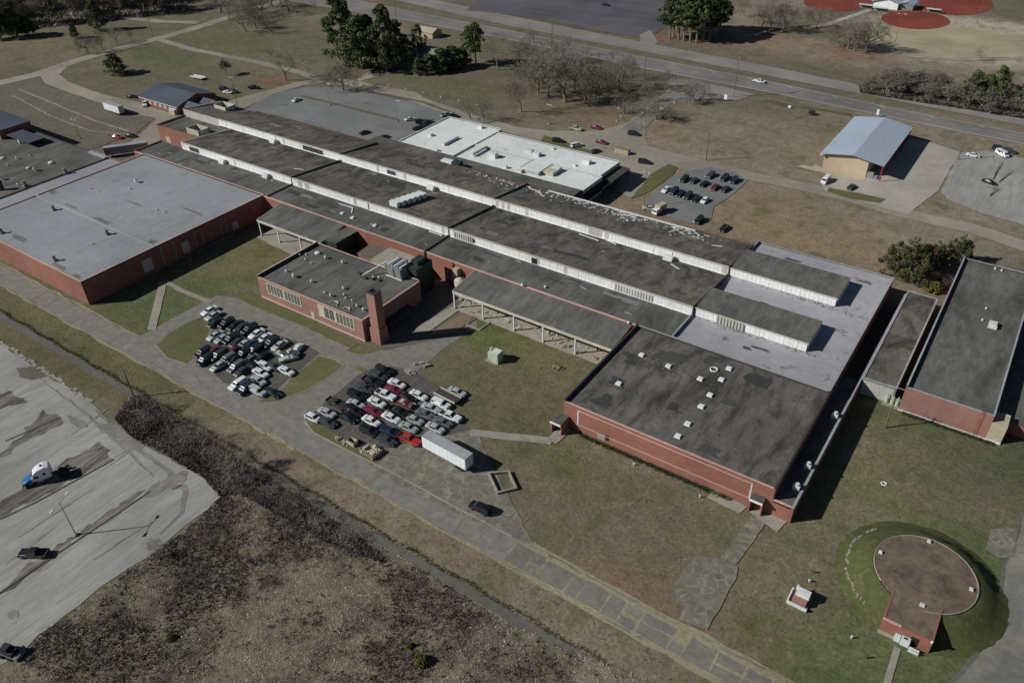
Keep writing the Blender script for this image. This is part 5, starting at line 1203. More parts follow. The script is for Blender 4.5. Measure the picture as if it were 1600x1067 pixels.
def make_vehicle(kind, color):
    T = TYPES[kind]; st = T['st']
    root = thing({'suv': 'suv', 'pickup': 'pickup_truck'}.get(kind, kind), 'x', 'x')
    body = loft(st).build('body', PAINT[color], root, smooth=False); body.data.materials[0] = PAINT[color]
    body.material_slots[0].link = 'OBJECT'; body.material_slots[0].material = PAINT[color]
    def sec(i, f=0.0, top=True):
        x, w, zl, zb, wr, zr = st[i]; return x, w, zb, wr, zr
    def between(i, j, t):
        return [a+(b-a)*t for a, b in zip(st[i], st[j])]
    def glass(i, j, name, sgn):
        p = between(i, j, .12); q = between(i, j, .86)
        nx_ = sgn*.02; b = MB()
        b.face([(p[0]+nx_, -p[4]*.93, p[5]+.02), (p[0]+nx_, p[4]*.93, p[5]+.02), (q[0]+nx_, q[4]*.93, q[5]+.02), (q[0]+nx_, -q[4]*.93, q[5]+.02)])
        b.build(name, M['glass'], root)
    glass(*T['wr'], 'rear_window', -1); glass(T['ws'][1], T['ws'][0], 'windshield', 1)
    i0, i1 = T['sd']
    for s in (-1, 1):
        top = [st[i] for i in range(i0+1, i1)] if kind in ('sedan', 'hatchback', 'pickup') else [st[i] for i in range(i0, i1)]
        pts = []
        for q in top:
            t = .86; pts.append((q[0], s*((q[1]*(1-t)+q[4]*t)+.015), q[3]*(1-t)+q[5]*t))
        e1 = between(i1-1, i1, .75); e0 = between(i0, i0+1, .3 if kind in ('sedan', 'hatchback') else .5)
        lo = [(e1[0], s*(e1[1]*.9+e1[4]*.1+.01), e1[3]+.06), (e0[0], s*(e0[1]*.9+e0[4]*.1+.01), e0[3]+.06)]
        MB().face(pts+lo).build('side_window', M['glass'], root)
    if kind == 'pickup':
        for s in (-1, 1):
            bd = MB().box(-2.84, -1.04, s*.88-.05, s*.88+.05, .7, 1.12).build('bed_side', PAINT[color], root); bd.material_slots[0].link = 'OBJECT'; bd.material_slots[0].material = PAINT[color]
        bd = MB().box(-2.86, -2.78, -.82, .82, .72, 1.1).build('tailgate', PAINT[color], root); bd.material_slots[0].link = 'OBJECT'; bd.material_slots[0].material = PAINT[color]
        MB().box(-2.76, -1.04, -.82, .82, .77, .80).build('bed_liner', M['coping_dark'], root)
    W = st[3][1]; r0 = T['wheel']
    for x_ in T['wx']:
        for s in (-1, 1):
            wh_ = MB().tube((x_, s*(W-.19), r0), (x_, s*(W+.02), r0), r0, r0, 12).build('wheel', M['tyre'], root)
            MB().tube((x_, s*(W+.0), r0), (x_, s*(W+.035), r0), r0*.6, r0*.55, 8).build('rim', M['rim'], wh_)
    xf = st[-1][0]; xr = st[0][0]; zf = st[-1][3]
    for s in (-1, 1):
        MB().box(xf-.14, xf+.015, s*.55-.16, s*.55+.16, zf-.06, zf+.08).build('headlight', M['lamp'], root)
        MB().box(xr-.02, xr+.1, s*.62-.12, s*.62+.12, st[0][3]-.14, st[0][3]+.02).build('taillight', M['tail'], root)
    return root
PROTO = {}; HOME = Vector((0, -900, 0)); VEH = []
E_, S_, W_, N_ = 0, -90, 180, 90
VL = []
def V(px, py, kind, color, hd, lot): VL.append([px, py, kind, color, hd, lot])
WL, EL, NL = 'the lot west', 'the trailer lot', 'the far east lot'
for a in [(327, 485, 'sedan', 'white'), (333, 493, 'sedan', 'silver'), (336, 503.5, 'sedan', 'dark green'), (354, 505, 'suv', 'black'), (367, 508, 'sedan', 'black'), (378, 511, 'sedan', 'dark grey'), (390, 514, 'suv', 'black'),
          (336, 524, 'sedan', 'silver'), (348, 528, 'sedan', 'pale green'), (361, 529, 'suv', 'black'), (371, 534, 'sedan', 'dark grey'), (382, 537, 'sedan', 'silver'), (401, 521, 'sedan', 'white'), (413, 528, 'sedan', 'white'), (424, 535, 'suv', 'dark green'), (437, 539, 'sedan', 'silver'),
          (391, 538, 'sedan', 'navy'), (397, 546, 'suv', 'navy'), (410, 557, 'sedan', 'black'), (317, 551, 'suv', 'black'), (320, 562, 'suv', 'dark green'), (334, 548, 'sedan', 'maroon'), (341, 555, 'suv', 'dark grey'), (342, 571, 'sedan', 'silver'),
          (355, 561, 'suv', 'grey'), (364, 548, 'sedan', 'maroon'), (367, 560, 'sedan', 'black'), (369, 573, 'suv', 'grey'), (379, 579, 'sedan', 'dark grey'), (381, 552, 'suv', 'black'), (391, 561, 'sedan', 'grey'), (372, 600, 'suv', 'white'), (384, 607, 'suv', 'navy')]: V(*a, S_, WL)
for a in [(414, 571, 'sedan', 'white'), (407, 582, 'sedan', 'white'), (403, 594, 'sedan', 'silver'), (403, 611, 'suv', 'silver'), (426, 613, 'sedan', 'dark green'), (447, 579, 'sedan', 'white'), (428, 572, 'sedan', 'dark grey'), (396, 572, 'sedan', 'black')]: V(*a, E_, WL)
for a in [(600, 579, 'suv', 'black'), (591, 587, 'suv', 'dark grey'), (582, 596, 'pickup', 'black'), (620, 599, 'sedan', 'white'), (615, 608, 'sedan', 'red'), (570, 605, 'sedan', 'dark grey'), (603, 617, 'pickup', 'white'), (557, 617, 'suv', 'black'), (589, 628, 'sedan', 'white'), (556, 631, 'sedan', 'silver'),
          (654, 617, 'sedan', 'white'), (635, 620, 'sedan', 'black'), (583, 642, 'sedan', 'red'), (580, 657, 'sedan', 'white'), (611, 652, 'sedan', 'white'), (625, 644, 'pickup', 'black'), (647, 655, 'sedan', 'pale green'), (638, 667, 'sedan', 'pale green'), (577, 673, 'suv', 'black'),
          (609, 675, 'suv', 'navy'), (604, 687, 'sedan', 'dark grey'), (640, 686, 'pickup', 'bright red'), (526, 630, 'pickup', 'brown'), (553, 642, 'suv', 'black'), (544, 652, 'sedan', 'black'), (511, 644, 'sedan', 'silver'), (489, 652, 'hatchback', 'white'), (512, 659, 'sedan', 'dark grey'),
          (673, 637, 'sedan', 'silver'), (664, 646, 'sedan', 'grey'), (689, 631, 'suv', 'white'), (714, 612, 'sedan', 'silver'), (704, 650, 'pickup', 'white'), (691, 659, 'sedan', 'grey'), (680, 668, 'sedan', 'silver')]: V(*a, E_, EL)
for a in [(1069, 280, 'suv', 'black'), (1084, 282, 'sedan', 'dark grey'), (1100, 287, 'sedan', 'black'), (1117, 292.5, 'sedan', 'maroon'), (1133, 295.5, 'sedan', 'brown'), (1110, 274, 'suv', 'dark grey'), (1132, 278, 'suv', 'black'), (1147, 282, 'suv', 'navy'),
          (1041, 296, 'sedan', 'white'), (1053, 299, 'suv', 'navy'), (1064, 302.5, 'sedan', 'black'), (1075, 306, 'suv', 'dark green'), (1088, 310.5, 'sedan', 'dark green'), (1101, 313, 'hatchback', 'white'), (1092, 344, 'suv', 'black'), (1131, 356, 'sedan', 'black')]: V(*a, S_, NL)
V(1015, 325, 'sedan', 'tan', 200, NL)
SP = [  # single vehicles with their own words
 (750, 793, 'suv', 'black', 180, 'dark suv parked alone on broken paving between the road and concrete planter'),
 (463, 156, 'sedan', 'white', 100, 'white car standing alone on the blue-grey north lot'), (641, 186, 'sedan', 'white', 60, 'white car at the left end of the cars beside the white roofed wing'),
 (657, 190, 'suv', 'black', 60, 'black suv just right of the white car on the north lot'), (668, 190, 'sedan', 'dark grey', 60, 'dark grey car at the back of the cluster on the north lot'), (653, 200, 'sedan', 'black', 60, 'black car at the front left of the cluster by the white roof'), (664, 197, 'suv', 'black', 60, 'black suv in the middle of the cluster by the white roof'), (680, 194, 'sedan', 'navy', 60, 'navy car nearest the white roof corner'),
 (698, 179, 'pickup', 'silver', 70, 'silver pickup at the top corner of the white roof'), (708, 182, 'suv', 'black', 70, 'black suv beside the silver pickup above the white roof corner'),
 (900, 201, 'pickup', 'tan', 0, 'pale pickup with an orange tint left of the red car on the campus road'), (932, 199, 'sedan', 'red', 0, 'red car on the edge of the campus road'), (872, 220, 'suv', 'black', 20, 'black suv on the gravel above the white roof edge'), (901, 227, 'suv', 'white', 60, 'white suv right of the black suv above the white roof edge'),
 (940, 222, 'sedan', 'maroon', 0, 'dark red car on the gravel beside the tan dumpster'), (930, 236, 'sedan', 'dark grey', 70, 'dark grey car left of the tan dumpster'), (990, 209, 'suv', 'black', 10, 'black suv at the mouth of the campus road'), (1007, 253, 'suv', 'black', 10, 'black suv on the gravel right of the tan dumpster'), (978, 268, 'sedan', 'silver', 0, 'silver car in the shade at the end of the white roofed wing'),
 (1186, 127, 'pickup', 'white', 180, 'white pickup driving on the near carriageway of the highway'), (1414, 151, 'pickup', 'black', 0, 'black pickup driving on the far carriageway of the highway'),
 (1521, 242, 'sedan', 'white', 0, 'white car at the top edge of the right gravel lot'), (1566, 241, 'van', 'white', -40, 'white van between black cars on the right gravel lot'), (1561, 232, 'suv', 'black', 0, 'black suv behind the white van on the right gravel lot'), (1577, 236, 'suv', 'dark grey', 0, 'dark suv right of the white van on the right gravel lot'), (1546, 284, 'sedan', 'black', -25, 'black car in the middle of the right gravel lot beside a fallen limb'),
 (1290, 282, 'van', 'white', -95, 'white van in front of the tan metal building'), (1330, 292, 'sedan', 'dark grey', -95, 'dark car right of the white van before the tan metal building'),
 (207, 151, 'sedan', 'black', 30, 'black car on the drive left of the brick lodge'), (226, 163, 'pickup', 'white', -30, 'white pickup at the left end of the brick lodge'), (350, 139, 'suv', 'black', 20, 'black suv at the rear of the lodge porches'), (356, 144, 'sedan', 'white', 20, 'white car between two dark ones behind the lodge porches'), (364, 143, 'suv', 'dark grey', 20, 'dark suv right of the white car behind the lodge porches'),
 (397, 137, 'pickup', 'black', 30, 'black pickup on the grass under the bare tree right of the lodge'), (352, 177, 'hatchback', 'white', 10, 'white car parked at the mill corner before the lodge porches'),
 (205, 212, 'sedan', 'black', 20, 'black wrecked car on the dirt yard beside the red one'), (183, 214, 'sedan', 'bright red', 20, 'bright red wrecked car on the dirt yard above the long trailer'),
 (946, 8, 'suv', 'black', 10, 'lone black suv on the big empty lot beyond the highway'), (52, 864, 'pickup', 'black', -145, 'black pickup on the old foundations in the lower left lot'),
 (570, 207, 'sedan', 'black', 80, 'black car low behind the north strip roof left of its twin'), (600, 214, 'sedan', 'dark grey', 80, 'dark grey car low behind the north strip roof right of its twin')]
def put_vehicle(px, py, kind, color, hd):
    q = P(px, py, .75)
    if kind not in PROTO:
        PROTO[kind] = make_vehicle(kind, color); o = PROTO[kind]; kids(o)
        for k_ in o.children: kids(k_)
    else:
        o = copy_tree(PROTO[kind])
        VEH.append((o, color))
    o.location = (q.x, q.y, .06); o.rotation_euler = (0, 0, math.radians(hd)+random.uniform(-.05, .05))
    for c_ in (o.children if o is PROTO[kind] else o.children):
        if c_.material_slots and c_.name.split('.')[0] in ('body', 'bed_side', 'tailgate'): c_.material_slots[0].material = PAINT[color]
    return o
CN = {'suv': 'suv', 'pickup': 'pickup', 'sedan': 'sedan', 'hatchback': 'hatchback', 'van': 'van'}
LOTW = {WL: 'left lot', EL: 'trailer lot', NL: 'far lot'}
GRP = {WL: 'cars packed in the left yard lot', EL: 'cars packed in the yard lot beside the long trailer', NL: 'cars parked in the far lot behind the mill'}
ORD = ['first', 'second', 'third', 'fourth', 'fifth', 'sixth', 'seventh', 'eighth', 'ninth', 'tenth', 'eleventh', 'twelfth']
for v in VL:
    px, py, kind, color, hd, lot = v
    o = put_vehicle(px, py, kind, color, hd)
    same = sorted([u for u in VL if u[5] == lot and u[2] == kind and u[3] == color], key=lambda u: u[0])
    nb = min((u for u in VL if u is not v and u[5] == lot), key=lambda u: (u[0]-px)**2+(u[1]-py)**2)
    rel = 'right of' if px > nb[0]+4 else ('left of' if px < nb[0]-4 else ('below' if py > nb[1] else 'above'))
    if len(same) == 1: lab = f'only {color} {CN[kind]} in the {LOTW[lot]}, {rel} a {nb[3]} {CN[nb[2]]}'
    else: lab = f'{color} {CN[kind]} {rel} {nb[3]} {CN[nb[2]]}, {ORD[same.index(v)]} such from left in {LOTW[lot]}'
    tag(o, lab, 'car' if kind in ('sedan', 'hatchback') else kind, GRP[lot])
for px, py, kind, color, hd, lab in SP:
    o = put_vehicle(px, py, kind, color, hd)
    if 'group' in o: del o['group']
    tag(o, lab, 'car' if kind in ('sedan', 'hatchback') else kind)
# wrecks
def wreck(px, py, hd, col, lab):
    q = P(px, py, .5); o = thing('wrecked_car', lab, 'wreck', (q.x, q.y, .05), math.radians(hd), 'stripped wrecks')
    rr = random.Random(int(px)); 
    st = [(x+rr.uniform(-.1, .1), w+rr.uniform(-.1, .05), zl, zb+rr.uniform(-.18, .1), wr+rr.uniform(-.1, .1), max(zb*.8, zr-rr.uniform(.1, .5))) for x, w, zl, zb, wr, zr in TYPES['sedan']['st']]
    b = loft(st); bo = b.build('body', PAINT[col], o)
    bo.location = (0, 0, 0)
    return o
def local(o):
    pass
for px, py, hd, col, lab in ((464, 546, -70, 'white', 'crumpled white wreck at the right end of the left packed lot'), (441, 554, 10, 'grey', 'flattened grey wreck on the bare paving left of the white wreck'), (452, 560, 60, 'silver', 'stripped silver shell lowest of the three wrecks'), (458, 552, 0, 'brown', 'rusty brown shell between the white and silver wrecks'), (635, 631, 0, 'maroon', 'maroon wreck with its engine open among the trailer lot cars')):
    q = P(px, py, .5); o = thing('wrecked_car', lab, 'wreck', (0, 0, 0), 0)
    rr = random.Random(int(px*3+py))
    st = [(x+rr.uniform(-.12, .12), w+rr.uniform(-.12, .05), zl, zb+rr.uniform(-.2, .1), max(.3, wr+rr.uniform(-.2, .1)), max(zb*.85, zr-rr.uniform(.1, .55))) for x, w, zl, zb, wr, zr in TYPES['sedan']['st']]
    loft(st).build('body', PAINT[col], o)
    MB().box(.9, 2.0, -.6, .6, .75, 1.02).build('engine', M['chrome'], o)
    b = MB(); b.box(-1.6, -.7, -.7, .5, .9, 1.1); b.build('loose_panel', M['dirty_white'], o)
    o.location = (q.x, q.y, .06); o.rotation_euler = (0, 0, math.radians(hd))
# box trailers
def trailer(px, py, hd, L, lab, color='white', z=4.1, zc=2.0, wheels=True, ribs=True):
    q = P(px, py, zc); o = thing('box_trailer', lab, 'trailer')
    w = 1.27; MB().box(-L/2, L/2, -w, w, 1.05, z-.04).build('body', M[color], o)
    MB().box(-L/2-.03, L/2+.03, -w-.03, w+.03, z-.035, z+.02).build('roof', M['coping_grey'], o)
    if ribs:
        b = MB()
        for k in range(int(L/1.2)+1):
            for s in (-1, 1): b.box(-L/2+k*1.2, -L/2+k*1.2+.05, s*w-.02 if s < 0 else s*w, s*w if s < 0 else s*w+.02, 1.1, z-.1)
        tag(b.build('side_rib', M['offwhite'], o), kind='stuff')
    MB().box(L/2+.001, L/2+.05, -w+.05, -.02, 1.1, z-.1).build('rear_door', M['offwhite'], o); MB().box(L/2+.001, L/2+.05, .02, w-.05, 1.1, z-.1).build('rear_door', M['offwhite'], o)
    MB().box(-L/2+.4, L/2-.2, -.45, .45, .85, 1.04).build('chassis', M['coping_dark'], o)
    for x_ in (L/2-1.4, L/2-2.6):
        for s in (-1, 1): MB().tube((x_, s*.75, .5), (x_, s*1.2, .5), .5, .5, 12).build('wheel', M['tyre'], o)
    for s in (-1, 1): MB().box(-L/2+2.2, -L/2+2.4, s*.7-.08, s*.7+.08, 0, .85).build('landing_leg', M['grey'], o)
    o.location = (q.x, q.y, .06); o.rotation_euler = (0, 0, math.radians(hd)); return o
t1 = trailer(699, 706, -2.5, 12.2, 'long white box trailer parked at the right edge of the packed yard lot', 'trailer_white')
t2 = trailer(178, 170, 0, 11.5, 'white box trailer standing alone on the dirt by the gravel drive', 'white')
t3 = trailer(198, 234, 54, 16, 'long grey box trailer backed to the dock left of the mill', 'coping_grey')
q = P(198, 234, 2)
# flatbeds
def flatbed(px, py, hd, L, lab, deck='wood', rail='dirty_white', cat='trailer'):
    q = P(px, py, .9); o = thing('flatbed_trailer', lab, cat)
    MB().box(-L/2, L/2, -1.15, 1.15, .85, 1.0).build('deck', M[deck], o)
    for s in (-1, 1): MB().box(-L/2, L/2, s*1.2-.04, s*1.2+.04, .85, 1.45).build('rail', M[rail], o)
    for s in (-1, 1):
        for x_ in (L/2-1.2, L/2-2.2): MB().tube((x_, s*.8, .4), (x_, s*1.1, .4), .4, .4, 10).build('wheel', M['tyre'], o)
    o.location = (q.x, q.y, .06); o.rotation_euler = (0, 0, math.radians(hd))
flatbed(699, 619, -3, 6.6, 'dark flatbed with pale side rail between the white suv and last silver sedan', 'coping_dark')
flatbed(309, 121, 5, 8, 'flat pale trailer on the grass behind the brick lodge', 'dirty_white', 'offwhite')
# box truck beside the mill edge
bt = thing('box_truck', 'small truck with pale box body close behind the mill roof edge', 'truck')
MB().box(-2.2, 1.6, -1.1, 1.1, .9, 3.0).build('box', M['tan_box'], bt); MB().box(1.65, 3.2, -.95, .95, .5, 2.1).build('cab', M['white'], bt); MB().box(2.5, 3.22, -.85, .85, 1.4, 1.95).build('windshield', M['glass'], bt)
for x_ in (-1.3, 2.4):
    for s in (-1, 1): MB().tube((x_, s*.75, .42), (x_, s*1.05, .42), .42, .42, 10).build('wheel', M['tyre'], bt)
q = P(1031, 328, 1); bt.location = (q.x, q.y, .05); bt.rotation_euler = (0, 0, math.radians(-100))
# semi tractor
M['cab_blue'] = plain('cab_blue', (.02, .16, .36), .25, 0, .5, .6); M['cab_white'] = plain('cab_white', (.72, .73, .74), .3, 0, .5, .5)
st_ = thing('semi_tractor', 'semi tractor with white sleeper cab and bright blue hood on the lower left lot', 'truck')
b = loft([(-.6, 1.22, 1.0, 3.0, 1.1, 3.75), (.3, 1.22, 1.0, 3.0, 1.1, 3.9), (1.6, 1.2, 1.0, 2.4, 1.05, 3.5), (2.6, 1.15, 1.0, 2.2, 1.0, 2.75), (3.1, 1.1, 1.0, 1.9, .98, 2.1)]); b.build('cab', M['cab_white'], st_)
b = loft([(3.12, 1.05, .7, 1.8, .85, 2.0), (3.9, 1.05, .6, 1.65, .8, 1.8), (4.7, 1.05, .55, 1.35, .72, 1.5), (4.95, .95, .5, 1.0, .6, 1.1)]); b.build('hood', M['cab_blue'], st_)
MB().box(4.96, 5.2, -1.15, 1.15, .35, .8).build('bumper', M['chrome'], st_)
MB().face([(2.72, -.95, 2.72), (2.72, .95, 2.72), (3.12, .92, 2.16), (3.12, -.92, 2.16)]).build('windshield', M['glass'], st_)
for s in (-1, 1):
    MB().box(1.7, 2.6, s*1.215-.02, s*1.215+.02, 1.75, 2.4).build('side_window', M['glass'], st_)
    MB().box(.2, .8, s*1.235-.02, s*1.235+.02, 2.1, 2.7).build('side_window', M['glass'], st_)
    MB().box(3.2, 4.6, s*1.02-.12, s*1.02+.12, .55, 1.25).build('fender', M['cab_blue'], st_)
    MB().tube((1.0, s*1.0, .75), (2.2, s*1.0, .75), .32, .32, 10).build('fuel_tank', M['chrome'], st_)
    for x_ in (4.1, -2.2, -3.5): MB().tube((x_, s*.8, .52), (x_, s*1.22, .52), .52, .52, 12).build('wheel', M['tyre'], st_)
MB().box(-4.4, -.62, -.45, .45, .75, 1.05).build('frame', M['coping_dark'], st_); MB().tube((-2.8, 0, 1.05), (-2.8, 0, 1.25), .6, .6, 12).build('fifth_wheel', M['tyre'], st_)
for s in (-1, 1): MB().tube((-.75, s*.8, 1.0), (-.75, s*.8, 3.6), .09, .09, 8).build('exhaust_stack', M['chrome'], st_)
MB().box(.5, .9, -.3, .3, 3.86, 3.96).build('roof_hatch', M['dark'], st_)
q = P(76, 740, 1.2); st_.location = (q.x, q.y, .1); st_.rotation_euler = (0, 0, math.radians(-117))
# loader in the corner
ld = thing('skid_loader', 'dark loader half out of frame at the lower left corner of the lot', 'loader')
MB().box(-1.5, 1.1, -.8, .8, .5, 1.5).build('body', M['coping_dark'], ld); MB().box(-.7, .5, -.65, .65, 1.5, 2.3).build('cab', M['dark'], ld); MB().box(1.6, 2.3, -1.0, 1.0, .1, .8).build('bucket', M['midgrey'], ld)
for s in (-1, 1):
    MB().tube((-1.2, s*.95, 1.5), (1.8, s*.95, .6), .12, .12, 6).build('arm', M['midgrey'], ld)
    for x_ in (-.9, .7): MB().tube((x_, s*.8, .45), (x_, s*1.15, .45), .45, .45, 12).build('wheel', M['tyre'], ld)
    MB().box(.9, 1.12, s*.5-.15, s*.5+.15, 1.1, 1.35).build('headlight', M['lamp'], ld)
q = P(14, 1018, .8); ld.location = (q.x, q.y, .05); ld.rotation_euler = (0, 0, math.radians(20))

# ------------------------------------------------------------------ poles and wires
def base_top(px, py, tx, ty):
    """foot on the ground and height so that the top shows at (tx, ty)"""
    a = P(px, py); best = min((((P(tx, ty, h)-Vector((a.x, a.y, h))).length, h) for h in np.arange(3, 26, .25)))
    return a, best[1]
def light_pole(px, py, tx, ty, lab, heads=1, mat='grey', hd=0, group='light poles', arm=1.6, h=None):
    a, hh = base_top(px, py, tx, ty); h = h or hh
    o = thing('light_pole', lab, 'light pole', (a.x, a.y, 0), 0, group)
    MB().tube((a.x, a.y, 0), (a.x, a.y, h), .14, .08, 8).build('pole', M[mat], o)
    MB().box(a.x-.35, a.x+.35, a.y-.35, a.y+.35, 0, .5).build('base', M['concrete'], o)
    ca, sa = math.cos(math.radians(hd)), math.sin(math.radians(hd))
    for k in range(heads):
        s = 1 if k == 0 else -1
        MB().tube((a.x, a.y, h-.1), (a.x+s*ca*arm, a.y+s*sa*arm, h+.05), .05, .05, 5).build('arm', M[mat], o)
        x_, y_ = a.x+s*ca*(arm+.3), a.y+s*sa*(arm+.3); MB().box(x_-.42, x_+.42, y_-.2, y_+.2, h, h+.2, math.radians(hd)).build('lamp_head', M['offwhite'], o)
    return o
light_pole(119, 836, 94, 785, 'tall light pole with two lamp heads in the lower left gravel lot', 2, 'grey', 115, arm=2.0)
light_pole(515, 165, 513, 131, 'thin pale light pole left on the north lot median', 1, 'grey', 0); light_pole(621, 190, 620, 157, 'thin pale light pole right on the north lot median', 1, 'grey', 0)
light_pole(125, 217, 116, 187, 'wooden pole with two flood lamps on the dirt yard', 2, 'pole', 0, arm=.8)
light_pole(858, 194, 857, 165, 'pole with a white lamp among bare trees by the campus road', 2, 'pole', 0, arm=.4)
light_pole(964, 190, 965, 170, 'short lamp post left of the campus road bend', 1, 'pole', 90, arm=.3); light_pole(1001, 200, 1002, 178, 'lamp post right of the campus road bend', 1, 'pole', 90, arm=.3)
light_pole(1006, 322, 1006, 270, 'tall wooden pole with a lamp between the mill edge and the far lot', 2, 'pole', 0, arm=.6)
light_pole(1394, 84, 1407, 22, 'tall ball field pole with flood lamps right of the bare trees', 2, 'pole', 0, 'ball field poles', arm=1.2)
light_pole(1331, 30, 1339, -30, 'ball field pole beside the left red infield', 2, 'pole', 0, 'ball field poles', arm=1.2, h=18); light_pole(1455, 18, 1464, -40, 'ball field pole between the two right infields', 2, 'pole', 0, 'ball field poles', arm=1.2, h=18); light_pole(1526, 36, 1537, -20, 'ball field pole right of the far infield', 2, 'pole', 0, 'ball field poles', arm=1.2, h=18)
light_pole(372, 170, 370, 121, 'wooden pole with a flood lamp right of the brick lodge', 2, 'pole', 0, arm=.5)
def utility_pole(px, py, tx, ty, lab, hd=90, arms=2, h=None, tr=False):
    a, hh = base_top(px, py, tx, ty); h = h or hh
    o = thing('utility_pole', lab, 'utility pole', (a.x, a.y, 0), 0, 'utility poles')
    MB().tube((a.x, a.y, 0), (a.x, a.y, h), .2, .13, 8).build('pole', M['pole'], o)
    ca, sa = math.cos(math.radians(hd)), math.sin(math.radians(hd))
    for k in range(arms):
        z = h-.5-k*1.3; MB().tube((a.x-ca*1.4, a.y-sa*1.4, z), (a.x+ca*1.4, a.y+sa*1.4, z), .08, .08, 5).build('cross_arm', M['pole'], o)
        for t in (-1.3, 0.5, 1.3): MB().tube((a.x+ca*t, a.y+sa*t, z+.06), (a.x+ca*t, a.y+sa*t, z+.35), .06, .04, 5).build('insulator', M['offwhite'], o)
    if tr: MB().tube((a.x+.45, a.y, h-4), (a.x+.45, a.y, h-2.8), .32, .32, 8).build('transformer_can', M['grey'], o)
    return a, h
pA = utility_pole(1146, 152, 1157, 78, 'tall utility pole by the campus road mouth at the highway', 90, 2, tr=True)
pB = utility_pole(862, 90, 862, 33, 'tall utility pole beside the highway above the bare trees', 90, 2, tr=True)
pC = utility_pole(620, 38, 620, -25, 'utility pole beyond the evergreens at the highway edge', 90, 2, h=17)
pD = utility_pole(1007, 122, 1007, 87, 'thin dark pole on the verge left of the campus road mouth', 90, 1)
pE = utility_pole(1103, 251, 1108, 207, 'lone thin pole on the brown field', 90, 1); pF = utility_pole(1497, 250, 1507, 210, 'thin pole between the tan building apron and right gravel lot', 90, 1)
pG = utility_pole(239, 57, 234, 30, 'thin dark pole beside the gravel road fork', 30, 1); pH = utility_pole(1383, 668, 1392, 606, 'weathered pole at the corner of the right warehouse', 0, 1, h=8.5)
pI = utility_pole(494, 19, 494, -20, 'thin pole near the top edge beside the highway', 90, 1, h=10)
pJ = utility_pole(209, 620, 202, 598, 'leaning pole with cross arms at the top end of the brush strip', 20, 2, h=8)
pK = utility_pole(1120-130, 12, 1000, -40, 'pole on the far verge', 90, 1, h=12) if False else None
def wire(a, ha, b_, hb, dz, off, name_lab):
    n = 10; m_ = MB(); p0 = Vector((a.x, a.y+off, ha-dz)); p1 = Vector((b_.x, b_.y+off, hb-dz)); last = p0
    for k in range(1, n+1):
        t = k/n; q = p0.lerp(p1, t); q.z -= 2.0*4*t*(1-t); m_.tube(last, q, .035, .035, 3); last = q
    tag(m_.build('power_line', M['coping_dark']), name_lab, 'wire', 'power lines along the highway')
end = (Vector((40, 333, 0)), 16.)
for (a, b_, nm) in ((pC, pB, 'left'), (pB, pA, 'middle'), (pA, end, 'right')):
    for off, w_ in ((-1.3, 'near'), (1.3, 'far')):
        wire(a[0], a[1], b_[0], b_[1], .2, off, f'{w_} power line of the {nm} span beside the highway')
# signs
for px, py, lab, w, h in ((1133, 158, 'white upright sign board at the campus road mouth', 1.4, 2.8), (1370, 183, 'small white highway sign above the tan metal building', 1.0, 3.2), (1026+8, 172, 'low pale sign at the campus road mouth', 1.6, .9), (1233, 170, 'small white marker in the ditch beside the highway', 1.2, 1.4)):
    a = P(px, py); o = thing('road_sign', lab, 'sign', (a.x, a.y, 0)); 
    MB().box(a.x-w/2, a.x+w/2, a.y-.08, a.y+.08, h*.25, h).build('board', M['white'], o); MB().tube((a.x, a.y+.15, 0), (a.x, a.y+.15, h*.9), .07, .07, 6).build('post', M['grey'], o)
k = 0
for px, py in ((607, 137), (634, 142), (661, 148), (689, 155), (717, 161), (745, 167), (537, 91), (970, 186), (1053, 164)):
    a = P(px, py); o = thing('bollard_light', 'small white globe light in the row along the loop road' if k < 6 else ('small white globe light by the evergreens at the loop road' if k == 6 else ('small white globe light inside the campus road bend' if k == 7 else 'small white globe light right of the campus road')), 'lamp', (a.x, a.y, 0), 0, 'globe lights along the loop road' if k < 6 else None)
    MB().tube((a.x, a.y, 0), (a.x, a.y, .8), .08, .08, 6).build('post', M['grey'], o); MB().tube((a.x, a.y, .8), (a.x, a.y, 1.25), .3, .22, 8).build('globe', M['white'], o); k += 1

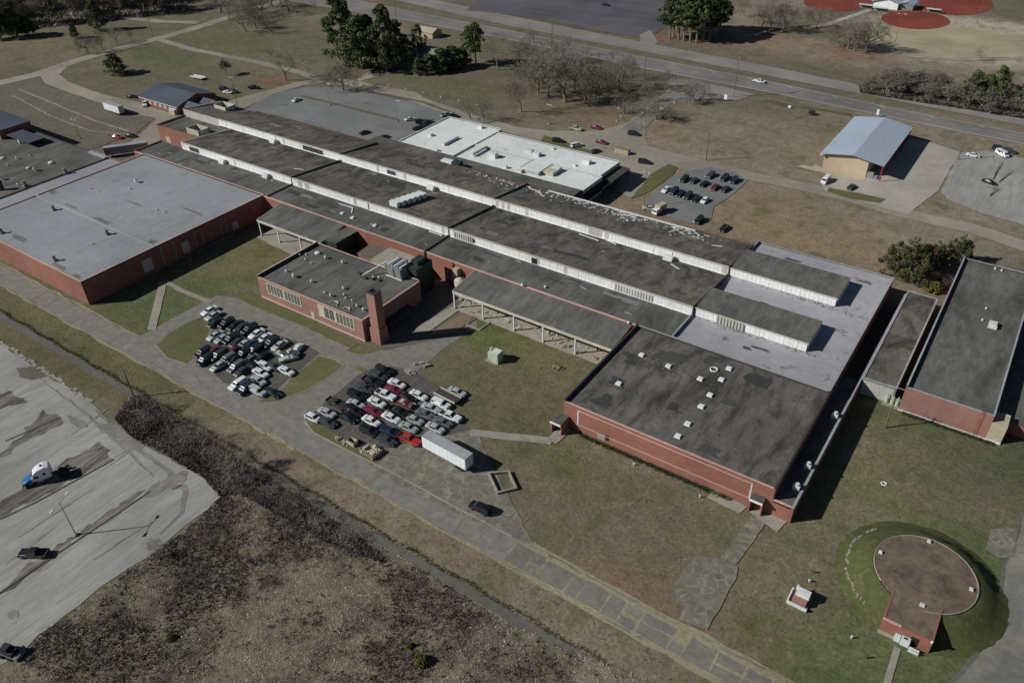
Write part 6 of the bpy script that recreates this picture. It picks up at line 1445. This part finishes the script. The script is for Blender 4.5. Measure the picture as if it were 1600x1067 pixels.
# ------------------------------------------------------------------ trees
def bare_tree(seed, h=10, spread=.75, mat_c='twig', low=.22, dens=1.0, tw=1.0):
    rr = random.Random(seed); T_ = MB(); C_ = MB()
    def grow(p, d, L, r, lev):
        n = 3 if lev < 3 else 2; q = p; dd = d
        for k in range(n):
            nd = (dd+Vector((rr.gauss(0, .13), rr.gauss(0, .13), rr.gauss(.03, .06)))).normalized(); e_ = q+nd*(L/n); r2 = r*(1-.25/n*(1 if k < n-1 else 1.6))
            (T_ if lev < 2 else C_).tube(q, e_, max(r, .022*tw), max(r2, .018*tw), 6 if lev == 0 else (4 if lev < 3 else 3)); q, dd, r = e_, nd, r2
            if lev >= 3:
                for _ in range(int((1 if lev == 3 else 2)*tw)):
                    s_ = Vector((rr.gauss(0, 1), rr.gauss(0, 1), rr.gauss(.35, .8))).normalized(); t_ = (nd+s_*1.1).normalized()*rr.uniform(.35, .85); o_ = t_.orthogonal().normalized()*.016*tw
                    C_.face([q-o_, q+o_, q+t_])
            if lev > 0 and lev < 5 and rr.random() < .38*dens:
                side = nd.orthogonal(); side.rotate(Matrix.Rotation(rr.uniform(0, 6.28), 3, nd)); grow(q, (nd*.7+side*spread*.9+Vector((0, 0, .15))).normalized(), L*rr.uniform(.5, .7), r*.55, lev+1)
        if lev < 5:
            m_ = rr.choice([2, 3]) if lev else rr.choice([3, 4])
            a0 = rr.uniform(0, 6.28)
            for k in range(m_):
                side = dd.orthogonal(); side.rotate(Matrix.Rotation(a0+k*6.28/m_+rr.uniform(-.4, .4), 3, dd))
                grow(q, (dd*rr.uniform(.55, .95)+side*spread*rr.uniform(.6, 1.1)+Vector((0, 0, .12))).normalized(), L*(.78 if lev else 1.15)*rr.uniform(.75, 1.15), r*.64, lev+1)
    grow(Vector((0, 0, 0)), Vector((rr.gauss(0, .04), rr.gauss(0, .04), 1)).normalized(), h*low, h*.028, 0)
    root = thing('bare_tree', 'x', 'tree'); 
    zt = max(v[2] for v in C_.v); sc = h/zt
    for b in (T_, C_): b.v = [(v[0]*sc, v[1]*sc, v[2]*sc) for v in b.v]
    tag(T_.build('trunk', M['bark'], root), kind='stuff'); tag(C_.build('crown', M[mat_c], root), kind='stuff')
    return root
def leaf_mesh(name, cl, mat, parent, leaf=.35, per=40, seed=1, flat=.5):
    """cl: array of clusters (x, y, z, r, tint)"""
    rg = np.random.default_rng(seed); n = len(cl)*per
    c = np.repeat(cl, per, 0); d = rg.normal(size=(n, 3)); d /= np.linalg.norm(d, axis=1)[:, None]; rad = c[:, 3]*rg.uniform(.35, 1.05, n)**.6
    p = c[:, :3]+d*rad[:, None]*np.array([1, 1, flat+.3])
    u = rg.normal(size=(n, 3)); u /= np.linalg.norm(u, axis=1)[:, None]; w = np.cross(u, d); w /= np.linalg.norm(w, axis=1)[:, None]+1e-6
    s = leaf*rg.uniform(.5, 1.2, n)[:, None]
    Vv = np.stack([p-u*s*.5-w*s*.45, p+u*s*.5-w*s*.4, p+u*s*.35+w*s*.5, p-u*s*.4+w*s*.45], 1).reshape(-1, 3)
    me = bpy.data.meshes.new(name); me.vertices.add(4*n); me.loops.add(4*n); me.polygons.add(n)
    me.vertices.foreach_set('co', Vv.astype(np.float32).ravel()); me.loops.foreach_set('vertex_index', np.arange(4*n, dtype=np.int32))
    me.polygons.foreach_set('loop_start', np.arange(0, 4*n, 4, dtype=np.int32)); me.polygons.foreach_set('loop_total', np.full(n, 4, dtype=np.int32)); me.update()
    at = me.attributes.new('tint', 'FLOAT', 'POINT'); t = np.clip(c[:, 4]+rg.uniform(-.15, .15, n), 0, 1); at.data.foreach_set('value', np.repeat(t, 4).astype(np.float32))
    me.materials.append(mat); o = bpy.data.objects.new(name, me); COL.objects.link(o); o.parent = parent; tag(o, kind='stuff'); return o
def evergreen(seed, kind='cedar', h=14, r=4):
    rr = random.Random(seed); root = thing({'cedar': 'cedar_tree', 'pine': 'pine_tree', 'shrub': 'evergreen_shrub', 'yellow': 'yellow_bush'}[kind], 'x', 'tree'); cl = []
    b = MB(); b.tube((0, 0, 0), (rr.uniform(-.2, .2), rr.uniform(-.2, .2), h*.92), h*.018+.05, .04, 7)
    if kind == 'cedar':
        for k in range(190):
            t = rr.random()**.9; z = h*(.12+.86*t); rad = r*min(1, (t/.22+.35)**.6)*(1-t)**.42*rr.uniform(.45, 1.05)*(1+.2*math.sin(seed+z*1.3)); a = rr.uniform(0, 6.28)
            cl.append((rad*math.cos(a), rad*math.sin(a), z, r*.20*(1.15-t*.5)*rr.uniform(.7, 1.3), rr.random()))
    elif kind == 'pine':
        for k in range(90):
            t = rr.random(); z = h*(.34+.64*t); rad = r*math.sin(math.pi*(.18+.80*t))**.8*rr.uniform(.3, 1.0); a = rr.uniform(0, 6.28)
            cl.append((rad*math.cos(a), rad*math.sin(a), z, r*.19*rr.uniform(.7, 1.3), rr.random()))
            if k % 3 == 0: b.tube((0, 0, z-.6), (rad*math.cos(a), rad*math.sin(a), z), .1, .04, 4)
    else:
        for k in range(150):
            a = rr.uniform(0, 6.28); e_ = math.asin(rr.uniform(0, 1)); q = rr.uniform(.6, 1.0)*(1+.15*math.sin(3*a+seed))
            cl.append((r*q*math.cos(a)*math.cos(e_), r*q*math.sin(a)*math.cos(e_), h*(.12+.78*q*math.sin(e_)), r*.15*rr.uniform(.7, 1.3), rr.random()))
    tag(b.build('trunk', M['bark'], root), kind='stuff')
    leaf_mesh('crown', np.array(cl), M[{'cedar': 'cedar', 'pine': 'pine', 'shrub': 'shrub', 'yellow': 'yellow_bush'}[kind]], root, leaf={'cedar': .30, 'pine': .26, 'shrub': .36, 'yellow': .3}[kind], per=70, seed=seed)
    return root
BT = [bare_tree(s, 10, sp, 'twig', lo, 1.0) for s, sp, lo in ((1, .75, .25), (2, .9, .2), (3, .6, .3), (4, .8, .22), (8, .7, .16))]
BW = [bare_tree(s, 10, sp, 'twig', .25, 1.2, 1.9) for s, sp in ((21, .6), (22, .7))]
BB = [bare_tree(s, 4, 1.1, 'twig_red', .08, 1.1) for s in (31, 32)]
CE = [evergreen(41, 'cedar', 14, 4.2), evergreen(42, 'cedar', 12, 4.6)]
PI = [evergreen(51, 'pine', 14, 4.0), evergreen(52, 'pine', 13, 3.6)]
USED = set()
def tree(proto_list, px, py, h, base_h, lab, group=None, cat='tree', sx=1.0, idx=None, loc=None, name=None):
    src = proto_list[random.randrange(len(proto_list)) if idx is None else idx]
    if src.name in USED: o = copy_tree(src)
    else: USED.add(src.name); kids(src); o = src
    q = P(px, py) if loc is None else Vector(loc)
    o.location = (q.x, q.y, 0); s = h/base_h; o.scale = (s*sx, s*sx, s); o.rotation_euler = (0, 0, random.uniform(0, 6.28))
    if name: o.name = name
    if group is None and 'group' in o: del o['group']
    return tag(o, lab, cat, group)
for L_ in (BT, BB, BW, CE, PI):
    for o in L_: kids(o)
# single bare trees
for px, py, h, lab, sx in ((447, 126, 18.0, 'big spreading bare tree on red soil right of the brick lodge', 1.1), (537, 142, 12.8, 'bare tree at the rim of the north lot', 1.1), (138, 84, 10.5, 'left of three bare trees along the gravel road bend', 1), (161, 78, 12.8, 'middle of three bare trees along the gravel road bend', 1), (184, 71, 12.8, 'right of three bare trees along the gravel road bend', 1), (205, 66, 7.5, 'small thin bare tree right of the three along the gravel road', .8),
                           (735, 187, 11.2, 'bare tree touching the top corner of the white roof', 1.1), (757, 193, 12.8, 'bare tree right of the one at the white roof corner', .9), (778, 110, 19.5, 'tall bare tree right of the last evergreen', .8), (425, 52, 13.5, 'bare tree on the lawn below the highway left of the evergreens', 1.1),
                           (975, 178, 9.8, 'bare tree leaning over the campus road lamp', 1.1), (1025, 187, 9.0, 'low dark bushy bare tree right of the campus road', 1.6), (1085, 158, 9.0, 'wide bushy bare tree below the highway mouth', 1.7), (1038, 141, 9.0, 'purplish bare tree at the end of the bare grove', 1), (1010, 160, 9.0, 'thin bare tree beside the drive loop', .7), (1532, 95, 7.5, 'small bare tree on the outfield edge', 1)):
    tree(BT, px, py, h, 10, lab, sx=sx)
def row(items, proto, bh, fmt, group, sx):
    srt = sorted(items, key=lambda t: (t[0], t[1]))
    names = ['leftmost', 'second from left', 'third from left', 'fourth from left', 'fifth from left', 'sixth from left', 'seventh from left', 'eighth from left', 'ninth from left', 'tenth from left', 'eleventh from left', 'twelfth from left', 'thirteenth from left', 'fourteenth from left', 'fifteenth from left', 'sixteenth from left', 'seventeenth from left', 'rightmost']
    for t in items:
        k = srt.index(t); nm = 'rightmost' if k == len(items)-1 else names[k]
        tree(proto, t[0], t[1], t[2], bh, f'{nm} {fmt}', group, sx=sx)
row(((814, 175, 23.1), (841, 146, 21.4), (857, 152, 18.1), (884, 160, 24.8), (898, 142, 16.5), (914, 162, 13.2), (935, 154, 18.1), (966, 142, 18.1), (908, 125, 19.8), (872, 118, 19.8), (845, 105, 16.5), (820, 120, 18.1), (955, 120, 14.8), (985, 128, 13.2), (830, 85, 16.5), (810, 98, 13.2), (880, 100, 14.8), (925, 132, 16.5)), BT, 10, 'of the bare trees in the grove below the highway', 'bare trees of the grove', .85)
row(((345, 20, 16.2), (358, 32, 16.2), (372, 38, 18.0), (384, 50, 16.2), (395, 28, 14.4), (410, 22, 16.2), (425, 12, 16.2), (441, 15, 16.2), (452, 20, 18.0), (366, 10, 14.4), (400, 45, 12.6)), BT, 10, 'of the bare trees clumped beside the top left gravel road', 'bare trees beside the top left gravel road', 1.1)
row(((1176, 38, 14.5), (1190, 44, 13.0), (1203, 50, 15.9), (1222, 50, 15.9), (1163, 28, 13.0), (1275, 46, 13.0), (1296, 69, 14.5), (1303, 75, 13.0), (1325, 77, 15.9), (1335, 80, 14.5), (1352, 82, 18.8), (1342, 72, 13.0)), BT, 10, 'of the bare trees between the brown bank and ball fields', 'bare trees beside the ball fields', 1.0)
rr = random.Random(77)
wood = [(0, 50), (20, 40), (45, 45), (70, 40), (95, 48), (115, 42), (135, 40), (160, 35), (180, 38), (200, 28), (220, 26), (240, 28), (262, 20), (278, 12), (290, 16)]
for k in range(110):
    px = rr.uniform(-15, 290); lo = 50-px*.11; py = lo-rr.uniform(0, 50)
    tree(BW, px, py, rr.uniform(13, 20), 10, 'bare tree in the dense wood at the top left corner', 'bare trees of the top left wood', sx=.9)
for px, py, h, lab in ((2, 62, 20.2, 'leftmost broad dark evergreen at the edge of the top left wood'), (28, 58, 17.6, 'second dark evergreen at the edge of the top left wood'), (48, 55, 12.2, 'low dark evergreen third along the edge of the top left wood'), (155, 48, 16.2, 'pointed dark evergreen in the middle of the wood edge'), (118, 60, 8.1, 'low evergreen bush at the middle of the wood edge'), (15, 30, 16.2, 'evergreen deeper in the top left wood')):
    tree(CE, px, py, h, 13, lab)
tree(CE, 182, 116, 9.5, 13, 'round dark evergreen standing alone on the lawn above the gravel drive', sx=1.7)
tree(CE, 193, 119, 6, 13, 'small dark evergreen leaning on the round one above the gravel drive', sx=1.1)
for px, py, h, lab, sx in ((540, 100, 30.8, 'leftmost and tallest dark evergreen of the cluster above the north lot', 1.0), (566, 108, 27.5, 'second broad evergreen of the cluster above the north lot', 1.1), (578, 96, 21.1, 'dark evergreen in the gap of the cluster', 1.0), (605, 112, 29.2, 'tall evergreen left of the white house', .85), (622, 105, 21.1, 'evergreen touching the left side of the white house', 1.0)):
    tree(CE, px, py, h, 13, lab, sx=sx)
for px, py, h, lab in ((744, 103, 21.6, 'round topped pine right of the white house'), (735, 100, 19.2, 'second pine right of the white house'), (655, 92, 17.6, 'yellow-green pine in front of the white house'), (640, 110, 14.4, 'low pine left of the white house front')):
    tree(PI, px, py, h, 13.5, lab)
for px, py, h, lab, sx in ((690, 112, 10.5, 'dark evergreen bush before the white house', 1.6), (708, 108, 12.0, 'widest dark evergreen mass right of the white house', 1.6), (672, 116, 9.0, 'low evergreen bush on the lawn before the white house', 1.5), (655, 117, 7.5, 'small evergreen bush at the left of the house lawn', 1.4), (722, 105, 9.0, 'evergreen bush at the right end of the house lawn', 1.5)):
    tree(CE, px, py, h, 13, lab, sx=sx)
row([(a_, b_, rr.uniform(21, 25)) for a_, b_ in ((1046, 61), (1052, 58), (1060, 62), (1068, 64), (1078, 66), (1088, 67), (1098, 66), (1108, 64), (1118, 60), (1072, 52), (1090, 52), (1106, 50), (1124, 52), (1058, 48))], PI, 13.5, 'of the tall pines in the dark stand beyond the highway', 'pines of the stand beyond the highway', 1.25)
for px, py, h, lab in ((1512, 168, 16.2, 'left of the green pines in the highway thicket'), (1532, 170, 15.0, 'middle green pine in the highway thicket'), (1548, 172, 17.5, 'right and tallest green pine in the highway thicket')):
    tree(PI, px, py, h, 13.5, lab, sx=1.1)
for k in range(46):
    t = rr.random(); px = 1350+t*260; py = 138+t*42+rr.uniform(-9, 5)
    tree(BW, px, py, rr.uniform(6, 12) if t > .1 else 4, 10, 'bare scrubby tree in the thicket along the far side of the highway', 'bare scrub of the highway thicket', sx=1.2)
tree(BW, 353, 118, 8, 10, 'purplish twiggy bush on the lawn behind the lodge')
tree(BB, 1475, 447, 4.5, 4, 'bare brown bush squeezed between the big shrub and right warehouse')
tree(BB, 1268, 180, 3, 4, 'small leafless bush in the ditch', 'bare scrub of the highway thicket')
tree(BT, 240, 872, 5, 10, 'leafless bush at the edge of the gravel lot and the brush field', sx=1.2)
for px, py, h in ((240, 640, 5), (268, 662, 4.5), (290, 690, 5), (318, 700, 6), (345, 722, 6), (372, 742, 6.5), (395, 760, 5.5), (425, 775, 5), (460, 795, 4.5), (500, 818, 4.5), (545, 845, 4), (232, 660, 4)):
    tree(BT, px, py, h, 10, 'leafless bush rising from the dark thicket beside the swale', 'leafless bushes in the swale thicket', sx=1.2)
sh = evergreen(61, 'shrub', 12.5, 7.2); q = P(1425, 432); sh.location = (q.x-1, q.y-1, 0); tag(sh, 'big round evergreen shrub between the mill corner and the right warehouse', 'shrub')
kids(sh)
o = copy_tree(sh); q = P(1495, 412); o.location = (q.x, q.y, 0); o.scale = (.55, .6, .75); tag(o, 'smaller evergreen shrub against the far corner of the right warehouse', 'shrub')
o = copy_tree(sh); q = P(1455, 418); o.location = (q.x, q.y, 0); o.scale = (.6, .6, .7); o.rotation_euler = (0, 0, 2); tag(o, 'middle evergreen shrub right of the biggest one', 'shrub')
yb = evergreen(62, 'yellow', 3.2, 2.4); q = P(1457, 455); yb.location = (q.x, q.y, 0); tag(yb, 'yellow-green bush at the end of the link building', 'bush')
kids(yb)
for px, py, s_, lab in ((660, 1035, .55, 'largest yellow-green bush at the bottom of the brush field'), (640, 1010, .3, 'small yellow-green bush above the largest one in the brush field'), (268, 998, .35, 'yellow-green bush alone in the left of the brush field')):
    o = copy_tree(yb); q = P(px, py); o.location = (q.x, q.y, 0); o.scale = (s_,)*3; tag(o, lab, 'bush')
# fallen limbs on the right gravel lot
for px, py, tx, ty, lab in ((1551, 282, 1562, 255, 'long bare limb standing up from the black car on the right gravel lot'), (1560, 286, 1580, 268, 'bare limb lying right of the black car'), (1545, 308, 1558, 296, 'short bare limb below the black car'), (1538, 290, 1552, 298, 'thin limb lying just below the black car')):
    a, c = P(px, py), P(tx, ty); o = thing('fallen_limb', lab, 'limb', (a.x, a.y, 0)); MB().tube((a.x, a.y, .2), (c.x, c.y, .9), .22, .1, 5).build('stem', M['bark'], o)
    d = (c-a); MB().tube((a+d*.6+Vector((0, 0, .6))), (a+d*.8+Vector((1.2, .3, .9))), .1, .05, 4).build('branch', M['bark'], o)

# ------------------------------------------------------------------ brush field, ditch growth
def inpoly(x, y, poly):
    c = np.zeros(len(x), bool); n = len(poly); j = n-1
    for i in range(n):
        xi, yi = poly[i]; xj, yj = poly[j]
        t = ((yi > y) != (yj > y)) & (x < (xj-xi)*(y-yi)/(yj-yi+1e-9)+xi); c ^= t; j = i
    return c
rg = np.random.default_rng(8)
_ph = rg.uniform(0, 6.28, (14, 2)); _k = rg.normal(size=(14, 2))*.16
def fnoise(x, y, s=1.0):
    v = 0
    for (a, b_), (kx, ky) in zip(_ph, _k): v = v+np.sin(x*kx*s+a+1.7*np.sin(y*ky*s*1.3+b_))
    return v/4.5
field = [tuple(P(*p).xy) for p in ((208, 618), (225, 622), (300, 668), (400, 728), (510, 802), (600, 858), (675, 900), (760, 955), (870, 1010), (1010, 1063), (1100, 1110), (1000, 1200), (-50, 1200), (-60, 1110), (30, 1040), (62, 994), (182, 904), (247, 862), (320, 802), (345, 776), (312, 742), (262, 714), (206, 684))]
fx = np.array(field); x0, y0 = fx.min(0); x1, y1 = fx.max(0)
n = 175000; x = rg.uniform(x0, x1, n); y = rg.uniform(y0, y1, n); k_ = inpoly(x, y, field); x, y = x[k_], y[k_]
M['straw_soil'] = varied('straw_soil', alb(108, 101, 82), .25, .6, 4, micro=.25, stain=alb(70, 62, 54), stain_pos=(.46, .66), stain_scale=.12)
sheet('brush_soil', [(px, py) for px, py in field], M['straw_soil'], .5, False, 1)
dark = fnoise(x, y)+.5*fnoise(x*3.1, y*3.1)
for px, py, rad, a_ in ((270, 860, 9, 1.4), (355, 890, 12, 1.6), (330, 830, 8, 1.2), (200, 980, 10, 1.3), (120, 1040, 12, 1.3), (480, 840, 8, 1.), (430, 800, 7, 1.2), (380, 770, 7, 1.), (620, 1030, 8, 1.4), (720, 950, 9, 1.2), (620, 910, 6, 1.1), (840, 1040, 6, 1.), (100, 1010, 8, .8), (560, 870, 7, .8)):
    q = P(px, py); dark = dark+a_*np.exp(-(((x-q.x)/rad)**2+((y-q.y)/(rad*.6))**2))
dd = np.clip(.10+.55*dark+.18*fnoise(x*5, y*5), 0, 1)
tint = np.clip(.86-.86*dd+rg.normal(size=len(x))*.16, 0, 1)
size = .30+.22*dd*rg.random(len(x))+.20*rg.random(len(x))
tag(tufts('brush', np.stack([x, y, np.zeros(len(x))], 1), None, tint, size, seed=5, blades=4, h=.6, mat=M['brush']), 'dense dry straw and purplish brush covering the field at the bottom', 'brush', kind='stuff')
# dark tangled clumps standing in the straw
brk = dark+.8*fnoise(x*6.3, y*6.3)+.7*fnoise(x*14, y*13)+rg.normal(size=len(x))*.5
km = (rg.random(len(x)) < np.clip((brk-1.0)*.22, 0, .30)); cx_, cy_ = x[km], y[km]
tag(tufts('dark_brush', np.stack([cx_, cy_, np.zeros(len(cx_))], 1), None, np.clip(.12+rg.normal(size=len(cx_))*.16, 0, .7), rg.uniform(.25, .8, len(cx_)), seed=25, blades=6, h=.7, mat=M['rust_brush']), 'dark reddish brown tangled clumps in the brush field', 'brush', kind='stuff')
# taller dark thicket along the swale
band = [tuple(P(*p).xy) for p in ((206, 622), (225, 622), (300, 670), (400, 736), (505, 806), (590, 862), (600, 880), (520, 850), (430, 800), (372, 770), (345, 775), (315, 742), (262, 712), (206, 680), (180, 655))]
bx = np.array(band); x0, y0 = bx.min(0); x1, y1 = bx.max(0)
n = 24000; x = rg.uniform(x0, x1, n); y = rg.uniform(y0, y1, n); k_ = inpoly(x, y, band); x, y = x[k_], y[k_]
g0 = fnoise(x*2.2+9, y*2.2); k_ = (g0+rg.normal(size=len(x))*.5) > -.75; x, y = x[k_], y[k_]
tn = np.clip(.36+.25*fnoise(x*2, y*2)+rg.normal(size=len(x))*.12, 0, .8)
tag(tufts('thicket', np.stack([x, y, np.zeros(len(x))], 1), None, tn, (.45+.4*rg.random(len(x))*(1+.5*fnoise(x*1.5, y*1.5))), seed=6, blades=6, h=.8, mat=M['scrub']), 'dark twiggy thicket between the gravel lot and the swale', 'thicket', kind='stuff')
lawn = []
for (px, py, sx_, sy_, n_) in ((1300, 900, 20, 14, 1400), (1420, 720, 22, 14, 1600), (1540, 690, 16, 12, 900), (1060, 850, 24, 12, 700), (900, 760, 26, 12, 600), (820, 620, 24, 12, 500), (330, 430, 16, 12, 500), (220, 490, 14, 8, 400), (1180, 960, 14, 8, 500), (1420, 1030, 14, 6, 500), (600, 800, 60, 3, 700), (150, 560, 50, 3, 700), (900, 960, 40, 3, 500)):
    q = P(px, py); a = np.stack([q.x+rg.normal(size=n_)*sx_*.7, q.y+rg.normal(size=n_)*sy_*.7, np.zeros(n_)], 1); lawn.append(a)
lawn = np.concatenate(lawn); lx, ly = lawn[:, 0], lawn[:, 1]
ok_ = np.ones(len(lawn), bool)
for (x0_, x1_, y0_, y1_) in ((-69.5, -16, 110.8, 210), (-272, -205.5, 84, 160), (-200, -168, 133, 160), (-168.5, -123, 113.6, 160), (-125, -69, 137, 160), (-9, 15, 160.8, 240), (-70, 60, 75.4, 83), (-300, -70, 75, 83.2), (-11.2, -6.8, 96, 100.6), (3.6, 12.5, 98.5, 110), (-17.2, -8.4, 162, 208), (-30, -19, 83, 113), (-24, -15, 108, 116)): ok_ &= ~((lx > x0_) & (lx < x1_) & (ly > y0_) & (ly < y1_))
ok_ &= np.hypot(lx-TC[0], ly-TC[1]) > 15.2
for poly in ([(244, 500), (340, 455), (740, 470), (760, 560), (700, 640), (835, 852), (560, 720), (200, 532)], [(1600, 780), (1592, 835), (1572, 880), (1566, 930), (1548, 995), (1510, 1045), (1440, 1100), (1800, 1100), (1800, 780)], [(1085, 860), (1160, 880), (1105, 990), (1035, 930)], [(-20, 536), (210, 690), (345, 775), (0, 1060), (-400, 900)], [(206, 615), (345, 700), (600, 850), (1040, 1060), (345, 780), (190, 660)]):
    ok_ &= ~inpoly(lx, ly, [tuple(P(*p).xy) for p in poly])
lawn = lawn[ok_]; g_ = fnoise(lawn[:, 0]*3, lawn[:, 1]*3)+rg.normal(size=len(lawn))*.4; lawn = lawn[g_ > -.1]
tag(tufts('lawn_clumps', lawn, None, np.clip(.5+rg.normal(size=len(lawn))*.25, 0, 1), rg.uniform(.14, .34, len(lawn)), seed=15, blades=5, h=.5, mat=M['clump']), 'low dark clumps of winter weeds dotted over the lawns', 'weeds', kind='stuff')
# green growth on the far lip of the swale and rank grass beside walls
xs = rg.uniform(-262, -10, 5200); ys = 68.75+rg.normal(size=5200)*.28+(.25*np.sin(xs*.5)); 
tag(tufts('ditch_grass', np.stack([xs, ys, np.zeros(5200)], 1), None, rg.uniform(.1, .9, 5200), rg.uniform(.14, .38, 5200), seed=7, h=.7, mat=M['clump']), 'dark green weeds along the lip of the swale', 'grass', kind='stuff')
xs = np.concatenate([rg.uniform(-63, -28, 1500), rg.uniform(-6, 13, 900)]); ys = np.concatenate([np.full(1500, 114.2), np.full(900, 160.7)])+rg.normal(size=2400)*.3
ys = np.where((np.abs(ys-114.9) < .3), 114.5, ys)
tag(tufts('wall_grass', np.stack([xs, ys, np.zeros(2400)], 1), None, rg.uniform(.1, .5, 2400), rg.uniform(.2, .45, 2400), seed=9, mat=M['shrub']), 'rank grass at the foot of the front block and right warehouse walls', 'grass', kind='stuff')
# scrub floor of the far thicket and of the top left wood
pts = []
for k in range(9000):
    t = rg.random(); px = 1345+t*270; py = 140+t*42+rg.uniform(-12, 6); q = P(px, py); pts.append((q.x, q.y, 0))
pts = np.array(pts); tag(tufts('undergrowth', pts, None, np.clip(rg.normal(size=len(pts))*.2+.35, 0, 1), rg.uniform(.8, 1.9, len(pts)), seed=10, mat=M['scrub'], blades=4), 'brown undergrowth of the thicket along the highway', 'undergrowth', kind='stuff')
pts = []
for k in range(9000):
    px = rg.uniform(-20, 292); lo = 52-px*.11; q = P(px, lo-rg.uniform(0, 55)); pts.append((q.x, q.y, 0))
pts = np.array(pts); tag(tufts('undergrowth', pts, None, np.clip(rg.normal(size=len(pts))*.18+.36, 0, 1), rg.uniform(.8, 2.0, len(pts)), seed=12, mat=M['brush'], blades=4), 'grey brown undergrowth of the top left wood', 'undergrowth', kind='stuff')
